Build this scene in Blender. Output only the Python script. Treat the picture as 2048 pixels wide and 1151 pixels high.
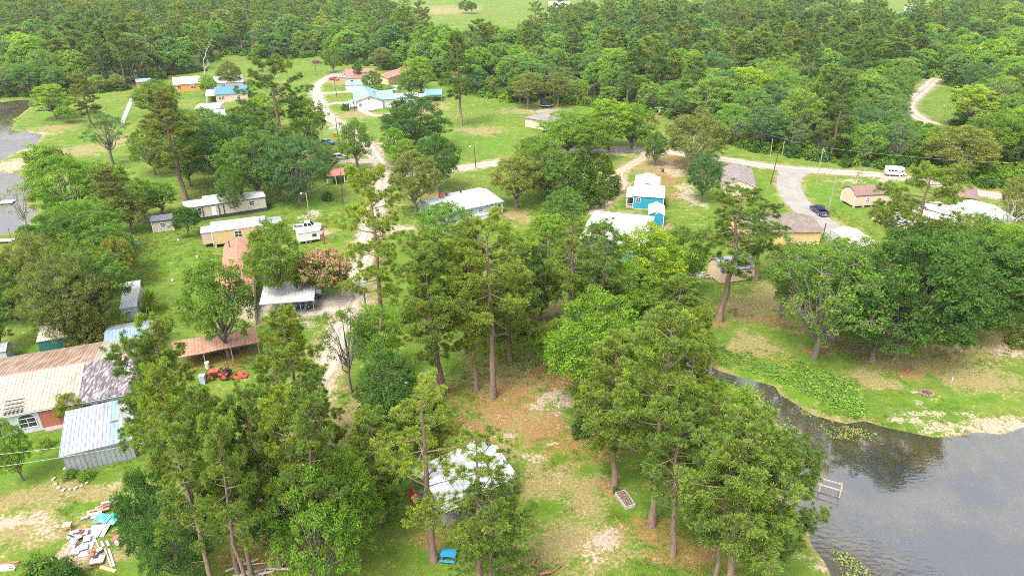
import bpy, math, random
import numpy as np
from mathutils import Vector

# ---------------------------------------------------------------- camera, sky, sun, exposure
scene = bpy.context.scene
COL = scene.collection
for _o in list(bpy.data.objects):
    bpy.data.objects.remove(_o)
FPX, CX, CY, CAM_H, TILT = 1384.0, 1024.0, 575.5, 52.0, math.radians(26.0)

cam_data = bpy.data.cameras.new("camera")
cam_data.sensor_width = 36.0
cam_data.lens = 36.0 * FPX / 2048.0
cam_data.clip_start = 0.5
cam_data.clip_end = 20000.0
cam = bpy.data.objects.new("camera", cam_data)
cam.location = (0, 0, CAM_H)
cam.rotation_euler = (math.radians(90) - TILT, 0, 0)
COL.objects.link(cam)
scene.camera = cam

SUN_EL, SUN_AZ = math.radians(60), math.radians(215)     # azimuth clockwise from +Y
world = bpy.data.worlds.new("World")
scene.world = world
world.use_nodes = True
wn, wl = world.node_tree.nodes, world.node_tree.links
wn.clear()
sky = wn.new("ShaderNodeTexSky")
sky.sky_type = 'NISHITA'
sky.sun_disc = False
sky.sun_elevation = SUN_EL
sky.sun_rotation = SUN_AZ
sky.air_density = 1.0
sky.dust_density = 4.0
sky.ozone_density = 1.0
hs = wn.new("ShaderNodeHueSaturation")
hs.inputs["Saturation"].default_value = 0.3
bg = wn.new("ShaderNodeBackground")
bg.inputs["Strength"].default_value = 0.15
wo = wn.new("ShaderNodeOutputWorld")
wl.new(sky.outputs[0], hs.inputs["Color"])
wl.new(hs.outputs[0], bg.inputs["Color"])
wl.new(bg.outputs[0], wo.inputs["Surface"])

sun_data = bpy.data.lights.new("sun", 'SUN')
sun_data.energy = 1.15
sun_data.angle = math.radians(20)
sun_data.color = (1.0, 0.955, 0.88)
sun = bpy.data.objects.new("sun", sun_data)
sd = Vector((math.sin(SUN_AZ) * math.cos(SUN_EL), math.cos(SUN_AZ) * math.cos(SUN_EL), math.sin(SUN_EL)))
sun.rotation_euler = sd.to_track_quat('Z', 'Y').to_euler()
sun.location = (0, 0, 200)
COL.objects.link(sun)

vs = scene.view_settings
vs.view_transform = 'Standard'
vs.look = 'None'
vs.exposure = 1.95
vs.gamma = 1.0
vs.use_curve_mapping = False
scene.cycles.filter_width = 0.95
scene.cycles.use_denoising = False
scene.cycles.max_bounces = 8
scene.cycles.diffuse_bounces = 6
scene.cycles.glossy_bounces = 3
scene.cycles.transmission_bounces = 4
scene.cycles.transparent_max_bounces = 8
scene.cycles.volume_bounces = 1
scene.cycles.caustics_reflective = False
scene.cycles.caustics_refractive = False

# ---------------------------------------------------------------- helpers: survey points, meshes, tags
def gp(u, v, z=0.0):
    """Survey point: where the sight line read off the photograph meets the level z."""
    ct, st = math.cos(TILT), math.sin(TILT)
    a, b = (u - CX) / FPX, (v - CY) / FPX
    k = (CAM_H - z) / (st + b * ct)
    return Vector((a * k, (ct - b * st) * k, z))

def height_of(u, v, vt):
    """Height of an upright thing standing at (u, v) whose tip shows at row vt."""
    ct, st = math.cos(TILT), math.sin(TILT)
    b = (vt - CY) / FPX
    return CAM_H - (st + b * ct) / (ct - b * st) * gp(u, v).y

def px_per_m(p):
    return FPX / (p.y * math.cos(TILT) + (CAM_H - p.z) * math.sin(TILT))

def tag(o, label=None, cat=None, group=None, kind=None):
    if label: o["label"] = label
    if cat: o["category"] = cat
    if group: o["group"] = group
    if kind: o["kind"] = kind
    return o

def empty(name, loc, rz=0.0):
    o = bpy.data.objects.new(name, None)
    o.location = loc
    o.rotation_euler = (0, 0, rz)
    o.empty_display_size = 0.3
    COL.objects.link(o)
    return o

def link(name, me, parent=None):
    o = bpy.data.objects.new(name, me)
    COL.objects.link(o)
    if parent is not None:
        o.parent = parent
    return o

def children(o):
    return list(o.children)

def copy_tree(o, parent=None):
    c = o.copy()
    COL.objects.link(c)
    c.parent = parent
    for ch in children(o):
        copy_tree(ch, c)
    return c

def array_mesh(name, V, polys, mats, face_attr=None, smooth=False):
    """V (n,3); polys: list of (faces (m,k), material index)."""
    me = bpy.data.meshes.new(name)
    V = np.asarray(V, dtype=np.float32)
    loops, starts, totals, mi = [], [], [], []
    s = 0
    for F, m in polys:
        F = np.asarray(F, dtype=np.int32)
        if len(F) == 0:
            continue
        n, k = F.shape
        loops.append(F.ravel())
        starts.append(s + np.arange(n, dtype=np.int32) * k)
        totals.append(np.full(n, k, dtype=np.int32))
        mi.append(np.full(n, m, dtype=np.int32))
        s += n * k
    loops = np.concatenate(loops); starts = np.concatenate(starts); totals = np.concatenate(totals); mi = np.concatenate(mi)
    me.vertices.add(len(V)); me.vertices.foreach_set("co", V.ravel())
    me.loops.add(len(loops)); me.loops.foreach_set("vertex_index", loops)
    me.polygons.add(len(starts))
    me.polygons.foreach_set("loop_start", starts)
    me.polygons.foreach_set("loop_total", totals)
    me.polygons.foreach_set("material_index", mi)
    for m in mats:
        me.materials.append(m)
    if face_attr:
        for an, av in face_attr.items():
            at = me.attributes.new(an, 'FLOAT', 'FACE')
            at.data.foreach_set("value", np.asarray(av, dtype=np.float32))
    if smooth:
        me.polygons.foreach_set("use_smooth", np.ones(len(starts), dtype=bool))
    me.update(calc_edges=True)
    me.validate()
    return me

class MB:
    """Collects boxes, prisms and tubes; build() links them as one mesh object."""
    def __init__(s):
        s.V, s.F = [], []
    def add(s, V, F):
        n = len(s.V)
        s.V += [tuple(v) for v in V]
        s.F += [tuple(i + n for i in f) for f in F]
        return s
    def box(s, x0, x1, y0, y1, z0, z1):
        return s.add([(x0,y0,z0),(x1,y0,z0),(x1,y1,z0),(x0,y1,z0),(x0,y0,z1),(x1,y0,z1),(x1,y1,z1),(x0,y1,z1)],
                     [(3,2,1,0),(4,5,6,7),(0,1,5,4),(1,2,6,5),(2,3,7,6),(3,0,4,7)])
    def obox(s, c, sx, sy, sz, rz=0.0, tilt=0.0):
        """box of given size centred on c, tipped about its x axis, then turned about z"""
        out = []
        for dx, dy, dz in [(-1,-1,-1),(1,-1,-1),(1,1,-1),(-1,1,-1),(-1,-1,1),(1,-1,1),(1,1,1),(-1,1,1)]:
            x, y, z = dx*sx/2, dy*sy/2, dz*sz/2
            y, z = y*math.cos(tilt) - z*math.sin(tilt), y*math.sin(tilt) + z*math.cos(tilt)
            x, y = x*math.cos(rz) - y*math.sin(rz), x*math.sin(rz) + y*math.cos(rz)
            out.append((c[0]+x, c[1]+y, c[2]+z))
        return s.add(out, [(3,2,1,0),(4,5,6,7),(0,1,5,4),(1,2,6,5),(2,3,7,6),(3,0,4,7)])
    def tube(s, pts, radii, n=8, cap=True):
        V, F = tube_arrays(np.array([tuple(p) for p in pts], float), np.array(radii, float), n)
        V = [tuple(v) for v in V]; F = [tuple(int(i) for i in f) for f in F]
        if cap:
            m = len(pts)
            F.append(tuple(range(n - 1, -1, -1))); F.append(tuple(range((m-1)*n, m*n)))
        return s.add(V, F)
    def poly(s, P):
        return s.add(P, [tuple(range(len(P)))])
    def slab(s, P, t):
        """a plate of thickness t below the polygon P (given anticlockwise seen from outside)"""
        P = [Vector(p) for p in P]
        nrm = (P[1]-P[0]).cross(P[2]-P[0])
        if nrm.length < 1e-9: return s
        nrm.normalize()
        n = len(P)
        Q = [p - nrm*t for p in P]
        F = [tuple(range(n)), tuple(range(2*n-1, n-1, -1))]
        for i in range(n):
            j = (i+1) % n
            F.append((i, n+i, n+j, j))
        return s.add(P + Q, F)
    def build(s, name, m, parent=None, smooth=False, bevel=0.0):
        me = bpy.data.meshes.new(name)
        me.from_pydata(s.V, [], s.F)
        me.materials.append(m)
        if smooth:
            for p in me.polygons: p.use_smooth = True
        me.update()
        o = link(name, me, parent)
        if bevel:
            b = o.modifiers.new("bevel", 'BEVEL'); b.width = bevel; b.segments = 2; b.limit_method = 'ANGLE'
        return o

def tube_arrays(P, R, n=6):
    m = len(P)
    T = np.gradient(P, axis=0)
    T /= np.linalg.norm(T, axis=1)[:, None] + 1e-9
    ref = np.array([0.31, 0.95, 0.05])
    if abs(T[0] @ ref) > 0.9: ref = np.array([1.0, 0, 0])
    A = np.cross(T, ref); A /= np.linalg.norm(A, axis=1)[:, None] + 1e-9
    B = np.cross(T, A)
    ang = np.arange(n) / n * 2 * np.pi
    V = P[:, None, :] + R[:, None, None] * (np.cos(ang)[None, :, None] * A[:, None, :] + np.sin(ang)[None, :, None] * B[:, None, :])
    V = V.reshape(-1, 3)
    i = np.arange(m - 1)[:, None] * n; j = np.arange(n)[None, :]; jn = (np.arange(n) + 1) % n
    F = np.stack([i + j, i + jn[None, :], i + n + jn[None, :], i + n + j], axis=-1).reshape(-1, 4)
    return V, F

# ---------------------------------------------------------------- materials
MATS = {}
SURF = 0.78          # overall paint and metal reflectance, matched to the exposure
def nodes_of(name):
    m = bpy.data.materials.new(name)
    m.use_nodes = True
    nt = m.node_tree
    nt.nodes.clear()
    out = nt.nodes.new("ShaderNodeOutputMaterial")
    return m, nt, out

def N(nt, typ, **kw):
    n = nt.nodes.new(typ)
    for k, v in kw.items():
        if k in n.inputs: n.inputs[k].default_value = v
        else: setattr(n, k, v)
    return n

def ramp(nt, fac, stops):
    r = nt.nodes.new("ShaderNodeValToRGB")
    el = r.color_ramp.elements
    while len(el) < len(stops): el.new(0.5)
    for e, (p, c) in zip(el, stops):
        e.position = p
        e.color = (*c, 1) if len(c) == 3 else c
    nt.links.new(fac, r.inputs[0])
    return r.outputs[0]

def mixc(nt, fac, a, b, mode='MIX'):
    m = nt.nodes.new("ShaderNodeMix"); m.data_type = 'RGBA'; m.blend_type = mode
    for sock, val in ((m.inputs[0], fac), (m.inputs[6], a), (m.inputs[7], b)):
        if hasattr(val, "is_output"): nt.links.new(val, sock)
        elif isinstance(val, (int, float)): sock.default_value = val if sock.type == 'VALUE' else (val, val, val, 1)
        else: sock.default_value = (*val, 1)
    return m.outputs[2]

def mathn(nt, op, a, b=None, clamp=False):
    m = nt.nodes.new("ShaderNodeMath"); m.operation = op; m.use_clamp = clamp
    for i, v in enumerate((a, b)):
        if v is None: continue
        if hasattr(v, "is_output"): nt.links.new(v, m.inputs[i])
        else: m.inputs[i].default_value = v
    return m.outputs[0]

def noise(nt, vec, scale, detail=4.0, rough=0.55, stretch=None):
    n = nt.nodes.new("ShaderNodeTexNoise")
    n.inputs["Scale"].default_value = scale; n.inputs["Detail"].default_value = detail; n.inputs["Roughness"].default_value = rough
    if stretch:
        mp = nt.nodes.new("ShaderNodeMapping"); mp.inputs["Scale"].default_value = stretch
        nt.links.new(vec, mp.inputs[0]); vec = mp.outputs[0]
    nt.links.new(vec, n.inputs["Vector"])
    return n.outputs["Fac"]

def mat(name, col, rough=0.6, metal=0.0, vary=0.18, scale=1.2, bump=0.0, bscale=20.0, dirt=None, dirt_amt=0.5, dscale=0.8,
        coat=0.0, stretch=None, grooves=None, world=False):
    """A surface: base colour with cloudy variation, optional stains, fine relief and grooves."""
    if name in MATS: return MATS[name]
    m, nt, out = nodes_of(name)
    tc = nt.nodes.new("ShaderNodeTexCoord")
    if world:
        g = nt.nodes.new("ShaderNodeNewGeometry"); vec = g.outputs["Position"]
    else:
        vec = tc.outputs["Object"]
    col = tuple(c * SURF for c in col)
    if dirt: dirt = tuple(c * SURF for c in dirt)
    f1 = noise(nt, vec, scale, 5.0, 0.6, stretch)
    lo = tuple(c * (1 - vary) for c in col); hi = tuple(min(1, c * (1 + vary)) for c in col)
    c = ramp(nt, f1, [(0.25, lo), (0.75, hi)])
    if dirt:
        f2 = noise(nt, vec, dscale, 6.0, 0.65, stretch)
        k = ramp(nt, f2, [(0.62 - 0.3 * dirt_amt, (0, 0, 0)), (0.82 - 0.3 * dirt_amt, (1, 1, 1))])
        c = mixc(nt, k, c, dirt)
    p = N(nt, "ShaderNodeBsdfPrincipled", Roughness=rough, Metallic=metal)
    p.inputs["Coat Weight"].default_value = coat
    p.inputs["Coat Roughness"].default_value = 0.08
    nt.links.new(c, p.inputs["Base Color"])
    hgt = None
    if bump:
        hgt = noise(nt, vec, bscale, 3.0, 0.6, stretch)
    if grooves:                                   # (axis, pitch in metres)
        ax, pitch = grooves
        sx = nt.nodes.new("ShaderNodeSeparateXYZ"); nt.links.new(vec, sx.inputs[0])
        s = mathn(nt, 'DIVIDE', sx.outputs[ax], pitch)
        fr = mathn(nt, 'FRACT', s)
        gl = mathn(nt, 'GREATER_THAN', fr, 0.1)
        hgt = gl if hgt is None else mathn(nt, 'ADD', mathn(nt, 'MULTIPLY', hgt, 0.3), gl)
    if hgt is not None:
        b = N(nt, "ShaderNodeBump", Strength=bump if bump else 0.5, Distance=0.02)
        nt.links.new(hgt, b.inputs["Height"]); nt.links.new(b.outputs[0], p.inputs["Normal"])
    nt.links.new(p.outputs[0], out.inputs[0])
    MATS[name] = m
    return m

LEAF_GAIN = 1.6
def leaf_mat(name, trans=0.3, yellow=(1.35, 1.12, 0.55), spread=0.5, fixed=None):
    """Foliage: object colour x random tint per plant x random tint per leaf clump; thin and partly translucent."""
    m, nt, out = nodes_of(name)
    oi = nt.nodes.new("ShaderNodeObjectInfo")
    at = nt.nodes.new("ShaderNodeAttribute"); at.attribute_name = "tint"
    fac = at.outputs["Fac"]
    base = oi.outputs["Color"]
    if fixed is not None:
        rgb = nt.nodes.new("ShaderNodeRGB"); rgb.outputs[0].default_value = (*[c * LEAF_GAIN for c in fixed], 1); base = rgb.outputs[0]
    plant = ramp(nt, oi.outputs["Random"], [(0.0, (0.80, 0.86, 0.95)), (0.5, (1, 1, 1)), (1.0, (1.18, 1.08, 0.8))])
    c = mixc(nt, 1.0, base, plant, 'MULTIPLY')
    lo, hi = 1 - spread * 0.6, 1 + spread * 0.6
    leaf = ramp(nt, fac, [(0.0, (lo * 0.92, lo, lo)), (0.5, (1, 1, 1)), (1.0, (hi * yellow[0] / 1.2, hi * yellow[1] / 1.1, hi * yellow[2]))])
    c = mixc(nt, 1.0, c, leaf, 'MULTIPLY')
    d = nt.nodes.new("ShaderNodeBsdfDiffuse"); t = nt.nodes.new("ShaderNodeBsdfTranslucent")
    nt.links.new(c, d.inputs[0])
    tcol = mixc(nt, 1.0, c, (1.25, 1.35, 0.6), 'MULTIPLY')
    nt.links.new(tcol, t.inputs[0])
    mx = nt.nodes.new("ShaderNodeMixShader"); mx.inputs[0].default_value = trans + 0.15
    nt.links.new(d.outputs[0], mx.inputs[1]); nt.links.new(t.outputs[0], mx.inputs[2])
    nt.links.new(mx.outputs[0], out.inputs[0])
    return m
# ---------------------------------------------------------------- ground, lakes, roads
def inside(poly, X, Y):
    r = np.zeros(X.shape, bool)
    n = len(poly)
    for i in range(n):
        x0, y0 = poly[i]; x1, y1 = poly[(i + 1) % n]
        c = ((y0 > Y) != (y1 > Y))
        with np.errstate(divide='ignore', invalid='ignore'):
            xi = (x1 - x0) * (Y - y0) / (y1 - y0 + 1e-12) + x0
        r ^= c & (X < xi)
    return r

def dist_line(pts, X, Y, closed=False):
    d = np.full(X.shape, 1e9)
    n = len(pts)
    for i in range(n if closed else n - 1):
        a = np.array(pts[i]); b = np.array(pts[(i + 1) % n])
        ab = b - a
        t = np.clip(((X - a[0]) * ab[0] + (Y - a[1]) * ab[1]) / (ab @ ab + 1e-9), 0, 1)
        d = np.minimum(d, np.hypot(X - a[0] - t * ab[0], Y - a[1] - t * ab[1]))
    return d

def vnoise(X, Y, s, seed):
    """cheap value noise for masks"""
    rs = np.random.RandomState(seed)
    T = rs.rand(256, 256)
    x, y = X / s, Y / s
    xi, yi = np.floor(x).astype(int), np.floor(y).astype(int)
    fx, fy = x - xi, y - yi
    fx, fy = fx * fx * (3 - 2 * fx), fy * fy * (3 - 2 * fy)
    g = lambda i, j: T[i % 256, j % 256]
    return (g(xi, yi) * (1 - fx) + g(xi + 1, yi) * fx) * (1 - fy) + (g(xi, yi + 1) * (1 - fx) + g(xi + 1, yi + 1) * fx) * fy

def rough(poly, step=2.2, amt=0.55, seed=6):
    """a shoreline with small irregular bays"""
    rs = np.random.RandomState(seed); out = []
    for i in range(len(poly)):
        a, b = np.array(poly[i]), np.array(poly[(i + 1) % len(poly)])
        n = max(1, min(60, int(np.linalg.norm(b - a) / step)))
        for k in range(n):
            out.append(tuple(a + (b - a) * k / n + (rs.normal(0, amt, 2) if k else rs.normal(0, amt * .4, 2))))
    return out

def wpoly(px): return [tuple(gp(u, v).xy) for u, v in px]

LAKE = wpoly([(1330,690),(1385,704),(1440,738),(1500,757),(1560,786),(1625,826),(1690,846),(1780,851),(1860,868),(1900,872),(1960,862),
              (2048,853),(2300,838),(2700,900),(2700,1300),(2048,1500),(1750,1400),(1700,1180),(1660,1120),(1615,1050),(1570,960),
              (1592,905),(1578,858),(1540,815),(1494,780),(1440,756),(1385,730),(1330,712)])
LAKE = rough(LAKE)
POND = wpoly([(-400,186),(0,204),(40,199),(72,195),(76,201),(46,222),(26,240),(20,258),(84,268),(78,284),(40,299),(6,318),(-20,326),
              (-10,338),(36,349),(66,358),(70,372),(56,390),(62,430),(50,453),(0,468),(-150,478),(-500,440)])
POND = rough(POND, 3.0, .6, 8)

ROADS = [  # centre line on the photograph, width in metres, name
    ([(560,1010),(600,880),(625,790),(652,735),(672,680),(694,630),(708,585),(722,520),(742,450),(757,400),(766,350),(748,312),(722,275),(680,248),(648,225),(634,190),(632,172),(668,150),(700,141)], 4.6, "gravel_drive"),
    ([(766,350),(830,348),(925,336),(1050,316),(1160,301),(1290,299),(1440,318),(1560,335),(1660,343),(1760,350),(1850,362),(1950,385),(2080,400),(2300,420)], 5.6, "gravel_road"),
    ([(1588,338),(1577,366),(1590,398),(1622,428),(1655,452),(1690,478),(1712,500)], 5.6, "concrete_drive"),
    ([(1960,292),(1880,254),(1846,240),(1818,217),(1828,196),(1852,176),(1870,158)], 5.2, "curving_road"),
    ([(1300,300),(1282,318),(1248,338),(1236,352),(1246,366),(1228,386),(1204,410),(1188,424)], 3.2, "dirt_track"),
    ([(640,212),(690,206),(745,230),(775,228)], 3.0, "side_drive"),
    ([(628,188),(690,184),(735,182)], 3.6, "house_drive"),
    ([(752,322),(700,322),(655,326)], 4.5, "parking_pad"),
    ([(735,470),(780,462),(845,452)], 2.6, "yard_track"),
    ([(700,610),(640,612),(520,622)], 7.0, "carport_pad"),
]
ROADS_W = [(np.array(wpoly(p)), w, n) for p, w, n in ROADS]

def smooth_line(P, step=1.5):
    P = np.array(P, float)
    Q = np.vstack([2 * P[0] - P[1], P, 2 * P[-1] - P[-2]])
    out = []
    for i in range(1, len(Q) - 2):
        a, b, c, d = Q[i-1], Q[i], Q[i+1], Q[i+2]
        n = max(2, int(np.linalg.norm(c - b) / step))
        for k in range(n):
            t = k / n
            out.append(0.5 * ((2*b) + (-a + c)*t + (2*a - 5*b + 4*c - d)*t*t + (-a + 3*b - 3*c + d)*t**3))
    out.append(Q[-2])
    return np.array(out)

ROAD_LINES = [(smooth_line(p), w, n) for p, w, n in ROADS_W]

def grid_axis(parts):
    out = []
    for a, b, s in parts:
        out.append(np.arange(a, b, s))
    return np.concatenate(out + [np.array([parts[-1][1]])])

gx = np.concatenate([-np.geomspace(6000, 190, 40), grid_axis([(-180, -75, 1.3), (-75, 75, 0.75), (75, 180, 1.3)]), np.geomspace(190, 6000, 40)])
gy = np.concatenate([np.linspace(-300, 20, 30), grid_axis([(26, 130, 0.75), (130, 260, 1.3), (260, 420, 2.5)]), np.geomspace(430, 9000, 60)])
GX, GY = np.meshgrid(gx, gy)

# patches on the ground: (u, v, ru, rv) in the photograph -> ellipses on the ground
PATCH = {
 'rust': [(1960,850,110,6),(1850,852,60,5),(2060,842,60,8),(1010,800,130,60),(1090,860,90,45),(1170,880,110,50),(985,795,40,20),(885,790,45,18),(1440,650,32,14),(1550,640,70,16),(1305,1060,70,40),(1400,1100,110,60),
          (560,1110,140,60),(520,1000,90,60),(945,860,90,30),(1225,975,45,22),(870,1060,35,60),(720,640,40,20),(700,780,30,14),(1330,360,55,45),(1350,330,60,40),(1150,780,90,50),
          (640,350,60,10),(560,345,60,14),(880,388,50,10),(1200,330,45,14),(1290,225,60,14),(920,950,100,50),(1100,750,60,30),(430,720,120,30),(1630,700,40,12),(1300,240,30,15),
          (1060,570,50,16),(640,450,25,8),(640,560,20,10),(1900,700,80,16),(1830,745,60,14),(760,350,60,18),(1115,205,80,10),(1240,210,60,8)],
 'dry':  [(1040,760,140,60),(1050,840,120,50),(980,900,90,40),(1090,960,80,50),(1170,1000,80,60),(1150,1090,150,60),(700,830,50,70),(700,950,60,60),(1560,600,120,40),(1500,690,60,40),
          (60,1060,150,50),(150,985,140,30),(40,1000,80,30),(180,1110,90,40),(1850,720,160,40),(1990,690,120,40),(640,300,40,16),(960,262,50,10),(1040,222,50,8),(730,230,60,8),(1700,690,60,25),
          (850,215,60,14),(170,300,60,14),(60,270,60,20),(30,330,50,40),(1480,240,60,20),(1300,330,60,30),(690,160,40,12),(1270,450,40,40),(1330,460,30,40),(1960,760,100,30),(1740,760,60,24),(1620,655,60,12),
          (640,680,20,40),(110,255,60,8),(260,275,30,20),(720,880,60,30),(1130,470,40,16),(1030,430,30,20),(940,560,40,60),(880,20,100,10),(640,470,40,16),(1500,620,60,40),(1110,640,70,50)],
 'sand': [(1950,858,130,8),(2060,850,110,12),(1860,858,60,6),(1900,846,60,9),(1960,838,70,9),(2030,834,60,9),(1840,842,40,8),(1800,838,26,7),(1640,1130,30,20),(1600,1090,14,30),(1130,800,75,28),(1080,812,28,14),(1205,1075,40,24),(1180,1110,40,20),(1060,915,26,10),(1100,885,20,8),(40,1040,70,20),(90,1060,50,24),(130,1110,50,26),(1905,690,48,18),(1925,675,30,10),(2020,705,40,14),
          (1870,826,90,10),(1830,783,14,6),(1845,808,22,7),(1990,845,130,14),(1470,820,40,14),(1850,665,30,8),(215,970,26,8),(1010,870,30,10),(800,830,20,8),(700,650,20,50),(660,740,30,30),(640,700,16,30),(1360,715,40,8),(1370,705,22,7),
          (620,430,24,14),(635,465,30,8),(1380,390,30,30),(1340,335,40,20),(1230,360,28,20),(1300,355,20,18),(1085,222,40,6),(1555,620,18,5),(1745,1010,14,6),(735,838,18,8),(720,355,40,14),(760,345,26,24),(755,300,24,24),(690,255,40,12),(655,235,18,14),
          (690,700,20,50),(30,270,60,8),(20,330,60,24),(30,300,60,10),(1700,362,60,5),(1770,360,40,5),(1210,775,40,26),(1010,575,18,6),(780,455,40,6),(610,650,40,14),(560,632,60,8),(1160,300,60,8),(1240,305,40,8)],
 'lush': [(1100,1010,60,40),(1060,1090,90,60),(1130,960,20,40),(1700,640,160,30),(1560,590,60,18),(1640,700,90,28),(1760,745,60,16),(1950,790,120,28),(1880,800,80,24),(330,520,70,30),(260,450,50,24),(640,400,40,26),(700,240,60,16),
          (840,560,40,60),(900,600,60,60),(770,620,50,30),(1340,470,16,40),(1530,390,40,40),(1660,400,50,40),(1480,560,40,30),(860,1100,60,40),(40,930,60,40),(130,880,60,40),(580,670,60,30),(620,650,40,20),(960,500,50,40),(830,790,30,30),
          (120,225,60,14),(60,205,40,8),(1540,760,140,40),(1640,790,80,40),(1490,830,70,30),(680,440,40,20),(500,450,80,10),(20,520,40,40),(980,290,90,20),(870,270,40,30),(1360,560,60,50),(1250,420,40,8),(1000,620,80,40),(1080,690,60,40),(180,1015,50,20),(60,900,70,20),(900,730,20,14)],
}
def mask_of(key):
    M = np.zeros(GX.shape)
    wob = (vnoise(GX, GY, 3.2, 3) - .5) * 0.9 + (vnoise(GX, GY, 1.1, 5) - .5) * 0.5
    for u, v, ru, rv in PATCH[key]:
        c = gp(u, v); rx = (gp(u + ru, v) - c).length; ry = (gp(u, v - rv).y - gp(u, v + rv).y) / 2
        d = np.hypot((GX - c.x) / rx, (GY - c.y) / ry)
        M = np.maximum(M, np.clip(1.25 - d + wob * 0.55, 0, 1))
    return M

masks = {k: mask_of(k) for k in PATCH}
in_lake = inside(LAKE, GX, GY); d_lake = dist_line(LAKE, GX, GY, True)
in_pond = inside(POND, GX, GY); d_pond = dist_line(POND, GX, GY, True)
sgn = np.maximum(np.where(in_lake, d_lake, -d_lake), np.where(in_pond, d_pond, -d_pond))   # > 0 in the water
roadd = np.full(GX.shape, 1e9)
for P, w, n in ROAD_LINES:
    roadd = np.minimum(roadd, dist_line(list(P[::3]) + [P[-1]], GX, GY) - w / 2)
masks['dry'] = np.maximum(masks['dry'], np.clip(1 - roadd / 2.2, 0, 1) * 0.75)
masks['sand'] = np.maximum(masks['sand'], np.clip(0.9 - (roadd + 0.4) / 1.1, 0, 1))
masks['shore'] = np.clip(1 - np.abs(sgn + 0.2) / 1.6, 0, 1) * (0.5 + vnoise(GX, GY, 4, 8))
FOREST = [wpoly(p) for p in (
    [(-500,170),(40,193),(160,190),(270,178),(330,152),(412,140),(425,116),(470,104),(520,116),(580,118),(640,110),(690,104),(700,60),(700,4),(-900,4),(-900,120)],
    [(650,112),(690,128),(750,128),(860,158),(960,192),(1060,202),(1180,212),(1260,222),(1330,222),(1450,286),(1560,308),(1700,326),(1795,333),(1775,250),(1785,200),(1812,162),(1862,134),(1884,40),(1700,26),(1560,14),(1400,30),(1300,44),(1180,40),(1120,60),(1050,98),(940,114),(868,108),(835,70),(805,16),(702,10),(700,60)],
    [(1888,125),(1900,165),(1965,200),(1930,262),(2000,318),(2090,330),(2500,360),(2700,4),(1900,4)])]
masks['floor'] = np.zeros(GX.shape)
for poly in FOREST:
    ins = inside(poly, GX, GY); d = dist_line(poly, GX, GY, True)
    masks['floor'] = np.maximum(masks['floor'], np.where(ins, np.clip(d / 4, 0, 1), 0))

gz = (vnoise(GX, GY, 26, 11) - 0.5) * 0.5 * np.clip((GY - 60) / 60, 0, 1) * 0 + np.zeros(GX.shape)
gz = np.where(sgn > -2.0, -np.clip((sgn + 2.0) * 0.16, 0, 1.4), gz)
masks['bed'] = np.clip((sgn + 0.2) / 1.0, 0, 1)
masks['shallow'] = np.clip(1.25 - sgn / 7.0, 0, 1) * (sgn > -1)

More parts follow.
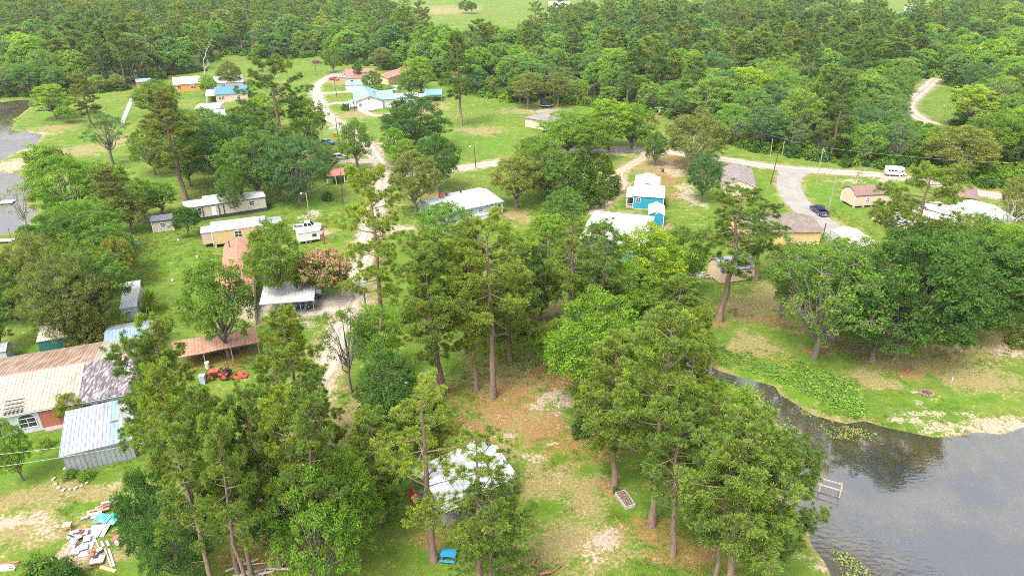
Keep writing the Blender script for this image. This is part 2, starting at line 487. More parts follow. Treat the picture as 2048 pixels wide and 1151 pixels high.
def ground_material():
    m, nt, out = nodes_of("ground")
    g = nt.nodes.new("ShaderNodeNewGeometry"); vec = g.outputs["Position"]
    def att(n):
        a = nt.nodes.new("ShaderNodeAttribute"); a.attribute_name = n; return a.outputs["Fac"]
    n_big = noise(nt, vec, 0.055, 5, 0.6); n_mid = noise(nt, vec, 0.45, 5, 0.65); n_fine = noise(nt, vec, 2.6, 5, 0.7); n_tiny = noise(nt, vec, 9.0, 4, 0.7)
    mow = noise(nt, vec, 0.9, 3, 0.5, (0.25, 1.6, 1))
    grass = ramp(nt, n_big, [(0.3, (0.062, 0.120, 0.013)), (0.5, (0.088, 0.142, 0.017)), (0.7, (0.118, 0.150, 0.026))])
    grass = mixc(nt, 1.0, grass, ramp(nt, n_mid, [(0.25, (0.66, 0.74, 0.66)), (0.75, (1.28, 1.18, 1.12))]), 'MULTIPLY')
    grass = mixc(nt, 1.0, grass, ramp(nt, mow, [(0.3, (0.88, 0.90, 0.85)), (0.7, (1.12, 1.08, 1.1))]), 'MULTIPLY')
    lush = ramp(nt, n_mid, [(0.3, (0.052, 0.122, 0.009)), (0.7, (0.095, 0.160, 0.013))])
    dry = ramp(nt, n_fine, [(0.25, (0.115, 0.105, 0.035)), (0.5, (0.20, 0.155, 0.070)), (0.8, (0.31, 0.24, 0.135))])
    rust = ramp(nt, n_fine, [(0.25, (0.120, 0.060, 0.024)), (0.5, (0.200, 0.098, 0.042)), (0.8, (0.28, 0.165, 0.085))])
    sandc = ramp(nt, n_fine, [(0.2, (0.20, 0.145, 0.10)), (0.5, (0.30, 0.235, 0.18)), (0.8, (0.42, 0.36, 0.31))])
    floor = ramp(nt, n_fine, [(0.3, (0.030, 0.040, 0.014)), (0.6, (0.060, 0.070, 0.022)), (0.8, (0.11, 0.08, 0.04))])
    bed = ramp(nt, noise(nt, vec, 0.10, 5, 0.6), [(0.36, (0.06, 0.062, 0.06)), (0.5, (0.09, 0.087, 0.075)), (0.60, (0.21, 0.175, 0.11)), (0.75, (0.29, 0.235, 0.15))])
    def brk(mask, amt, bias=0.0):
        s = mathn(nt, 'ADD', mathn(nt, 'MULTIPLY', mathn(nt, 'SUBTRACT', n_fine, 0.5), amt), mask)
        s = mathn(nt, 'ADD', s, mathn(nt, 'MULTIPLY', mathn(nt, 'SUBTRACT', n_mid, 0.5), amt))
        return mathn(nt, 'MULTIPLY', mathn(nt, 'SUBTRACT', s, 0.34 - bias), 2.6, True)
    c = mixc(nt, mathn(nt, 'MULTIPLY', brk(att('lush'), 1.1), 0.85), grass, lush)
    c = mixc(nt, mathn(nt, 'MULTIPLY', brk(mathn(nt, 'ADD', att('dry'), mathn(nt, 'MULTIPLY', mathn(nt, 'SUBTRACT', n_big, 0.47), 0.9, True)), 2.2), 0.82), c, dry)
    c = mixc(nt, mathn(nt, 'MULTIPLY', brk(att('rust'), 2.8, -.10), 0.72), c, rust)
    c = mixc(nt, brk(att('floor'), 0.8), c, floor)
    c = mixc(nt, mathn(nt, 'MULTIPLY', brk(att('shore'), 1.4, -0.1), 0.8), c, dry)
    bed = mixc(nt, brk(att('shallow'), 1.2), bed, ramp(nt, n_mid, [(0.3, (0.10, 0.085, 0.012)), (0.7, (0.26, 0.19, 0.06))]))
    c = mixc(nt, att('bed'), c, bed)
    c = mixc(nt, mathn(nt, 'MULTIPLY', brk(att('sand'), 3.0, -0.14), 0.8), c, sandc)
    c = mixc(nt, 1.0, c, ramp(nt, n_tiny, [(0.25, (0.62, 0.64, 0.62)), (0.75, (1.34, 1.3, 1.3))]), 'MULTIPLY')
    p = N(nt, "ShaderNodeBsdfPrincipled", Roughness=0.95)
    p.inputs["Specular IOR Level"].default_value = 0.15
    nt.links.new(c, p.inputs["Base Color"])
    h = mathn(nt, 'ADD', mathn(nt, 'MULTIPLY', n_fine, 0.12), mathn(nt, 'MULTIPLY', n_tiny, 0.06))
    b = N(nt, "ShaderNodeBump", Strength=0.8, Distance=1.0)
    nt.links.new(h, b.inputs["Height"]); nt.links.new(b.outputs[0], p.inputs["Normal"])
    nt.links.new(p.outputs[0], out.inputs[0])
    return m

nyx, nxx = GX.shape
GV = np.stack([GX.ravel(), GY.ravel(), gz.ravel()], 1)
ii = np.arange((nyx - 1) * (nxx - 1)); r_, c_ = ii // (nxx - 1), ii % (nxx - 1)
k0 = r_ * nxx + c_
gme = array_mesh("ground", GV, [(np.stack([k0, k0 + 1, k0 + nxx + 1, k0 + nxx], 1), 0)], [ground_material()], smooth=True)
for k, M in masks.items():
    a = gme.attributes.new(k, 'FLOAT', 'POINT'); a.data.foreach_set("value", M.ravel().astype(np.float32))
tag(link("ground", gme), kind="structure")

def water_material():
    m, nt, out = nodes_of("lake water")
    g = nt.nodes.new("ShaderNodeNewGeometry"); vec = g.outputs["Position"]
    fr = N(nt, "ShaderNodeFresnel", IOR=1.33)
    rip = noise(nt, vec, 1.1, 3, 0.55, (1.0, 2.2, 1)); big = noise(nt, vec, 0.09, 3, 0.5)
    amt = ramp(nt, big, [(0.42, (0.12, 0.12, 0.12)), (0.62, (1, 1, 1))])
    h = mathn(nt, 'MULTIPLY', rip, amt)
    b = N(nt, "ShaderNodeBump", Strength=0.26, Distance=0.08)
    nt.links.new(h, b.inputs["Height"])
    nt.links.new(b.outputs[0], fr.inputs["Normal"])
    tr = nt.nodes.new("ShaderNodeBsdfTransparent"); tr.inputs[0].default_value = (0.62, 0.62, 0.58, 1)
    mud = nt.nodes.new("ShaderNodeBsdfDiffuse"); mud.inputs[0].default_value = (0.040, 0.041, 0.048, 1)
    body = nt.nodes.new("ShaderNodeMixShader"); body.inputs[0].default_value = 0.30
    nt.links.new(tr.outputs[0], body.inputs[1]); nt.links.new(mud.outputs[0], body.inputs[2])
    gl = N(nt, "ShaderNodeBsdfGlossy", Roughness=0.03)
    nt.links.new(b.outputs[0], gl.inputs["Normal"])
    mx = nt.nodes.new("ShaderNodeMixShader")
    nt.links.new(mathn(nt, 'MULTIPLY', fr.outputs[0], 0.28, True), mx.inputs[0])
    nt.links.new(body.outputs[0], mx.inputs[1]); nt.links.new(gl.outputs[0], mx.inputs[2])
    nt.links.new(mx.outputs[0], out.inputs[0])
    return m
WATER = water_material()
for poly in (LAKE, POND):
    bm = MB()
    P = [Vector((x, y, -0.30)) for x, y in poly]
    c = sum(P, Vector()) / len(P)
    # push the water sheet a little under the bank
    Q = []
    n = len(P)
    for i in range(n):
        e = (P[(i + 1) % n] - P[i - 1]).normalized()
        nr = Vector((e.y, -e.x, 0))
        t = P[i] + nr * 1.2
        if inside(poly, np.array([t.x]), np.array([t.y]))[0]: t = P[i] - nr * 1.2
        Q.append(t)
    bm.poly(Q)
    o = bm.build("lake", WATER)
    tag(o, kind="structure")

def road_material(name, base, speck, rut=0.5, fringe=0.5, track=0.25):
    m, nt, out = nodes_of(name)
    g = nt.nodes.new("ShaderNodeNewGeometry"); vec = g.outputs["Position"]
    at = nt.nodes.new("ShaderNodeAttribute"); at.attribute_name = "across"
    ac = mathn(nt, 'ABSOLUTE', at.outputs["Fac"])
    n1 = noise(nt, vec, 0.35, 5, 0.65); n2 = noise(nt, vec, 2.2, 6, 0.75); n3 = noise(nt, vec, 10, 3, 0.7); n0 = noise(nt, vec, 0.9, 5, 0.7)
    c = ramp(nt, n1, [(0.25, tuple(x * 0.74 for x in base)), (0.75, tuple(x * 1.14 for x in base))])
    c = mixc(nt, ramp(nt, n2, [(0.48, (0, 0, 0)), (0.70, (rut, rut, rut))]), c, speck)
    rutm = mathn(nt, 'SUBTRACT', 1.0, mathn(nt, 'MULTIPLY', mathn(nt, 'ABSOLUTE', mathn(nt, 'SUBTRACT', mathn(nt, 'ADD', ac, mathn(nt, 'MULTIPLY', mathn(nt, 'SUBTRACT', n0, .5), .3)), .42)), 4.5), True)
    c = mixc(nt, mathn(nt, 'MULTIPLY', rutm, track), c, tuple(x * 1.18 for x in base))
    mid = mathn(nt, 'MULTIPLY', mathn(nt, 'SUBTRACT', 1.0, mathn(nt, 'MULTIPLY', ac, 5.0), True), mathn(nt, 'MULTIPLY', n0, track * 1.6), True)
    c = mixc(nt, mid, c, speck)
    c = mixc(nt, 1.0, c, ramp(nt, n3, [(0.3, (0.78, 0.78, 0.78)), (0.7, (1.18, 1.18, 1.18))]), 'MULTIPLY')
    p = N(nt, "ShaderNodeBsdfPrincipled", Roughness=0.95)
    nt.links.new(c, p.inputs["Base Color"])
    b = N(nt, "ShaderNodeBump", Strength=0.6, Distance=0.08)
    nt.links.new(n2, b.inputs["Height"]); nt.links.new(b.outputs[0], p.inputs["Normal"])
    if fringe:
        e = mathn(nt, 'SUBTRACT', 1.0, ac)
        e = mathn(nt, 'ADD', e, mathn(nt, 'MULTIPLY', mathn(nt, 'SUBTRACT', n2, 0.52), fringe * 2.4))
        e = mathn(nt, 'MULTIPLY', e, 5.0, True)
        tr = nt.nodes.new("ShaderNodeBsdfTransparent"); mx = nt.nodes.new("ShaderNodeMixShader")
        nt.links.new(e, mx.inputs[0]); nt.links.new(tr.outputs[0], mx.inputs[1]); nt.links.new(p.outputs[0], mx.inputs[2])
        nt.links.new(mx.outputs[0], out.inputs[0])
    else:
        nt.links.new(p.outputs[0], out.inputs[0])
    return m
GRAVEL = road_material("pale gravel", (0.285, 0.245, 0.20), (0.17, 0.14, 0.09), .7, .55, .75)
CONC = road_material("concrete", (0.205, 0.19, 0.172), (0.15, 0.135, 0.115), 0.35, 0, .12)
DIRT = road_material("sandy dirt", (0.29, 0.22, 0.155), (0.16, 0.14, 0.06), 0.8, .5, .4)
ROAD_MAT = {"gravel_drive": GRAVEL, "gravel_road": GRAVEL, "concrete_drive": CONC, "curving_road": GRAVEL, "dirt_track": DIRT, "side_drive": GRAVEL, "house_drive": GRAVEL,
            "parking_pad": GRAVEL, "yard_track": DIRT, "carport_pad": GRAVEL}
rr = random.Random(4)
for k, (P, w, n) in enumerate(ROAD_LINES):
    T = np.gradient(P, axis=0); T /= np.linalg.norm(T, axis=1)[:, None] + 1e-9
    Nn = np.stack([-T[:, 1], T[:, 0]], 1)
    rag = 0.06 if n == "concrete_drive" else 0.55
    flare = np.ones(len(P))
    if n == "concrete_drive":
        flare = 1 + 0.9 * np.clip(1 - np.arange(len(P)) * 1.5 / 9, 0, 1) ** 2
    if n == "gravel_drive":
        s = np.linspace(0, 1, len(P)); flare = 0.62 + 0.5 * np.clip(s * 1.6, 0, 1)
    jl = np.array([rr.gauss(0, rag * .5) for _ in P]); jr = np.array([rr.gauss(0, rag * .5) for _ in P])
    L = P + Nn * (w / 2 * flare + jl)[:, None]; R = P - Nn * (w / 2 * flare + jr)[:, None]
    z = 0.008 + 0.004 * k
    m_ = len(P); i = np.arange(m_ - 1); nc = 7; V, ac, F = [], [], []
    for q in range(nc):
        f = q / (nc - 1); V.append(np.column_stack([L * (1 - f) + R * f, np.full(m_, z)])); ac.append(np.full(m_, 2 * f - 1))
        if q: F.append(np.stack([i + q * m_, i + 1 + q * m_, i + 1 + (q - 1) * m_, i + (q - 1) * m_], 1))
    me = array_mesh(n, np.vstack(V), [(np.vstack(F), 0)], [ROAD_MAT[n]])
    a_ = me.attributes.new("across", 'FLOAT', 'POINT'); a_.data.foreach_set("value", np.concatenate(ac).astype(np.float32))
    tag(link(n, me), kind="structure")
# ---------------------------------------------------------------- buildings
GLASS = mat("window glass", (0.035, 0.045, 0.055), 0.08, vary=.3, scale=2)
WHITE = mat("white paint", (0.78, 0.78, 0.76), 0.5, vary=.05)
TRIMD = mat("dark trim", (0.045, 0.04, 0.06), 0.5, vary=.2)
BLOCK = mat("concrete block", (0.42, 0.40, 0.37), 0.9, vary=.15, scale=6, bump=.4)
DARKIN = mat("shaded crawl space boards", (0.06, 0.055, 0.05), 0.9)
WOOD = mat("weathered wood", (0.33, 0.26, 0.20), 0.85, vary=.3, scale=3, bump=.4, bscale=14, stretch=(1, 6, 1))
GREYWOOD = mat("grey timber", (0.40, 0.36, 0.33), 0.85, vary=.25, scale=3, bump=.4, bscale=14)
GALV = mat("galvanised metal", (0.34, 0.36, 0.385), 0.45, .3, vary=.14, scale=1.2, dirt=(0.28, 0.26, 0.25), dirt_amt=.4, stretch=(1, .3, 1), world=True)
STEELW = mat("white metal roofing", (0.45, 0.455, 0.46), 0.38, .05, vary=.06, dirt=(0.40, 0.38, 0.34), dirt_amt=.4, dscale=.7, stretch=(1, .35, 1), world=True)
def frame_of(A, B, C, z):
    """ground frame of a rectangle from three eave corners: front left, front right, back left"""
    a, b, c = gp(*A, z), gp(*B, z), gp(*C, z)
    e1, e2 = (b - a), (c - a); e1.z = e2.z = 0
    if e1.length >= e2.length:
        ex = e1.normalized(); ey = Vector((-ex.y, ex.x, 0))
    else:
        ey = e2.normalized(); ex = Vector((ey.y, -ey.x, 0))
    return a, ex, ey, abs(e1.dot(ex)), abs(e2.dot(ey))

def roof_slope(parent, P, strip, m, t=0.05, rib=0.03, name="roof_panel", mats=None, ribw=0.05, uneven=0.0):
    """P: eave0, eave1, ridge1, ridge0 (anticlockwise from outside). Cut into sheets of the given width, each with ribs."""
    P = [Vector(p) for p in P]
    ed = (P[1] - P[0]); L = ed.length; ed.normalize()
    nrm = (P[1] - P[0]).cross(P[2] - P[0]).normalized()
    up = nrm.cross(ed).normalized()
    loc = [((p - P[0]).dot(ed), (p - P[0]).dot(up)) for p in P]
    hgt = (loc[2][1] + loc[3][1]) / 2
    r0, r1 = min(loc[3][0], loc[2][0]), max(loc[3][0], loc[2][0])
    lo, hi = min(0, r0), max(L, r1)
    rect = abs(r0) < .02 and abs(r1 - L) < .02
    n = max(1, int(round((hi - lo) / strip))); w = (hi - lo) / n
    def top(s):
        if rect: return hgt
        if s < r0: return hgt * max(0, s) / max(r0, 1e-6)
        if s > r1: return hgt * max(0, L - s) / max(L - r1, 1e-6)
        return hgt
    shared = {}
    rs = random.Random(int(L * 1000) + n)
    for i in range(n):
        s0, s1 = lo + i * w, lo + (i + 1) * w - (0.012 if n > 1 else 0)
        mm = mats(i, n) if mats else m
        key = mm.name if rect else None
        if key in shared and key is not None:
            me = shared[key]
        else:
            b = MB()
            knots = sorted({s0, s1} | {k for k in (r0, r1) if s0 < k < s1})
            poly = [(s0, 0), (s1, 0)] + [(k, top(k)) for k in reversed(knots)]
            poly = [q for k, q in enumerate(poly) if k < 2 or q[1] > 1e-4]
            if len(poly) >= 3:
                b.slab([(x - s0, y, 0) for x, y in poly], t)
            if rib and n > 1:
                for q in (0.06, 0.5):
                    s = s0 + q * w; hh = min(top(s), top(s + ribw))
                    if hh > .15:
                        x = s - s0
                        b.add([(x, .004, 0), (x + ribw, .004, 0), (x + ribw, hh - .004, 0), (x, hh - .004, 0), (x + ribw * .25, .004, rib), (x + ribw * .75, .004, rib), (x + ribw * .75, hh - .004, rib), (x + ribw * .25, hh - .004, rib)],
                              [(4, 5, 6, 7), (0, 4, 7, 3), (5, 1, 2, 6), (0, 1, 5, 4), (2, 3, 7, 6)])
            me = bpy.data.meshes.new(name); me.from_pydata(b.V, [], b.F); me.materials.append(mm); me.update()
            if key: shared[key] = me
        o = link(name if n > 1 else "roof", me, parent)
        from mathutils import Matrix
        R = Matrix((ed, up, nrm)).transposed().to_4x4()
        R.translation = P[0] + ed * s0 + nrm * (0.02 + rs.uniform(0, uneven))
        o.matrix_local = R

def window(parent, side, s, z, w, h, L, W, frame=None, nx=2, ny=2, pane=None, arch=False):
    """window on a wall: side f/b/l/r, s = metres along the wall from its left end seen from outside"""
    frame = frame or WHITE
    f = MB(); t = .08
    f.box(-w/2 - t, w/2 + t, -.05, 0.0, -t, 0); f.box(-w/2 - t, w/2 + t, -.05, 0.0, h, h + t)
    f.box(-w/2 - t, -w/2, -.05, 0.0, 0, h); f.box(w/2, w/2 + t, -.05, 0.0, 0, h)
    for i in range(1, nx): f.box(-w/2 + w*i/nx - .025, -w/2 + w*i/nx + .025, -.045, -.005, 0, h)
    for i in range(1, ny): f.box(-w/2, w/2, -.042, -.006, h*i/ny - .025, h*i/ny + .025)
    if arch:
        n = 8; R = w/2
        for i in range(n):
            a0, a1 = math.pi*i/n, math.pi*(i+1)/n
            f.add([(R*math.cos(a0), -.05, h + t + .55*R*math.sin(a0)), ((R+t)*math.cos(a0), -.05, h + t + .55*(R+t)*math.sin(a0)), ((R+t)*math.cos(a1), -.05, h + t + .55*(R+t)*math.sin(a1)), (R*math.cos(a1), -.05, h + t + .55*R*math.sin(a1))], [(0, 1, 2, 3)])
    fo = f.build("window", frame, parent)
    g = MB(); g.box(-w/2, w/2, -.02, -.004, 0, h)
    if arch:
        g.add([(0, -.02, h + t)] + [(w/2*math.cos(math.pi*i/8), -.02, h + t + .55*w/2*math.sin(math.pi*i/8)) for i in range(9)], [(0, i + 1, i + 2) for i in range(8)])
    g.build("pane", pane or GLASS, fo)
    place_on(fo, side, s, z, L, W)
    return fo

def place_on(o, side, s, z, L, W, out=0.0):
    x, y, r = {'f': (-L/2 + s, -W/2 - out, 0), 'b': (L/2 - s, W/2 + out, math.pi), 'l': (-L/2 - out, W/2 - s, -math.pi/2), 'r': (L/2 + out, -W/2 + s, math.pi/2)}[side]
    o.location = (x, y, z); o.rotation_euler = (0, 0, r)

def door(parent, side, s, z, w, h, L, W, m):
    d = MB(); d.box(-w/2, w/2, -.04, 0, 0, h); d.box(-w/2 + .12, w/2 - .12, -.055, -.04, h*.55, h*.92); d.box(-w/2 + .12, w/2 - .12, -.055, -.04, .12, h*.45)
    o = d.build("door", m, parent); place_on(o, side, s, z, L, W)
    k = MB(); k.box(w/2 - .16, w/2 - .08, -.10, -.056, h*.46, h*.5); k.build("handle", GALV, o)

def building(name, label, A, B, C, h, rise=1.2, cat="house", ridge='x', z0=0.0, wall=None, roof=None, strip=0.95, over=0.3, half=False, style="gable", roff=0.5, rib=.03,
             walls="fblr", wins=(), doors=(), posts=None, skirt=None, roof_mats=None, cap=None, fascia=None, blocks=False, corner=None, group=None, roof_t=.06, uneven=0.0, back_mats=None, min_w=None):
    """Rectangular building from eave corners on the photograph. half: C lies on the ridge, not on the back eave."""
    a, ex, ey, L, W = frame_of(A, B, C, h if not half else h)
    if half:
        cz = h + rise
        c = gp(*C, cz); W = 2 * abs((c - a).dot(ey))
    if min_w: W = max(W, min_w)
    o = a + ex * L / 2 + ey * W / 2
    e = tag(empty(name, (o.x, o.y, 0), math.atan2(ex.y, ex.x)), label, cat, group)
    l, w = L - 2 * over, W - 2 * over                      # walls stand inside the eaves
    x, y = l / 2, w / 2
    slope_h = lambda yy: 0
    hw = h - 0.02
    wb = MB()
    if style == "gambrel":
        prof = [(-1, 0), (-.62, .68), (0, 1), (.62, .68), (1, 0)]
    elif style == "shed":
        prof = [(-1, 0), (1, 1)]
    elif style == "hip" or style == "flat":
        prof = [(-1, 0), (1, 0)]
    else:
        prof = [(-1, 0), (2 * roff - 1, 1), (1, 0)]
    X2, Y2 = (x, y) if ridge == 'x' else (y, x)            # X2 along the ridge
    P = lambda s, q, z: (s, q, z) if ridge == 'x' else (q, -s, z)
    rr_ = (1 - over / max(.5, (W if ridge == 'x' else L) / 2))
    prof_w = [(p * Y2, max(0.0, hgt * rise - .03)) for p, hgt in prof]
    n = len(prof_w)
    rings = []
    for s in (-X2, X2):
        rings.append([P(s, -Y2, z0)] + [P(s, q, hw + r) for q, r in prof_w] + [P(s, Y2, z0)])
    m_ = n + 2
    V = rings[0] + rings[1]; F = []
    if walls == "fblr":
        F = [tuple(range(m_ - 1, -1, -1)), tuple(range(m_, 2 * m_)), (0, m_, m_ + 1, 1)[::1], (m_ - 1, m_ - 2, 2 * m_ - 2, 2 * m_ - 1)]
    else:
        if (ridge == 'x' and 'l' in walls) or (ridge == 'y' and 'b' in walls): F.append(tuple(range(m_ - 1, -1, -1)))
        if (ridge == 'x' and 'r' in walls) or (ridge == 'y' and 'f' in walls): F.append(tuple(range(m_, 2 * m_)))
        if (ridge == 'x' and 'f' in walls) or (ridge == 'y' and 'l' in walls): F.append((0, m_, m_ + 1, 1))
        if (ridge == 'x' and 'b' in walls) or (ridge == 'y' and 'r' in walls): F.append((m_ - 1, m_ - 2, 2 * m_ - 2, 2 * m_ - 1))
    if F:
        wb.add(V, F); wb.build("wall", wall, e)
    # roof
    XR, YR = (L / 2, W / 2) if ridge == 'x' else (W / 2, L / 2)
    t = roof_t
    rm = roof
    if style == "hip":
        k = min(XR, YR) * .98
        hx = max(0.0, XR - YR)
        R0, R1 = P(-hx, 0, h + rise), P(hx, 0, h + rise)
        c = [P(-XR, -YR, h), P(XR, -YR, h), P(XR, YR, h), P(-XR, YR, h)]
        roof_slope(e, [c[0], c[1], R1, R0], strip, rm, t, rib, mats=roof_mats); roof_slope(e, [c[2], c[3], R0, R1], strip, rm, t, rib, mats=roof_mats)
        roof_slope(e, [c[1], c[2], R1, R1], strip, rm, t, rib, mats=roof_mats); roof_slope(e, [c[3], c[0], R0, R0], strip, rm, t, rib, mats=roof_mats)
    else:
        prof_r = [(p * YR, h + hgt * rise) for p, hgt in prof]
        for i in range(len(prof_r) - 1):
            (y0, z0_), (y1, z1_) = prof_r[i], prof_r[i + 1]
            rising = i < (len(prof_r) - 1) / 2 or style == "shed"
            if rising: q = [P(-XR, y0, z0_), P(XR, y0, z0_), P(XR, y1, z1_), P(-XR, y1, z1_)]
            else: q = [P(XR, y1, z1_), P(-XR, y1, z1_), P(-XR, y0, z0_), P(XR, y0, z0_)]
            roof_slope(e, q, strip, rm, t, rib, mats=(roof_mats if rising else (back_mats or None)), uneven=uneven)
        if cap and style in ("gable", "gambrel"):
            ry = prof_r[len(prof_r) // 2][0]; rz = h + rise
            cb = MB()
            c0 = [P(-XR - .02, ry - .16, rz - .0), P(XR + .02, ry - .16, rz - .0), P(XR + .02, ry, rz + .075), P(-XR - .02, ry, rz + .075)]
            c1 = [P(-XR - .02, ry, rz + .075), P(XR + .02, ry, rz + .075), P(XR + .02, ry + .16, rz), P(-XR - .02, ry + .16, rz)]
            cb.add(c0, [(0, 1, 2, 3)]); cb.add(c1, [(0, 1, 2, 3)])
            cb.build("ridge_cap", cap, e)
    if fascia:
        f = MB()
        fz0, fz1 = h - .16, h - .03
        if ridge == 'x':
            f.box(-L/2 + .02, L/2 - .02, -W/2 + .02, -W/2 + .06, fz0, fz1)
            if style != "shed": f.box(-L/2 + .02, L/2 - .02, W/2 - .06, W/2 - .02, fz0, fz1)
        else:
            f.box(-L/2 + .02, -L/2 + .06, -W/2 + .02, W/2 - .02, fz0, fz1); f.box(L/2 - .06, L/2 - .02, -W/2 + .02, W/2 - .02, fz0, fz1)
        for s in (-XR + .03, XR - .07):
            for i in range(len(prof) - 1):
                (p0, h0_), (p1, h1_) = prof[i], prof[i + 1]
                q0, q1 = P(s, p0 * YR * .99, h + h0_ * rise), P(s, p1 * YR * .99, h + h1_ * rise)
                q2, q3 = P(s + .04, p0 * YR * .99, h + h0_ * rise), P(s + .04, p1 * YR * .99, h + h1_ * rise)
                dn = Vector((0, 0, -.17)); up_ = Vector((0, 0, -.03))
                v = [Vector(k) for k in (q0, q1, q3, q2)]
                f.add([k + dn for k in v] + [k + up_ for k in v], [(3, 2, 1, 0), (4, 5, 6, 7), (0, 1, 5, 4), (1, 2, 6, 5), (2, 3, 7, 6), (3, 0, 4, 7)])
        f.build("fascia", fascia, e)
    if corner:
        for sx in (-1, 1):
            for sy in (-1, 1):
                b = MB(); b.box(sx * x - .07, sx * x + .07, sy * y - .07, sy * y + .07, z0, h - .05); b.build("corner_board", corner, e)
    if skirt:
        b = MB(); b.box(-x + .03, x - .03, -y + .03, y - .03, 0, z0); b.build("skirting", skirt, e)
    if blocks:
        nb = max(2, int(l / 2.2) + 1)
        for i in range(nb):
            for sy in (-1, 1):
                b = MB(); cx_ = -x + .25 + (l - .5) * i / (nb - 1)
                b.box(cx_ - .2, cx_ + .2, sy * (y - .22) - .2, sy * (y - .22) + .2, 0, z0 - .002); b.build("foundation_block", BLOCK, e)
    if posts:
        for px_, py_ in posts["at"]:
            b = MB(); s = posts.get("size", .07)
            b.box(px_ * x - s, px_ * x + s, py_ * y - s, py_ * y + s, 0, h - .03); b.build("post", posts["mat"], e)
    for wv in wins:
        side, s, z, ww, hh = wv[:5]; kw = wv[5] if len(wv) > 5 else {}
        window(e, side, s * (l if side in 'fb' else w), z, ww, hh, l, w, **kw)
    for dv in doors:
        side, s, z, ww, hh, m = dv
        door(e, side, s * (l if side in 'fb' else w), z, ww, hh, l, w, m)
    e["_dims"] = (l, w)
    return e

def siding(name, col, vertical=False, **k):
    return mat(name, col, .6, vary=.07, scale=.8, bump=.5, bscale=3, grooves=((0 if vertical else 2), .4 if vertical else .2), **k)
def shingle(name, col):
    m, nt, out = nodes_of(name)
    tc = nt.nodes.new("ShaderNodeTexCoord"); vec = tc.outputs["Object"]
    br = nt.nodes.new("ShaderNodeTexBrick")
    br.inputs["Scale"].default_value = 1.0; br.inputs["Brick Width"].default_value = .32; br.inputs["Row Height"].default_value = .15; br.inputs["Mortar Size"].default_value = .008
    br.inputs["Color1"].default_value = (*[c * .72 for c in col], 1); br.inputs["Color2"].default_value = (*[min(1, c * 1.28) for c in col], 1); br.inputs["Mortar"].default_value = (*[c * .4 for c in col], 1)
    nt.links.new(vec, br.inputs["Vector"])
    n1 = noise(nt, vec, .7, 5, .6)
    c = mixc(nt, 1.0, br.outputs["Color"], ramp(nt, n1, [(.3, (.8, .8, .8)), (.7, (1.15, 1.15, 1.15))]), 'MULTIPLY')
    p = N(nt, "ShaderNodeBsdfPrincipled", Roughness=.9); nt.links.new(c, p.inputs["Base Color"])
    b = N(nt, "ShaderNodeBump", Strength=.5, Distance=.01); nt.links.new(br.outputs["Fac"], b.inputs["Height"]); b.invert = True; nt.links.new(b.outputs[0], p.inputs["Normal"])
    nt.links.new(p.outputs[0], out.inputs[0]); return m

CREAM = siding("cream siding", (0.52, 0.45, 0.38)); TAN = siding("tan siding", (0.60, 0.40, 0.20)); BEIGE = siding("beige siding", (0.60, 0.47, 0.35)); YELLOW = siding("yellow siding", (0.68, 0.48, 0.22))
TEAL = siding("teal siding", (0.014, 0.26, 0.36)); GREYS = siding("grey siding", (0.36, 0.39, 0.45), True); WSID = siding("white siding", (0.70, 0.69, 0.66)); ORANGE = siding("orange siding", (0.68, 0.30, 0.08)); REDSID = siding("red clapboard", (0.36, 0.11, 0.08)); PALEG = siding("pale grey siding", (0.48, 0.51, 0.53), True)
TANSHED = siding("tan shed siding", (0.62, 0.46, 0.34), True)
SH_BROWN = shingle("brown shingles", (0.15, 0.115, 0.10)); SH_GREY = shingle("grey shingles", (0.17, 0.14, 0.135)); SH_RED = shingle("brick red shingles", (0.34, 0.135, 0.088)); SH_DARK = shingle("dark shingles", (0.085, 0.085, 0.12)); SH_BLUE = shingle("slate shingles", (0.22, 0.22, 0.29))
MAROON = mat("maroon metal roof", (0.22, 0.125, 0.11), .45, .1, vary=.1, dirt=(.2, .13, .11), dirt_amt=.3, world=True)
REDROOF = mat("red metal roof", (0.42, 0.13, 0.10), .5, .05, vary=.12, dirt=(.3, .16, .13), dirt_amt=.4, world=True)
BLUEROOF = mat("blue metal roof", (0.19, 0.29, 0.40), .45, .1, vary=.08, dirt=(.28, .32, .36), dirt_amt=.35)
DEEPBLUE = mat("deep blue metal roof", (0.06, 0.19, 0.40), .45, .1, vary=.15)
GREENROOF = mat("pale green metal roof", (0.42, 0.52, 0.44), .5, .1, vary=.08)
GREENWALL = mat("green corrugated metal", (0.02, 0.16, 0.13), .5, .1, vary=.15, grooves=(2, .22), bump=.6, bscale=3)
TANROOF = mat("weathered tan metal roof", (0.33, 0.315, 0.255), .55, .15, vary=.08, scale=.6, dirt=(.28, .22, .15), dirt_amt=.4, stretch=(1, .2, 1), world=True)
RUSTROOF = mat("rust streaked metal roof", (0.33, 0.265, 0.20), .7, .1, vary=.15, scale=2.5, dirt=(.22, .115, .075), dirt_amt=.8, dscale=1.6, stretch=(1.6, .15, 1), world=True)
DARKCORR = mat("dark worn corrugated sheet", (0.105, 0.085, 0.095), .7, .1, vary=.25, scale=2.5, dirt=(.55, .50, .52), dirt_amt=.42, dscale=1.7, stretch=(2.0, .5, 1), world=True)
ORANGERUST = mat("orange rusted sheet", (0.38, 0.135, 0.085), .75, .05, vary=.4, scale=1.2, dirt=(.34, .22, .15), dirt_amt=.8, dscale=1.5, world=True)
SILVERW = mat("ribbed silver wall sheet", (0.42, 0.45, 0.49), .4, .4, vary=.12, scale=1.5)
BLUESHED = mat("pale blue ribbed sheet", (0.22, 0.31, 0.43), .42, .15, vary=.1)
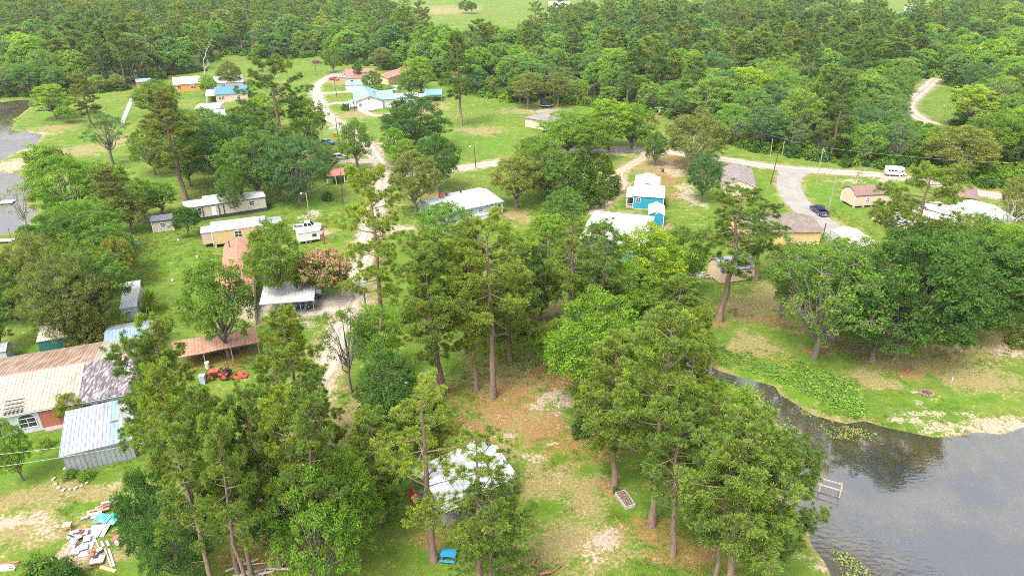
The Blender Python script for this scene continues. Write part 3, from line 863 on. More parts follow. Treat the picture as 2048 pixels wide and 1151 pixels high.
CARPORTW = mat("dingy white carport roof", (0.44, 0.40, 0.34), .5, .05, vary=.10, dirt=(.27, .22, .16), dirt_amt=.5, dscale=.5, world=True)
BRICK = mat("red brick", (0.36, 0.12, 0.09), .9, vary=.25, scale=9, bump=.4)

# --- left half of the village
e = building("mobile_home", "long cream mobile home with dark trim and skirting on the left lawn", (368,417), (532,393), (358,404), 3.3, .35, z0=.75, wall=CREAM, roof=STEELW, strip=1.1, over=.2, skirt=TRIMD, fascia=TRIMD,
             wins=[('f', .12, 1.5, 2.2, 1.3, dict(nx=3)), ('f', .62, 1.8, .9, .9), ('f', .82, 1.8, 1.0, .9), ('l', .5, 1.8, .9, .9)], doors=[('f', .34, .8, .9, 2.0, WHITE)], min_w=5)
l, w = e["_dims"]
for s in (.02, .2, .4, .46):
    b = MB(); b.box(-l/2 + l*s - .09, -l/2 + l*s + .09, -w/2 - .12, -w/2 - .02, .75, 3.2); b.build("trim_post", TRIMD, e)
b = MB(); b.box(-l*.25, -l*.02, w/2 + .02, w/2 + 2.4, 3.12, 3.2); b.box(-l*.25, -l*.02, w/2 + .02, w/2 + 2.2, .4, 3.1); b.build("rear_addition", PALEG, e)
e = building("mobile_home", "tan mobile home with white metal roof raised on blocks", (421,463), (533,449), (422,444), 3.5, .3, z0=.7, wall=TAN, roof=STEELW, strip=1.0, over=.12, blocks=True, fascia=WHITE, corner=WHITE, wins=[('f', .47, 1.7, 1.2, 1.2), ('f', .8, 1.7, 1.0, 1.1)], min_w=4.4)
l, w = e["_dims"]
b = MB(); b.box(-l/2 - 1.9, -l/2 - .02, -w/2 + .9, w/2 - .9, .7, 3.0); o = b.build("end_room", mat("pinkish siding", (.55, .40, .32), .7), e)
b = MB(); b.box(-l/2 - 2.0, -l/2 - .01, -w/2 + .8, w/2 - .8, 3.0, 3.12); b.build("end_room_roof", STEELW, e)
b = MB(); b.box(l/2 + .05, l/2 + 3.2, -w/2 + 1.4, w/2 + .2, 2.9, 3.0); b.build("awning", GALV, e)
for sy in (-w/2 + 1.5, w/2 + .1):
    b = MB(); b.box(l/2 + 3.0, l/2 + 3.1, sy - .05, sy + .05, 0, 2.9); b.build("awning_post", GALV, e)
building("garden_shed", "small cream shed with dark grey shingle roof by the log pile", (300,444), (346,438), (297,434), 2.5, .7, "shed", z0=.05, wall=CREAM, roof=SH_DARK, strip=99, over=.2, fascia=TRIMD, corner=WHITE, wins=[('f', .5, 1.2, .8, .7)], doors=[('l', .5, .05, .9, 1.9, WHITE)], min_w=3.4)
e = building("brick_red_house", "long house with brick red shingle roof and a roof pipe", (437,600), (508,607), (448,489), 2.9, 1.1, ridge='y', wall=CREAM, roof=SH_RED, strip=99, over=.35, fascia=WHITE, wins=[('r', .25, 1, 1.2, 1.2), ('r', .6, 1, 1.2, 1.2)])
l, w = e["_dims"]
b = MB(); b.tube([(-l*.32, w*.38, 3.2), (-l*.32, w*.38, 4.6)], [.13, .13], 10); b.tube([(-l*.32, w*.38, 4.6), (-l*.32, w*.38, 4.75)], [.2, .12], 10); b.build("stove_pipe", mat("rusty pipe", (.2, .08, .06), .6), e)
e = building("carport", "white flat roofed carport over a dark blue pickup", (518,609), (628,600), (517,575), 2.5, .45, "carport", style="shed", wall=WHITE, roof=STEELW, strip=1.0, over=.25, walls="", fascia=GALV,
         posts=dict(at=[(-1,-1),(-.5,-1),(0,-1),(.5,-1),(1,-1),(-1,1),(0,1),(1,1)], mat=GALV, size=.05), min_w=5.4)
l, w = e["_dims"]
for s in (-.28, .12, .52):
    b = MB(); b.tube([(l/2*s, -w/2, 0.1), (l/2*(s+.25), -w/2, 2.4)], [.03, .03], 6); b.tube([(l/2*(s+.06), -w/2+.01, 0.1), (l/2*(s+.31), -w/2+.01, 2.4)], [.03, .03], 6); b.build("brace", GALV, e)
e = building("grey_house", "grey house with low white roof, brick chimney and roof vents", (884,428), (1008,402), (849,396), 2.9, .8, z0=.1, wall=GREYS, roof=STEELW, strip=1.15, over=.3, roff=.66, fascia=WHITE, corner=WHITE,
             wins=[('f', .46, .9, .8, 1.5, dict(nx=2, ny=3)), ('f', .63, 1.5, .9, .8), ('f', .92, .9, 1.5, 1.4), ('l', .5, 1, 1.2, 1.2)], doors=[('f', .8, .1, .9, 2.0, PALEG)], min_w=8.2)
l, w = e["_dims"]
for px_, py_, s, hh, m, nm in ((-.52, .33, .45, 1.5, BRICK, "chimney"), (-.3, .52, .16, .55, TRIMD, "roof_vent"), (.22, .55, .16, .55, TRIMD, "roof_vent"), (-.22, .55, .07, .35, TRIMD, "roof_vent")):
    b = MB(); zz = 3.2; b.box(px_*l/2 - s, px_*l/2 + s, py_*w/2 - s, py_*w/2 + s, zz, 3.55 + hh)
    o = b.build(nm, m, e)
    b = MB(); b.box(px_*l/2 - s - .06, px_*l/2 + s + .06, py_*w/2 - s - .06, py_*w/2 + s + .06, 3.55 + hh, 3.63 + hh); b.build("cap", TRIMD, o)
b = MB(); b.box(.02*l, .22*l, -w/2 - 1.0, -w/2 - .03, 0, 1.0); b.box(.01*l, .23*l, -w/2 - 1.1, -w/2 - .03, 1.02, 1.12); b.build("white_deck_box", WHITE, e)
e = building("long_house", "long old house with tan and dark corrugated roofs and an arched window", (-90,851), (262,786), (-90,767), 3.0, 1.35, half=True, wall=PALEG, roof=TANROOF, strip=.82, over=.35, cap=REDROOF, uneven=.02,
             roof_mats=lambda i, n: DARKCORR if i > n * .665 else TANROOF, back_mats=lambda i, n: RUSTROOF if i > n * .25 else TANROOF, fascia=WHITE,
             wins=[('f', .365, .8, 1.7, 1.2, dict(arch=True)), ('f', .545, 1.3, 2.0, 1.0, dict(nx=2)), ('f', .83, .9, 1.1, 1.5), ('f', .73, .9, 1.1, 1.5), ('f', .93, .9, 1.1, 1.5)])
l, w = e["_dims"]
b = MB(); b.box(-l/2 + .44*l, -l/2 + .655*l, -w/2 - .06, -w/2 - .012, .35, 2.95); b.build("red_clapboard", REDSID, e)
b = MB(); b.box(-l/2 + .46*l, -l/2 + .65*l, -w/2 - .9, -w/2 - .07, .05, .35); b.build("porch_step", WOOD, e)
b = MB()
for i in range(5):
    b.box(-l/2 + .255*l + i*.42, -l/2 + .255*l + i*.42 + .09, -w/2 - .3, -w/2 + 2.0, 3.12, 3.2)
for i in range(4):
    b.box(-l/2 + .25*l, -l/2 + .25*l + 2.0, -w/2 - .2 + i*.6, -w/2 - .1 + i*.6, 3.3 + i*.16, 3.38 + i*.16)
b.build("bare_roof_battens", TRIMD, e)
e = building("metal_shed", "silver ribbed metal shed in the lower left yard", (117,914), (266,888), (133,829), 2.7, .5, "shed", style="shed", wall=SILVERW, roof=GALV, strip=.85, over=.25, rib=.035, roof_mats=lambda i, n: BLUESHED if i == n - 3 else GALV, fascia=GALV)
l, w = e["_dims"]
k = int(l / .85)
for i in range(k):
    b = MB(); x0 = -l/2 + l*i/k; b.box(x0 + .01, x0 + l/k - .01, -w/2 - .03, -w/2 - .004, .15, 2.65); b.box(x0 + .02, x0 + .07, -w/2 - .06, -w/2 - .031, .15, 2.65); b.box(x0 + l/k*.5, x0 + l/k*.5 + .05, -w/2 - .06, -w/2 - .031, .15, 2.65)
    b.build("wall_sheet", SILVERW, e)
b = MB(); b.box(l/2 - 2.2, l/2 - 1.4, -.2, 0, 3.12, 3.2); b.build("rusty_patch", ORANGERUST, e)
building("blue_shed", "metal shed with a grey and pale blue ribbed roof", (206,693), (311,676), (216,661), 2.3, .8, "shed", half=True, wall=BLUESHED, roof=BLUESHED, strip=.9, over=.1, back_mats=lambda i, n: GALV, fascia=None)
building("lean_to_shed", "grey lean-to shed with white metal roof behind the blue shed", (238,618), (274,611), (250,571), 2.4, .6, "shed", style="shed", wall=PALEG, roof=STEELW, strip=.9, over=.15, wins=[('f', .4, 1.2, .8, .5)])
building("green_shed", "shed with green corrugated walls under the cedar", (72,684), (166,668), (62,668), 2.2, .4, "shed", style="shed", wall=GREENWALL, roof=mat("beige sheet roof", (.5, .42, .33), .6, .1), strip=.9, over=.1, min_w=4)
building("grey_shed", "small grey metal shed at the left edge", (-50,712), (12,702), (-50,692), 2.2, .5, "shed", wall=PALEG, roof=GALV, strip=.9, over=.15, min_w=3)
building("rusty_shelter", "open shelter with an orange red rusted sheet roof behind the tractor", (346,718), (518,684), (352,690), 2.3, .5, "shelter", style="shed", wall=WOOD, roof=ORANGERUST, strip=.9, over=.2, walls="b", uneven=.08,
         posts=dict(at=[(-1,-1),(-.33,-1),(.33,-1),(1,-1),(1,1),(-1,1)], mat=WOOD, size=.07), min_w=4)
building("red_shelter", "small open shelter with a red roof and white posts by the gravel drive", (652,353), (690,351), (650,338), 2.4, .5, "shelter", wall=WHITE, roof=REDROOF, strip=.9, over=.2, walls="", posts=dict(at=[(-1,-1),(0,-1),(1,-1),(-1,1),(1,1)], mat=WHITE, size=.06), min_w=4)

# --- the teal group
building("teal_cottage", "teal cottage with a bright white metal roof and white trim", (1265,391), (1330,393), (1268,368), 3.2, .7, z0=.3, wall=TEAL, roof=STEELW, strip=.95, over=.25, fascia=WHITE, corner=WHITE, skirt=BLOCK, wins=[('f', .16, 1.7, .9, .9), ('r', .5, 1.5, .9, 1)], doors=[('l', .5, .3, .9, 2, WHITE)])
e = building("teal_shed", "small teal shed with white trim, gable towards the lake", (1296,428), (1330,428), (1297,409), 2.6, .8, "shed", ridge='y', z0=.15, wall=TEAL, roof=mat("dull metal roof", (.56, .54, .52), .5, .2, vary=.08), strip=.9, over=.2, fascia=WHITE, corner=WHITE, skirt=BLOCK, doors=[('f', .5, .15, 1.4, 2.0, TEAL)])
l, w = e["_dims"]; b = MB(); b.box(-.25, .25, -w/2 - .05, -w/2 - .005, 2.75, 3.0); b.build("gable_vent", WHITE, e)
building("metal_carport", "white ribbed metal carport behind the teal cottage", (1268,370), (1320,372), (1271,351), 2.7, .8, "carport", ridge='y', wall=STEELW, roof=STEELW, strip=.75, over=.12, walls="", fascia=WHITE, rib=.05, posts=dict(at=[(-1,-1),(1,-1),(-1,0),(1,0),(-1,1),(1,1)], mat=WHITE, size=.05))
building("large_white_roof_house", "teal house under the largest white metal roof", (1158,478), (1294,482), (1190,421), 3.2, .7, wall=TEAL, roof=STEELW, strip=.98, over=.4, fascia=WHITE, corner=WHITE, wins=[('f', .25, 1, 1.2, 1.2), ('f', .7, 1, 1.2, 1.2)], rib=.02)
# --- right half
building("brown_roof_garage", "tan garage with a greyish brown shingle roof by the gravel road", (1444,367), (1512,370), (1441,334), 2.8, 1.3, "garage", ridge='y', wall=BEIGE, roof=SH_GREY, strip=99, over=.3, fascia=WHITE, wins=[('f', .25, 1, .9, 1)], doors=[('r', .3, .05, .9, 2, WHITE)])
building("tan_house", "yellowish tan house with a brown shingle roof beside the concrete drive", (1496,465), (1649,462), (1545,427), 2.9, 1.0, wall=YELLOW, roof=SH_BROWN, strip=99, over=.35, fascia=mat("cream trim", (.7, .58, .4), .6), wins=[('r', .4, 1, 1, 1), ('f', .3, 1, 1.2, 1.2)])
building("arched_carport", "dingy white metal carport at the end of the concrete drive", (1715,496), (1772,494), (1661,460), 2.6, .75, "carport", ridge='y', wall=CARPORTW, roof=CARPORTW, strip=.95, over=.08, rib=.02, walls="f", fascia=CARPORTW, posts=dict(at=[(-1,-1),(-1,-.3),(-1,.3),(-1,1),(1,1),(1,0),(1,-1)], mat=GALV, size=.05))
e = building("gambrel_barn", "beige gambrel barn on blocks with a maroon roof and blue window", (1711,392), (1790,387), (1687,378), 2.9, 1.45, "barn", style="gambrel", z0=.45, wall=TANSHED, roof=MAROON, strip=.95, over=.12, blocks=True, fascia=TRIMD, corner=WHITE, rib=.02, wins=[('f', .34, 1.3, .7, 1.0, dict(pane=mat("blue shutter", (.02, .13, .32), .4)))], doors=[('l', .5, .5, 1.6, 2.1, TANSHED)])
building("beige_house", "long beige house with a glaring white metal roof behind the umbrella pine", (1822,452), (2034,438), (1797,408), 3.0, .9, wall=BEIGE, roof=STEELW, strip=1.0, over=.4, fascia=WHITE, wins=[('f', .15, 1, 1.2, 1.2), ('l', .35, 1, 1, 1.2), ('f', .5, 1, 1.2, 1.2)])
building("beige_shed", "low beige building left of the white roofed house", (1788,446), (1836,470), (1806,418), 2.8, .5, "shed", wall=BEIGE, roof=STEELW, strip=1, over=.2, wins=[('f', .6, 1, .9, 1)])
building("open_pavilion", "open pavilion with a brown metal hip roof", (1893,390), (1955,383), (1890,366), 2.8, 1.0, "pavilion", style="hip", wall=WHITE, roof=MAROON, strip=.9, over=.3, walls="", rib=.02, posts=dict(at=[(-1,-1),(1,-1),(1,1),(-1,1),(0,-1)], mat=WOOD, size=.08), min_w=6)
e = building("grey_roof_barn", "beige gambrel shed with a slate grey roof behind the dark pine", (1443,543), (1514,534), (1426,522), 2.5, 1.5, "barn", style="gambrel", z0=.2, wall=TANSHED, roof=SH_BLUE, strip=99, over=.15, skirt=DARKIN, fascia=mat("brown trim", (.3, .16, .09), .6), corner=TANSHED, doors=[('l', .5, .2, 1.5, 2.0, TANSHED)], wins=[('f', .6, 1.2, .8, .8)])
# --- lakeside pavilion
e = building("picnic_pavilion", "open picnic pavilion with a ribbed silver gable roof among the front pines", (889,1026), (1036,951), (803,948), 2.7, 1.5, "pavilion", wall=mat("red stained boards", (.45, .10, .05), .7, vary=.2, grooves=(0, .2), bump=.5), roof=mat('bright ribbed roof metal', (.52, .54, .56), .4, .15, vary=.08, dirt=(.36, .36, .36), dirt_amt=.25, world=True), strip=.92, over=.45, walls="", rib=.04, cap=GALV, fascia=mat("dark stained beam", (.10, .05, .04), .7),
             posts=dict(at=[(-1,-1),(-.33,-1),(.33,-1),(1,-1),(1,1),(.33,1),(-.33,1),(-1,1)], mat=WOOD, size=.09))
l, w = e["_dims"]
RS = MATS["red stained boards"]
k = 9
for i in range(k):
    b = MB(); y0 = -w/2 + (w*.55)*i/k; b.box(l/2 - .03, l/2 + .03, y0 + .01, y0 + w*.55/k - .01, .05, 1.15); b.build("red_board", RS, e)
b = MB(); b.box(-l/2, l/2, -w/2, w/2, .004, .10); b.build("floor_slab", CONC, e)
tab = tag(empty("picnic_table", e.matrix_world @ Vector((0, 0, 0)) if False else (e.location.x, e.location.y, .1), e.rotation_euler.z), "wooden picnic table under the silver pavilion roof", "table")
b = MB(); b.box(-.9, .9, -.36, .36, .7, .75); b.build("tabletop", WOOD, tab)
for s in (-1, 1):
    b = MB(); b.box(-.9, .9, s*.72 - .13, s*.72 + .13, .42, .46); b.build("bench", WOOD, tab)
    b = MB(); b.box(s*.6 - .04, s*.6 + .04, -.75, .75, .34, .41); b.obox((s*.6, -.28, .36), .07, .07, .78, 0, .35); b.obox((s*.6, .28, .36), .07, .07, .78, 0, -.35); b.build("leg_frame", WOOD, tab)

# --- the far houses
building("orange_house", "orange house with a pale roof at the far left wood edge", (346,170), (404,169), (344,155), 3.0, .8, min_w=7, wall=ORANGE, roof=mat("pale shingle", (.5, .46, .42), .8), strip=99, over=.3, wins=[('f', .18, 1.2, 1.4, 1.1), ('f', .72, 1.2, 2.2, .9)])
building("orange_shed", "orange shed left of the far orange house", (272,165), (303,163), (270,159), 3.0, .8, "shed", wall=ORANGE, roof=BLUEROOF, strip=99, over=.3, min_w=6)
building("white_roof_house", "far house with a white metal roof right of the orange house", (427,167), (488,166), (427,153), 3.0, .8, min_w=7, wall=CREAM, roof=STEELW, strip=1.2, over=.3, wins=[('f', .3, 1, 1.5, 1.2)])
e = building("blue_roof_house", "far beige house with a deep blue roof and white porch", (429,190), (497,188), (430,173), 3.0, 1.2, min_w=7, wall=BEIGE, roof=DEEPBLUE, strip=1.2, over=.3, wins=[('f', .12, 1.2, .8, 1), ('f', .22, 1.2, .8, 1), ('f', .7, 1.2, 1.2, 1)])
l, w = e["_dims"]; b = MB(); b.box(-l/2 - 3.6, -l/2 - .02, -w/2, w/2, 2.6, 2.7); b.build("porch_roof", STEELW, e)
for s in (-.95, -.3, .3, .95):
    b = MB(); b.box(-l/2 - 3.5, -l/2 - 3.35, s*w/2 - .08, s*w/2 + .08, 0, 2.6); b.build("porch_post", WHITE, e)
building("green_roof_shed", "low far shed with a pale green roof", (388,219), (439,217), (391,210), 2.6, .5, "shed", half=True, wall=WSID, roof=GREENROOF, strip=1.2, over=.2)
building("grey_roof_house", "small far tan house with a blue grey roof", (419,233), (452,232), (419,221), 2.7, .9, half=True, wall=BEIGE, roof=mat("blue grey metal roof", (.38, .42, .5), .5, .2), strip=1.2, over=.25, wins=[('f', .5, 1, 1, 1)])
building("red_roof_house", "far cream house with a red metal roof by the parked cars", (690,157), (751,156), (691,138), 3.0, 1.0, min_w=7, wall=WSID, roof=REDROOF, strip=1.2, over=.4, wins=[('f', .2, 1, 1.2, 1.2), ('f', .6, 1, 1.2, 1.2)])
building("rust_roof_house", "far yellow house with a slanting rust red roof", (777,157), (832,138), (775,146), 3.2, 1.0, min_w=8, wall=YELLOW, roof=REDROOF, strip=1.2, over=.4, wins=[('f', .25, 1, 1.2, 1.2), ('f', .6, 1, 1.2, 1.2)])
building("blue_roof_shed", "far white shed with a pale blue roof behind the blue house", (690,171), (728,169), (690,164), 2.6, .7, "shed", half=True, wall=WSID, roof=BLUEROOF, strip=1.2, over=.2)
e = building("blue_house", "white house with a pale blue metal roof and gable towards the lawn", (712,203), (765,197), (703,182), 3.1, 1.6, ridge='y', wall=WSID, roof=BLUEROOF, strip=1.0, over=.4, fascia=BLUEROOF, cap=BLUEROOF, wins=[('l', .6, 1, 1.2, 1.2), ('f', .12, 1, .8, 1.2)])
l, w = e["_dims"]
b = MB(); b.tube([(-.15, -w/2 - .06, 3.7), (-.15, -w/2 - .01, 3.7)], [.28, .28], 14); b.build("gable_vent", TRIMD, e)
b = MB(); b.box(l/2 + .02, l/2 + 4.5, -w/2 + 1.2, w/2 - 2, 0, 3.0); b.build("side_wing", WSID, e)
roof_slope(e, [(l/2 - 1.5, -w/2 + .7, 3.05), (l/2 + 5.0, -w/2 + .7, 3.05), (l/2 + 5.0, 0, 4.5), (l/2 - 1.5, 0, 4.5)], 1.0, BLUEROOF, .06)
roof_slope(e, [(l/2 + 5.0, w/2 - 1.5, 3.05), (l/2 - 1.5, w/2 - 1.5, 3.05), (l/2 - 1.5, 0, 4.5), (l/2 + 5.0, 0, 4.5)], 1.0, BLUEROOF, .06)
roof_slope(e, [(-l/2 - 3.0, -w/2, 2.55), (-l/2 + .1, -w/2, 3.0), (-l/2 + .1, -w/2 + 5, 3.0), (-l/2 - 3.0, -w/2 + 5, 2.55)][::1], 1.0, BLUEROOF, .06)
for s in (0, 1.6, 3.2, 4.8):
    b = MB(); b.box(-l/2 - 2.9, -l/2 - 2.76, -w/2 + .1 + s, -w/2 + .24 + s, 0, 2.5); b.build("porch_post", WHITE, e)
b = MB(); b.box(-l/2 - 3.0, -l/2 - .02, -w/2, -w/2 + 5, .004, .25); b.build("porch_floor", CONC, e)
building("white_canopy", "white metal canopy behind the far blue house", (768,181), (794,177), (772,172), 2.6, .3, "carport", style="shed", wall=WHITE, roof=STEELW, strip=1.2, over=.15, walls="", posts=dict(at=[(-1,-1),(1,-1),(1,1),(-1,1)], mat=WHITE, size=.06), min_w=5)
building("grey_blue_house", "low far house with a grey blue roof right of the blue house", (784,196), (836,193), (786,186), 2.8, .8, min_w=5, wall=WSID, roof=mat("light grey blue roof", (.34, .38, .44), .5, .1), strip=1.2, over=.3)
building("white_canopy", "long white canopy right of the grey blue roof", (828,198), (852,195), (828,189), 2.5, .4, "carport", style="shed", wall=WHITE, roof=STEELW, strip=1.2, over=.15, walls="", posts=dict(at=[(-1,-1),(1,-1),(1,1),(-1,1)], mat=WHITE, size=.06), min_w=4)
building("blue_canopy", "blue sheet canopy left of the tall lone pine", (848,190), (884,185), (850,181), 2.6, .5, "carport", style="shed", wall=WHITE, roof=mat("bright blue sheet", (.13, .30, .58), .5), strip=1.2, over=.15, walls="b", posts=dict(at=[(-1,-1),(1,-1),(1,1),(-1,1)], mat=GALV, size=.06), min_w=5)
building("brown_hip_house", "house with a greyish brown hip roof behind the bright oaks", (1102,245), (1167,226), (1096,222), 2.9, 1.2, style="hip", wall=BEIGE, roof=SH_GREY, strip=99, over=.4, min_w=8, wins=[('f', .3, 1, 1.2, 1.2)])
building("far_house", "pale far house glimpsed beyond the wood near the pasture", (1035,63), (1072,62), (1035,55), 3.2, 2, half=True, wall=CREAM, roof=mat("pinkish roof", (.5, .38, .32), .7), strip=99, over=.3)
building("far_house", "white far house on the pasture at the top edge", (1096,8), (1140,7), (1096,4), 3.2, 2, half=True, wall=WSID, roof=STEELW, strip=99, over=.3, min_w=12)
building("far_house", "tall beige far house half hidden by pines at the top right", (1580,68), (1612,68), (1580,58), 5.5, 2, half=True, wall=BEIGE, roof=SH_GREY, strip=99, over=.3, wins=[('f', .3, 1, 1.4, 1.6), ('f', .7, 1, 1.4, 1.6), ('f', .3, 3.6, 1.4, 1.4), ('f', .7, 3.6, 1.4, 1.4)])
building("far_house", "white far house above the clearing at the top right", (1808,17), (1840,17), (1808,10), 3.5, 2, half=True, wall=WSID, roof=STEELW, strip=99, over=.3, min_w=12)
# ---------------------------------------------------------------- trees: generators
def unit(a): return a / (np.linalg.norm(a, axis=-1, keepdims=True) + 1e-9)

class TreeParts:
    def __init__(s):
        s.tV, s.tF, s.n = [], [], 0
        s.lV, s.lF, s.tint, s.ln = [], [], [], 0
    def tube(s, P, R, n=5):
        V, F = tube_arrays(np.asarray(P, float), np.asarray(R, float), n)
        s.tV.append(V); s.tF.append(F + s.n); s.n += len(V)
    def needles(s, C, D, rs, count, lmin, lmax, wid, spread=0.75):
        m = len(C)
        d = unit(D[:, None, :] * 0.85 + rs.normal(size=(m, count, 3)) * spread * .85)
        L = rs.uniform(lmin, lmax, (m, count, 1))
        side = unit(np.cross(d, rs.normal(size=(m, count, 3)))) * wid
        c = C[:, None, :] + d * 0.02
        tip = c + d * L
        V = np.stack([c, tip + side, tip - side], 2).reshape(-1, 3)
        k = np.arange(m * count) * 3 + s.ln
        s.lV.append(V); s.lF.append(np.stack([k, k + 1, k + 2], 1)); s.ln += len(V)
        t = np.clip(rs.normal(0.5, 0.24, (m, 1)) + rs.normal(0, 0.10, (m, count)), 0, 1)
        s.tint.append(t.ravel())
    def leaves(s, C, rs, count, rad, size, flat=0.6, droop=0.0, tint_c=None):
        m = len(C)
        off = unit(rs.normal(size=(m, count, 3))) * (rs.uniform(0.25, 1.0, (m, count, 1)) ** 0.6) * rad
        off[..., 2] *= flat
        c = C[:, None, :] + off
        nrm = unit(off * 0.9 + rs.normal(size=(m, count, 3)) * 0.55 + np.array([0, 0, 0.45]))
        a = unit(np.cross(nrm, rs.normal(size=(m, count, 3))))
        b = np.cross(nrm, a)
        L = size * rs.uniform(0.7, 1.3, (m, count, 1))
        a = a * L * 0.5; b = b * L * 0.33
        if droop: a = a + np.array([0, 0, -droop]) * L
        V = np.stack([c - a, c + b, c + a, c - b], 2).reshape(-1, 3)
        k = np.arange(m * count) * 4 + s.ln
        s.lV.append(V); s.lF.append(np.stack([k, k + 1, k + 2, k + 3], 1)); s.ln += len(V)
        tc = rs.normal(0.5, 0.17, (m, 1)) if tint_c is None else tint_c[:, None]
        s.tint.append(np.clip(tc + rs.normal(0, 0.14, (m, count)), 0, 1).ravel())
    def meshes(s, name, bark, leaf):
        tr = array_mesh(name + " trunk", np.vstack(s.tV), [(np.vstack(s.tF), 0)], [bark], smooth=True)
        cr = None
        if s.lV:
            cr = array_mesh(name + " crown", np.vstack(s.lV), [(np.vstack(s.lF), 0)], [leaf], {"tint": np.concatenate(s.tint)})
        return tr, cr
    def joined(s, name, bark, leaf):
        tV, lV = np.vstack(s.tV), np.vstack(s.lV)
        tF, lF = np.vstack(s.tF), np.vstack(s.lF)
        return array_mesh(name, np.vstack([tV, lV]), [(tF, 0), (lF + len(tV), 1)], [bark, leaf], {"tint": np.concatenate([np.full(len(tF), .5)] + s.tint)})

def curve(a, d, L, bend, n, rs, wob=0.04):
    """a branch path from a along d, bending by the vector bend"""
    t = np.linspace(0, 1, n)[:, None]
    w = np.cumsum(rs.normal(0, wob * L / n, (n, 3)), 0); w[0] = 0
    return a + d * L * t + bend * (t ** 2) * L + w

def make_pine(seed, h=20.0, bare=0.48, spread=3.8, nbr=44, tufts=17, needles=34, nl=(0.22, 0.46), wid=0.026, gaps=0.18, flat_top=0.0, r0=0.27, dead=4, clump=None):
    rs = np.random.RandomState(seed)
    tp = TreeParts()
    n = 10
    t = np.linspace(0, 1, n)
    path = np.column_stack([np.cumsum(rs.normal(0, h * 0.006, n)), np.cumsum(rs.normal(0, h * 0.006, n)), t * h]); path[0, :2] = 0; path[1, :2] *= .3
    rad = r0 * (1 - t) ** 0.75 + 0.03; rad[0] *= 1.35
    tp.tube(path, rad, 8)
    at = lambda q: np.array([np.interp(q, t, path[:, i]) for i in range(3)])
    C, D = [], []
    for i in range(nbr):
        q = (i + rs.rand()) / nbr
        if rs.rand() < gaps and q < 0.85: continue
        tt = bare + (1 - bare) * q
        prof = (0.66 + 0.34 * min(1, q / 0.2)) * math.sqrt(max(0.07 + .25 * flat_top, 1 - (max(0, q - 0.10) / 0.93) ** 2.8))
        L = spread * prof * rs.uniform(0.62, 1.18)
        az = i * 2.399 + rs.normal(0, 0.5)
        el = math.radians(-6 + 44 * q ** 1.6 * (1 - 0.6 * flat_top) + rs.normal(0, 8))
        d = np.array([math.cos(az) * math.cos(el), math.sin(az) * math.cos(el), math.sin(el)])
        P = curve(at(tt), d, L, np.array([0, 0, rs.uniform(0.02, 0.22)]), 6, rs)
        r = 0.018 + 0.014 * L
        tp.tube(P, np.linspace(r, 0.012, 6), 4)
        m = max(5, int(tufts * L / spread * rs.uniform(.8, 1.2)))
        s_ = rs.uniform(0.34, 1.02, m) ** 0.75
        base = np.stack([np.interp(s_, np.linspace(0, 1, 6), P[:, k]) for k in range(3)], 1)
        perp = unit(np.cross(d, np.array([0, 0, 1.0])))
        off = perp * (rs.uniform(-1, 1, (m, 1)) * 0.34 * L * (1.15 - s_[:, None] * 0.6)) + np.array([0, 0, 1.0]) * rs.normal(0.12, 0.20, (m, 1))
        c = base + off
        C.append(c); D.append(unit(d * 0.35 + off * 0.3 + np.array([0, 0, 0.95])))
        for k in range(0, m, 3):                # twigs that carry the tufts
            tp.tube(np.stack([base[k], base[k] * .5 + c[k] * .5 + np.array([0, 0, -.04]), c[k]]), [0.014, 0.011, 0.008], 3)
    top = path[-1]
    C.append(top + rs.normal(0, 0.22, (5, 3))); D.append(np.tile([0, 0, 1.0], (5, 1)))
    for i in range(dead):
        tt = bare * rs.uniform(0.62, 1.0); az = rs.rand() * 6.28
        d = np.array([math.cos(az), math.sin(az), rs.uniform(-.15, .3)])
        L = rs.uniform(.8, 2.2)
        tp.tube(curve(at(tt), d, L, np.array([0, 0, -.1]), 4, rs, .1), [0.04, 0.03, 0.02, 0.01], 4)
    tp.needles(np.vstack(C), np.vstack(D), rs, needles, nl[0], nl[1], wid)
    tp.h, tp.w = h, spread * 2.2
    return tp

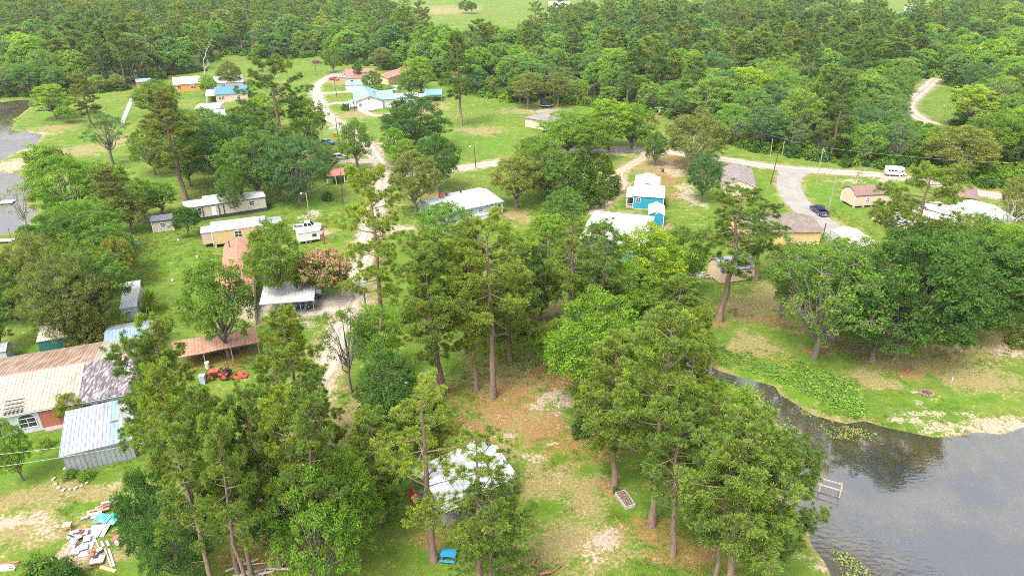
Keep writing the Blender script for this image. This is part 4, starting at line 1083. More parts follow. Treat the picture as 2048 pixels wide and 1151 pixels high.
def make_broad(seed, h=12.0, cw=10.0, lobes=14, clusters=44, leaves=26, size=0.21, bare=0.2, tall=1.0, r0=0.28, crad=0.55, twigs=4, open_=0.0, lobe_r=(0.30, 0.46), droop=0.0, flat=0.75):
    rs = np.random.RandomState(seed)
    tp = TreeParts()
    R = cw / 2; H = h * (1 - bare) / 2
    cz = h * bare + H
    fork = np.array([rs.normal(0, .2), rs.normal(0, .2), h * (bare + 0.10)])
    tp.tube(np.array([[0, 0, -0.2], [rs.normal(0, .08), rs.normal(0, .08), fork[2] * .5], fork]), [r0 * 1.35, r0, r0 * .8], 8)
    LC, LR = [], []
    for i in range(lobes):
        if i == 0: d = np.array([0, 0, 1.0]) 
        else:
            z = 1 - 1.75 * (i - .5) / lobes; a = i * 2.399 + rs.normal(0, .35)
            d = np.array([math.cos(a) * math.sqrt(max(0, 1 - z * z)), math.sin(a) * math.sqrt(max(0, 1 - z * z)), z])
        lr = rs.uniform(*lobe_r)
        k = (1 - lr * rs.uniform(.75, 1.05)) * rs.uniform(0.82, 1.08)
        c = np.array([d[0] * R * k, d[1] * R * k, cz + d[2] * H * k])
        LC.append(c); LR.append(lr * (R * 0.62 + H * 0.38))
    for c, lr in zip(LC, LR):
        mid = fork * .45 + c * .55 + np.array([0, 0, .15 * h * .1])
        start = fork if (rs.rand() < .7 and c[2] > fork[2]) else fork * (.55 + .3 * rs.rand())
        tp.tube(np.stack([start, start * .6 + c * .4 + np.array([0, 0, -.02 * h]) + rs.normal(0, .12, 3), mid + rs.normal(0, .12, 3), c]), np.array([.5, .36, .24, .10]) * r0, 5)
    Cs = []
    for c, lr in zip(LC, LR):
        out = unit(c - np.array([0, 0, cz - H * .35]))
        m = int(clusters * (lr / (0.38 * (R * .62 + H * .38))) ** 1.6 * (1 - open_ * rs.rand()))
        d = unit(rs.normal(size=(m, 3)) + out * 0.55 + np.array([0, 0, .25]))
        p = c + d * lr * np.where(rs.rand(m, 1) < .14, rs.uniform(1.0, 1.45, (m, 1)), rs.uniform(0.45, 1.06, (m, 1)) ** 0.45) * np.array([1.05, 1.05, flat])
        if droop: p[:, 2] -= droop * rs.rand(m) * lr
        Cs.append(p)
        for k in range(min(twigs, m)):
            tp.tube(np.stack([c, c * .5 + p[k] * .5 + rs.normal(0, .08, 3), p[k]]), [.05, .03, .012], 3)
    Cs = np.vstack(Cs)
    tp.leaves(Cs, rs, leaves, crad, size, 0.7, droop * .5)
    tp.h, tp.w = h, cw * 1.04
    return tp

def make_conifer(seed, h=6.0, w=3.0, clusters=420, leaves=22, size=0.22):
    """dense juniper: a ragged cone of small sprays"""
    rs = np.random.RandomState(seed); tp = TreeParts()
    tp.tube(np.array([[0, 0, -.1], [0, 0, h * .5], [0, 0, h * .97]]), [.16, .09, .02], 6)
    z = rs.rand(clusters) ** 1.35
    a = rs.rand(clusters) * 6.283
    lump = 1 + 0.22 * np.sin(a * 3 + z * 9 + seed) + rs.normal(0, .08, clusters)
    r = w / 2 * (1 - z) ** 0.72 * lump * rs.uniform(.72, 1.0, clusters) * np.clip(z / .06 + .5, .5, 1)
    C = np.column_stack([np.cos(a) * r, np.sin(a) * r, h * (0.04 + 0.96 * z)])
    for k in range(0, clusters, 12):
        tp.tube(np.stack([[0, 0, C[k, 2] * .85], C[k] * .5 + np.array([0, 0, C[k, 2] * .42]), C[k]]), [.04, .025, .01], 3)
    tp.leaves(C, rs, leaves, .36, size, 1.0)
    tp.h, tp.w = h, w
    return tp

def make_shrub(seed, h=2.2, w=3.2, clusters=120, leaves=24, size=0.2):
    rs = np.random.RandomState(seed); tp = TreeParts()
    d = unit(rs.normal(size=(clusters, 3))); d[:, 2] = np.abs(d[:, 2])
    lump = 1 + .25 * np.sin(d[:, :1] * 5 + seed) * np.cos(d[:, 1:2] * 4)
    C = d * np.array([w / 2, w / 2, h * .9]) * rs.uniform(.55, 1, (clusters, 1)) * lump + np.array([0, 0, .1])
    for k in range(0, clusters, 8):
        tp.tube(np.stack([[0, 0, -.05], C[k] * .5 + np.array([0, 0, .1]), C[k]]), [.04, .025, .01], 3)
    tp.leaves(C, rs, leaves, .38, size, .8)
    tp.h, tp.w = h, w
    return tp

def grow(tp, a, d, L, r, depth, rs, spread=0.6, up=0.12):
    P = curve(a, d, L, np.array([0, 0, up]), 5, rs, .12)
    tp.tube(P, np.linspace(r, r * .55, 5), 5 if depth > 1 else 4)
    if depth == 0: return
    for k in range(rs.randint(2, 4)):
        q = rs.uniform(.5, 1.0) if k else 1.0
        s = P[min(4, int(q * 4))]
        nd = unit(d + rs.normal(0, spread, 3))
        grow(tp, s, nd, L * rs.uniform(.55, .82), r * .52, depth - 1, rs, spread, up)

def make_dead(seed, h=12.0, depth=4, r0=.22):
    rs = np.random.RandomState(seed); tp = TreeParts()
    grow(tp, np.array([0, 0, -.1]), np.array([rs.normal(0, .05), rs.normal(0, .05), 1.0]), h * .42, r0, depth, rs, .55, .05)
    tp.h, tp.w = h, h * .6
    return tp

def make_spiky(seed, h=2.2, n=150):
    rs = np.random.RandomState(seed); tp = TreeParts()
    tp.tube(np.array([[0, 0, -.05], [0, 0, .35], [0, 0, .7]]), [.14, .12, .1], 6)
    d = unit(rs.normal(size=(n, 3)) * np.array([1, 1, .7]) + np.array([0, 0, .55]))
    L = rs.uniform(.9, 1.6, (n, 1)); c = np.array([0, 0, .6]) + d * .1
    side = unit(np.cross(d, [0, 0, 1.0])) * .05
    tip = c + d * L + np.array([0, 0, -.25]) * L
    mid = c + d * L * .5
    V = np.stack([c - side, mid - side * 1.3, tip, mid + side * 1.3], 1).reshape(-1, 3)
    k = np.arange(n) * 4
    tp.lV.append(V); tp.lF.append(np.stack([k, k + 1, k + 2, k + 3], 1)); tp.ln = len(V); tp.tint.append(rs.rand(n))
    tp.h, tp.w = h, 2.6
    return tp

PINE_BARK = mat("pine bark", (0.21, 0.135, 0.10), 0.9, vary=.4, scale=5, bump=1.0, bscale=9, stretch=(1, 1, .25))
OAK_BARK = mat("oak bark", (0.17, 0.14, 0.115), 0.9, vary=.4, scale=5, bump=1.0, bscale=11, stretch=(1, 1, .3))
PALE_BARK = mat("weathered dead wood", (0.40, 0.35, 0.30), 0.9, vary=.3, scale=4, bump=.6, bscale=12, stretch=(1, 1, .3))
PINE_LEAF = leaf_mat("pine needles", .28, (1.32, 1.14, .6), .55)
BROAD_LEAF = leaf_mat("broad leaves", .32, (1.25, 1.12, .65), .55)
BLOSSOM = leaf_mat("pink blossom", .3, (1.05, 1.0, 1.0), .5)

PROTO = {}
def proto(key, tp, bark, leaf):
    PROTO[key] = (tp.meshes(key, bark, leaf), tp.h, tp.w)
    return tp
# pines: tall old ones, dense ones, flat-topped ones
proto("pine0", make_pine(1, 21, .42, 3.7, 62, 22, 58), PINE_BARK, PINE_LEAF)
proto("pine1", make_pine(2, 21, .30, 3.5, 70, 22, 58), PINE_BARK, PINE_LEAF)
proto("pine2", make_pine(3, 20, .36, 3.9, 66, 23, 58, gaps=.14), PINE_BARK, PINE_LEAF)
proto("pine3", make_pine(4, 19, .20, 3.5, 76, 22, 58, gaps=.1), PINE_BARK, PINE_LEAF)
proto("pine_open", make_pine(5, 21, .42, 4.0, 42, 22, 58, gaps=.2, flat_top=.5, r0=.32), PINE_BARK, PINE_LEAF)
proto("pine_flat", make_pine(6, 16, .42, 5.4, 48, 28, 58, gaps=.1, flat_top=1.0, r0=.34), PINE_BARK, PINE_LEAF)
proto("pine_wide", make_pine(7, 19, .26, 4.7, 50, 26, 58, gaps=.18, flat_top=.4, r0=.3), PINE_BARK, PINE_LEAF)
proto("pine_air", make_pine(8, 21, .50, 3.9, 46, 20, 58, gaps=.22, dead=9), PINE_BARK, PINE_LEAF)
proto("pine_air1", make_pine(9, 20, .44, 3.7, 50, 19, 58, gaps=.25, dead=9), PINE_BARK, PINE_LEAF)
proto("pine_sparse", make_pine(10, 20, .36, 4.4, 26, 17, 60, gaps=.25, flat_top=.5, r0=.3, dead=5), PINE_BARK, PINE_LEAF)
# broad-leaved
BL_ = dict(lobe_r=(.17, .36), size=.20, crad=.50)
proto("oak0", make_broad(11, 12, 10.5, 30, 40, 42, bare=.12, **BL_), OAK_BARK, BROAD_LEAF)
proto("oak1", make_broad(12, 12, 9.5, 34, 36, 40, bare=.08, **BL_), OAK_BARK, BROAD_LEAF)
proto("oak2", make_broad(13, 12.5, 10, 26, 44, 40, bare=.15, open_=.3, **{**BL_, "size": .22}), OAK_BARK, BROAD_LEAF)
proto("oak3", make_broad(14, 11, 12, 40, 36, 40, bare=.06, open_=.2, **BL_), OAK_BARK, BROAD_LEAF)
proto("oak4", make_broad(31, 12, 11, 30, 34, 40, bare=.10, open_=.55, twigs=9, **BL_), OAK_BARK, BROAD_LEAF)
proto("oak_big", make_broad(32, 12, 12, 30, 62, 44, bare=.05, lobe_r=(.17, .33), size=.22, crad=.5, twigs=3), OAK_BARK, BROAD_LEAF)
proto("oak_big1", make_broad(33, 12, 11, 26, 66, 44, bare=.07, lobe_r=(.18, .36), size=.22, crad=.5, twigs=3), OAK_BARK, BROAD_LEAF)
proto("tall0", make_broad(15, 15, 8, 30, 36, 40, bare=.10, **BL_), OAK_BARK, BROAD_LEAF)
proto("tall1", make_broad(16, 15, 7.2, 26, 34, 38, bare=.16, open_=.35, **BL_), OAK_BARK, BROAD_LEAF)
proto("open0", make_broad(17, 13, 9, 20, 24, 30, bare=.28, open_=.6, twigs=10, lobe_r=(.16, .30)), OAK_BARK, BROAD_LEAF)
proto("sparse", make_broad(18, 11, 7.5, 14, 10, 18, bare=.3, open_=.6, twigs=9, lobe_r=(.2, .34)), PALE_BARK, BROAD_LEAF)
proto("weep", make_broad(19, 12, 6, 18, 30, 32, bare=.2, droop=1.3, open_=.5, size=.2, lobe_r=(.2, .38)), OAK_BARK, BROAD_LEAF)
proto("small0", make_broad(20, 5, 3.6, 12, 24, 26, bare=.2, r0=.1, size=.16, crad=.36), OAK_BARK, BROAD_LEAF)
proto("cedar0", make_conifer(21, 8, 6, 620, 22), OAK_BARK, BROAD_LEAF)
proto("cedar1", make_conifer(22, 4, 2.3, 260, 20, .16), OAK_BARK, BROAD_LEAF)
proto("shrub0", make_shrub(23), OAK_BARK, BROAD_LEAF)
proto("shrub1", make_shrub(24, 3.0, 3.6, 150), OAK_BARK, BROAD_LEAF)
proto("shrub2", make_shrub(25, 1.6, 2.6, 90, 22, .16), OAK_BARK, BROAD_LEAF)
proto("spiky", make_spiky(26), OAK_BARK, BROAD_LEAF)
proto("dead0", make_dead(27, 14, 5, .26), PALE_BARK, None)
proto("dead1", make_dead(30, 12, 4, .22), PALE_BARK, None)
_m = make_broad(28, 6, 7.5, 14, 40, 22, bare=.18, r0=.14, flat=.6)
proto("mimosa", _m, OAK_BARK, BROAD_LEAF)
_b = TreeParts(); _rs = np.random.RandomState(5)
_lv = np.vstack(_m.lV); _tops = _lv[_rs.randint(0, len(_lv), 1000)]; _tops = _tops[_tops[:, 2] > 2.4] + np.array([0, 0, .12])
_b.leaves(_tops, _rs, 16, .30, .19, .7)
BLOSSOM_ME = array_mesh("mimosa blossom", np.vstack(_b.lV), [(np.vstack(_b.lF), 0)], [BLOSSOM], {"tint": np.concatenate(_b.tint)})

PINE_C_ = (0.105, 0.130, 0.026)
def tree(key, u, v, vt, wpx, col, label, cat="tree", name=None, group=None, rot=None, p=None, h=None, w=None):
    (tr, cr), h0, w0 = PROTO[key]
    q = gp(u, v) if p is None else p
    if h is None: h = max(0.8, height_of(u, v, vt))
    if w is None: w = wpx / px_per_m(Vector((q.x, q.y, h * .6)))
    e = empty(name or ("pine_tree" if key.startswith("pine") else "tree"), q, rot if rot is not None else (u * 1.7 + v * .9) % 6.28)
    e.scale = (w / w0, w / w0, h / h0)
    tag(e, label, cat, group)
    link("trunk", tr, e)
    if cr is not None:
        c = link("crown", cr, e)
        c.color = (*[k * LEAF_GAIN for k in col], 1)
    return e
# ---------------------------------------------------------------- trees: the ones that stand apart
DK, MD, BR, LM, BL, OL, PN, PD, PY = ((.050,.098,.024), (.078,.132,.026), (.105,.175,.024), (.122,.190,.022), (.058,.112,.040), (.115,.130,.036), (.104,.146,.034), (.074,.114,.030), (.132,.172,.032))
G = [
 # prototype, u, v base, v top, crown px, colour, label
 ("tall0",112,238,164,72,BR,"bright green tree on the lake lawn beside the wooden deck"),
 ("small0",136,246,212,38,BR,"small bright green tree below the wooden deck lawn tree"),
 ("pine3",183,250,150,58,OL,"brownish pine on the lake lawn leaning beside a white snag"),
 ("open0",226,328,222,88,DK,"dark glossy open tree on the slope above the pond"),
 ("oak1",318,232,158,92,MD,"round oak hiding the left end of the orange house"),
 ("pine1",372,400,186,122,OL,"tall olive pine with a long bare trunk behind the cream mobile home"),
 ("oak2",440,372,232,120,BL,"blue green oak behind the cream mobile home, next to the olive pine"),
 ("oak0",520,398,258,150,MD,"broad oak over the right end of the cream mobile home"),
 ("oak3",600,404,270,150,BL,"dense oak left of the red roofed shelter"),
 ("oak1",480,330,228,110,DK,"dark oak between the grey roofs and the cream mobile home"),
 ("pine_wide",572,350,128,165,PD,"largest dark pine left of the gravel drive"),
 ("oak2",622,300,190,80,MD,"oak beside the gravel drive below the far blue house"),
 ("oak1",420,300,214,90,MD,"oak in front of the small grey roofed house"),
 ("tall1",350,330,205,80,MD,"slim oak behind the tall olive pine"),
 ("oak0",152,448,312,155,BR,"bright broad oak on the pond bank"),
 ("oak2",214,408,322,112,MD,"oak behind the bright broad oak on the pond bank"),
 ("sparse",58,470,366,76,OL,"thin greyish tree leaning over the lower pond"),
 ("oak3",186,520,400,160,BR,"bright oak in front of the pond bank"),
 ("oak0",130,552,430,140,DK,"dark oak near the short pier"),
 ("oak1",226,556,452,128,MD,"oak with yellowish leaves beside the wire dog pen"),
 ("pine3",238,468,340,80,OL,"brownish cypress like tree left of the log pile"),
 ("tall1",264,466,382,66,OL,"small tree with a pale slanting trunk on the side lawn"),
 ("oak1",290,440,356,74,MD,"oak just behind the grey roofed shed"),
 ("tall1",326,432,362,66,BR,"light oak right behind the grey roofed shed"),
 ("small0",380,474,412,54,DK,"small dark tree in front of the cream mobile home"),
 ("oak3",150,690,512,172,OL,"olive oak shading the green metal shed"),
 ("oak2",212,648,500,150,MD,"oak whose crown hangs over the grey lean-to shed"),
 ("oak0",34,640,520,120,MD,"oak at the left edge above the green shed"),
 ("cedar0",187,694,606,96,(.115,.120,.020),"yellow brown cedar in front of the green metal shed"),
 ("tall0",6,700,575,70,BL,"dark tree at the left edge beside the small grey shed"),
 ("oak2",458,715,512,150,MD,"tall oak left of the brick red roof with ivy on its trunk"),
 ("oak0",560,603,443,135,MD,"oak standing between the tan mobile home and the carport"),
 ("mimosa",650,596,505,120,MD,"spreading mimosa covered in pink blossom by the gravel drive"),
 ("pine_air",478,1152,800,150,PN,"leaning pine with a long bare trunk at the bottom of the grove"),
 ("pine_air1",505,1160,835,150,PN,"second long trunked pine at the bottom of the grove"),
 ("pine_air",628,1155,800,160,PN,"pine with a pale trunk at the bottom centre left"),
 ("pine_air",552,1105,830,130,PN,"thin trunked pine in the dark middle of the grove"),
 ("oak3",322,1120,950,130,DK,"dark leafy oak at the bottom left behind the junk heap"),
 ("oak1",560,1105,950,110,DK,"dark leafy oak between the bare pine trunks"),
 ("oak0",655,1195,930,190,BR,"bright leafy oak at the bottom edge left of the pavilion"),
 ("tall0",720,1130,890,120,BR,"bright leafy tree above the clearing left of the pavilion"),
 ("oak2",148,846,787,58,(.130,.150,.020),"magnolia with white flowers by the dark corrugated roof"),
 ("oak1",46,960,835,76,BR,"bright bush like tree at the left edge below the arched window"),
 ("cedar1",1166,866,808,48,DK,"small dark juniper in the brown clearing"),
 ("pine_wide",765,664,352,172,PY,"tall open pine over the gravel drive"),
 ("oak1",876,380,268,98,DK,"round dark oak on the road verge behind the grey house"),
 ("oak2",833,430,300,108,OL,"pale grey green oak left of the grey house"),
 ("tall1",812,345,278,64,LM,"lime green tree by the gravel road corner"),
 ("oak3",890,505,404,122,(.075,.150,.035),"feathery shrubby tree in front of the grey house"),
 ("oak0",830,302,190,148,DK,"big round dark oak on the open lawn"),
 ("pine1",923,252,72,74,PD,"tall lone pine on the open lawn"),
 ("weep",716,347,230,66,(.095,.150,.035),"weeping light tree at the gravel drive corner"),
 ("oak2",1034,415,308,108,OL,"pale oak right of the grey house"),
 ("oak1",1094,396,280,130,MD,"oak between the grey house and the cedars"),
 ("oak0",1060,372,300,90,OL,"smaller oak by the road, left of the cedars"),
 ("cedar0",1160,412,300,100,(.068,.105,.020),"wide feathery cedar left of the dirt track"),
 ("cedar0",1204,388,308,84,(.078,.112,.020),"second feathery cedar against the dirt track"),
 ("oak3",1136,308,222,132,BR,"bright oak in front of the brown hip roofed house"),
 ("oak2",1216,300,198,116,LM,"yellow green oak beside the tall utility pole"),
 ("oak1",1262,298,206,96,BR,"bright round oak left of the tall utility pole"),
 ("oak0",1386,338,220,128,OL,"olive oak right of the tall utility pole"),
 ("oak1",1402,402,300,74,BL,"blue green oak left of the brown roofed garage"),
 ("oak3",1128,468,378,96,MD,"bushy tree beside the large white roof"),
 ("tall0",1092,570,420,104,BR,"bright tree at the left corner of the large white roof"),
 ("open0",1146,590,438,112,OL,"thin crowned tree in front of the large white roof"),
 ("pine_open",1132,668,452,120,PN,"pine with twin stems before the large white roof"),
 ("pine_open",1192,672,455,120,PN,"pine hanging over the front of the large white roof"),
 ("tall1",1292,626,446,138,LM,"yellow green tree at the right of the large white roof"),
 ("oak1",1352,586,450,112,MD,"oak below the small teal shed"),
 ("tall0",1252,656,520,110,LM,"yellow green tree below the large white roof"),
 ("oak2",1330,620,520,90,BR,"leafy tree beside the fallen branches"),
 ("tall1",1056,217,140,60,OL,"pale round topped tree left of the trampoline"),
 ("tall1",1115,213,143,56,OL,"pale round topped tree behind the trampoline"),
 ("pine_air1",886,784,478,180,PN,"twin trunked pine in the middle of the clearing"),
 ("pine_air",986,794,448,200,PN,"straight pine with a tall bare trunk in the middle of the clearing"),
 ("pine_air1",930,705,490,150,PD,"pine behind the straight bare trunked pine"),
 ("pine3",1050,660,490,110,PD,"pine left of the pale green oak"),
 ("open0",702,784,612,112,MD,"slender young tree on the grass beside the sandy drive"),
 ("tall1",762,756,606,104,BR,"light green tree right of the slender young tree"),
 ("tall0",786,880,688,132,DK,"vine covered tree above the pavilion clearing"),
 ("oak0",1182,830,586,228,LM,"wide yellow green oak with dead twigs in the clearing"),
 ("pine3",1348,726,570,158,PD,"pine on the creek bank"),
 ("small0",1290,672,612,50,DK,"small dark yaupon above the creek"),
 ("pine1",1228,974,686,175,PN,"pine beside the wire covered planter bed"),
 ("pine0",1302,1050,640,215,PN,"large pine with flared roots in the pine straw"),
 ("pine_air1",1388,1010,790,150,PN,"pine on the lake bank behind the flared root pine"),
 ("pine2",1440,1215,856,250,PN,"large pine at the bottom edge by the dock"),
 ("pine2",1420,1190,900,170,PN,"pine at the bottom edge left of the dock pines"),
 ("tall0",1432,850,768,92,LM,"lime green sapling on the creek bank"),
 ("pine_sparse",868,1120,782,235,PY,"tall open pine in front of the pavilion roof"),
 ("pine_wide",985,1200,985,200,PD,"dark spreading pine right of the blue table"),
 ("pine3",765,1040,836,150,PY,"young yellow green pine left of the pavilion"),
 ("pine3",850,905,790,120,PY,"young pine behind the pavilion"),
 ("pine_open",1438,641,386,180,PD,"tall dark pine with a thick bare trunk before the grey barn"),
 ("pine_flat",1806,580,345,205,PN,"umbrella shaped pine over the beige house"),
 ("pine_open",1512,560,408,110,PD,"pine in front of the brown roofed tan house"),
 ("oak4",1628,715,480,250,MD,"very wide oak on the lake lawn"),
 ("oak_big",1790,716,462,270,DK,"huge dark oak in the middle of the lake lawn"),
 ("oak_big1",1925,662,470,220,DK,"broad oak right of the huge dark oak"),
 ("oak1",1744,722,560,190,DK,"oak with a crown drooping to the grass"),
 ("open0",1560,634,470,112,BL,"leaning blue green oak behind the creek weeds"),
 ("oak1",2050,650,480,130,MD,"oak at the right edge of the lake lawn"),
 ("tall0",1990,560,440,100,BR,"bright tree in front of the beige house gable"),
 ("oak1",1905,352,250,140,OL,"olive oak beside the brown open pavilion"),
 ("oak2",1968,332,222,124,MD,"oak right behind the brown open pavilion"),
 ("tall1",2030,330,205,110,LM,"yellow green tree at the right edge above the pavilion"),
 ("sparse",2006,480,392,96,OL,"tree with bare grey branches over the white roof"),
 ("oak3",2036,440,350,96,OL,"pale oak at the right edge beside the white roof"),
 ("sparse",1713,364,328,24,OL,"small twiggy tree on the road verge"),
 ("oak1",1700,560,520,90,BR,"leafy tree below the white arched carport"),
 ("tall0",1010,600,520,80,BR,"bright sapling behind the bare trunked pine"),
 ("oak1",746,186,140,44,MD,"round tree between the two red roofs"),
 ("oak1",764,190,168,60,BR,"bright round tree beside the far blue house"),
 ("tall0",843,190,108,54,LM,"yellow green tree right of the rust red roof"),
 ("tall1",822,178,114,40,LM,"lime tree against the rust red roof"),
 ("oak0",820,192,142,58,MD,"dark round tree in front of the rust red roof"),
 ("weep",717,165,118,20,BL,"narrow blue grey conifer before the red roof"),
 ("oak0",668,146,92,44,MD,"tree beside the far driveway"),
 ("tall1",764,140,94,46,OL,"grey leaved tree behind the red roof"),
 ("oak1",420,190,150,40,BR,"bright tree in front of the far white roof"),
 ("oak1",462,176,122,50,OL,"pale tree on the far slope by the white roof"),
 ("tall1",560,112,66,40,BR,"light tree at the edge of the far lawn"),
 ("oak1",402,345,236,92,DK,"dark oak between the olive pine and the grey roofed house"),
 ("oak0",556,372,246,112,BL,"blue green oak in the middle of the grove behind the cream mobile home"),
 ("tall0",650,352,282,60,MD,"slim oak at the gravel pad left of the silver hatchback"),
 ("oak2",500,300,214,100,MD,"oak below the far deep blue roof"),
 ("oak1",534,262,186,80,BR,"bright oak beside the far deep blue roof"),
 ("oak3",470,430,330,60,MD,"small leafy tree against the front of the cream mobile home"),
 ("oak0",310,350,250,90,MD,"oak left of the tall olive pine"),
 ("oak1",380,372,262,84,BR,"bright oak right behind the tall olive pine"),
 ("oak3",95,620,470,130,OL,"olive oak above the green metal shed at the left"),
 ("oak0",165,608,470,120,MD,"oak between the dog pen and the green metal shed"),
 ("oak1",250,575,470,70,OL,"pale oak spreading over the lower lawn by the dog pen"),
 ("tall0",640,1050,880,100,BR,"light green tree on the right flank of the grove"),
 ("oak3",372,1165,1000,150,DK,"dark leafy oak at the very bottom of the grove"),
 ("pine3",1020,720,520,130,PN,"pine right behind the straight bare trunked pine"),
 ("oak3",960,660,560,100,MD,"leafy tree under the clearing pines"),
 ("tall0",1080,640,510,90,MD,"slim leafy tree right of the clearing pines"),
 ("oak0",1190,650,530,110,MD,"leafy tree below the large white roof, behind the pale oak"),
 ("oak1",1120,730,640,110,BR,"bright low oak left of the wide yellow green oak"),
 ("pine_air",1265,900,668,150,PN,"pine left of the flared root pine"),
 ("pine_air1",1355,900,690,150,PN,"pine over the creek mouth bank"),
 ("pine_air1",1345,1110,815,170,PN,"pine among the lakeside pines at the bottom"),
 ("pine2",1530,1180,900,170,PN,"dense pine beside the dock frame"),
 ("oak4",1700,650,476,200,MD,"oak in the back row of the lake lawn"),
 ("oak_big",1850,610,446,170,MD,"oak behind the huge dark oak"),
 ("tall1",1640,600,500,110,BR,"bright tree between the tan house and the lake oaks"),
 ("oak4",1590,560,492,110,OL,"pale oak in front of the tan house wall"),
 ("oak0",2010,610,450,150,BR,"bright oak at the right of the lake lawn row"),
 ("oak3",1940,540,430,120,MD,"leafy tree below the beige house"),
 ("oak2",1870,330,250,100,MD,"oak beyond the gravel road by the motorhome"),
 ("oak1",1310,330,262,50,MD,"small oak at the road by the tall utility pole"),
 ("oak0",1176,318,232,100,MD,"oak between the two bright oaks on the road"),
 ("oak3",1070,340,272,90,MD,"low oak at the roadside left of the bright oaks"),
 ("tall0",790,330,250,50,BR,"slim bright tree beside the big lawn oak"),
 ("oak1",1040,205,150,60,MD,"dark tree at the lawn edge behind the pale round tree"),
 ("oak0",932,27,0,32,DK,"lone dark tree on the far pasture"),
 ("small0",944,28,4,20,DK,"smaller tree beside the lone pasture tree"),
]

GT = [  # placed by the tip: prototype, u, v of the tip, height, crown px, colour, label
 ("pine_air",300,655,20,150,PN,"pine over the left end of the rusted shelter"),
 ("pine_air1",262,700,20,140,PN,"pine just right of the dark corrugated roof"),
 ("pine2",315,752,19,150,PY,"yellow green pine between the dark roof and the silver shed"),
 ("pine_air1",492,800,19,140,PN,"pine below the mower deck"),
 ("pine_air",425,862,20,150,PN,"pine in front of the pale bin, deep in the grove"),
 ("pine_air",602,812,20,165,PN,"yellow green pine on the right flank of the grove"),
 ("pine1",574,632,19,140,PN,"pine between the carport lawn and the tractor"),
 ("pine_air1",550,720,18,130,PN,"pine right of the mower deck"),
 ("pine_air1",345,872,19,165,PN,"pine above the dark leafy oaks of the grove"),
 ("pine_sparse",950,880,17,230,PY,"open pine whose branches cross the pavilion roof"),
 ("pine1",630,760,17,110,PN,"pine at the edge of the sandy drive"),
 ("pine1",862,520,20,130,PN,"pine left of the twin trunked pine"),
 ("pine1",945,500,20,120,PY,"yellow green pine between the two clearing pines"),
 ("pine2",1400,640,19,110,PN,"feathery pine over the creek"),
 ("oak4",1205,438,12,95,MD,"loose leafy tree screening the left half of the large white roof"),
]
for key, u, v, h, w, c, lab in GT:
    q = gp(u, v, h); q.z = 0
    tree(key, 0, 0, 0, 0, c, lab, p=q, h=h, w=w / px_per_m(Vector((q.x, q.y, h * .6))))
for key, u, v, vt, w, c, lab in G:
    e = tree(key, u, v, vt, w, c, lab)
for e in [o for o in COL.objects if o.get("label", "").startswith("spreading mimosa")]:
    b = link("blossom", BLOSSOM_ME, e); b.color = (.50, .26, .20, 1); b["label"] = "pink blossom on top of the crown"
for u, v, vt, w, lab, k in [(411,158,68,50,"large bleached dead tree beside the orange house","dead0"),(188,212,150,30,"white snag leaning behind the brownish pine","dead1"),
                        (275,178,130,10,"thin broken white snag behind the orange shed","dead1"),(640,95,34,44,"grey leafless tree in the far wood","dead0"),
                        (985,92,42,22,"bare pale tree by the far pasture","dead1"),(1290,160,120,18,"bare reddish snag in the far wood","dead1"),(1080,545,540,20,"dead stub","dead1")][:6]:
    tree(k, u, v, vt, w, None, lab, "dead tree", "dead_tree")
S = [
 ("shrub1",88,340,284,70,BR,"round shrub on the spit of the pond","shrub"),("shrub0",112,335,288,50,OL,"greyish shrub beside the round pond shrub","shrub"),
 ("shrub0",705,365,320,28,BR,"shrub beside the red roofed shelter","shrub"),("shrub0",692,220,205,20,DK,"clipped bush at the corner of the far blue house","bush"),
 ("shrub2",678,304,294,28,BR,"low green hedge behind the silver car","hedge"),("shrub2",93,893,873,26,BR,"tuft of tall leaves in the front lawn","plant"),
 ("shrub0",1262,412,394,16,MD,"bush beside the teal cottage porch","bush"),("shrub2",1290,416,400,14,DK,"small bush under the teal wall","bush"),
 ("shrub1",1310,640,590,40,BR,"bush under the leafy trees by the creek","bush"),("shrub0",1325,412,398,18,OL,"low weeds right of the teal cottage","bush"),
 ("shrub2",1232,985,972,14,DK,"tiny dark bush at the head of the planter bed","bush"),("shrub1",1480,820,770,60,LM,"bright bush at the water edge under the pines","bush"),
 ("shrub1",1400,1060,1020,60,MD,"bush between the flared root pine and the lake","bush"),("shrub1",1470,1010,960,60,BR,"bush among the lakeside pines","bush"),
 ("shrub0",655,400,380,24,DK,"dark bush under the shelter oak","bush"),("shrub2",700,1075,1052,46,BR,"leafy bush in the clearing left of the pavilion","bush"),
 ("shrub1",690,985,945,60,BR,"leafy bush on the brown clearing edge","bush"),("shrub2",140,955,940,30,MD,"low plants in the stone edged bed by the silver shed","bush"),
 ("shrub2",172,955,942,34,BR,"flowering plants along the silver shed wall","bush"),("shrub1",80,1165,1118,90,MD,"bush at the bottom left edge","bush"),
 ("shrub1",135,1170,1120,70,DK,"darker bush at the bottom left edge","bush"),("shrub1",250,660,630,50,BR,"bush behind the blue shed","bush"),
 ("shrub0",258,722,690,40,MD,"creeper bush at the end of the dark roof","bush"),("shrub1",2040,690,640,60,OL,"reddish scrub at the right edge","bush"),
]
for key, u, v, vt, w, c, lab, cat in S:
    tree(key, u, v, vt, w, c, lab, cat, "shrub")
tree("spiky", 302, 622, 560, 52, (.10,.15,.02), "spiky yucca like plant on the left lawn", "plant", "yucca_plant")

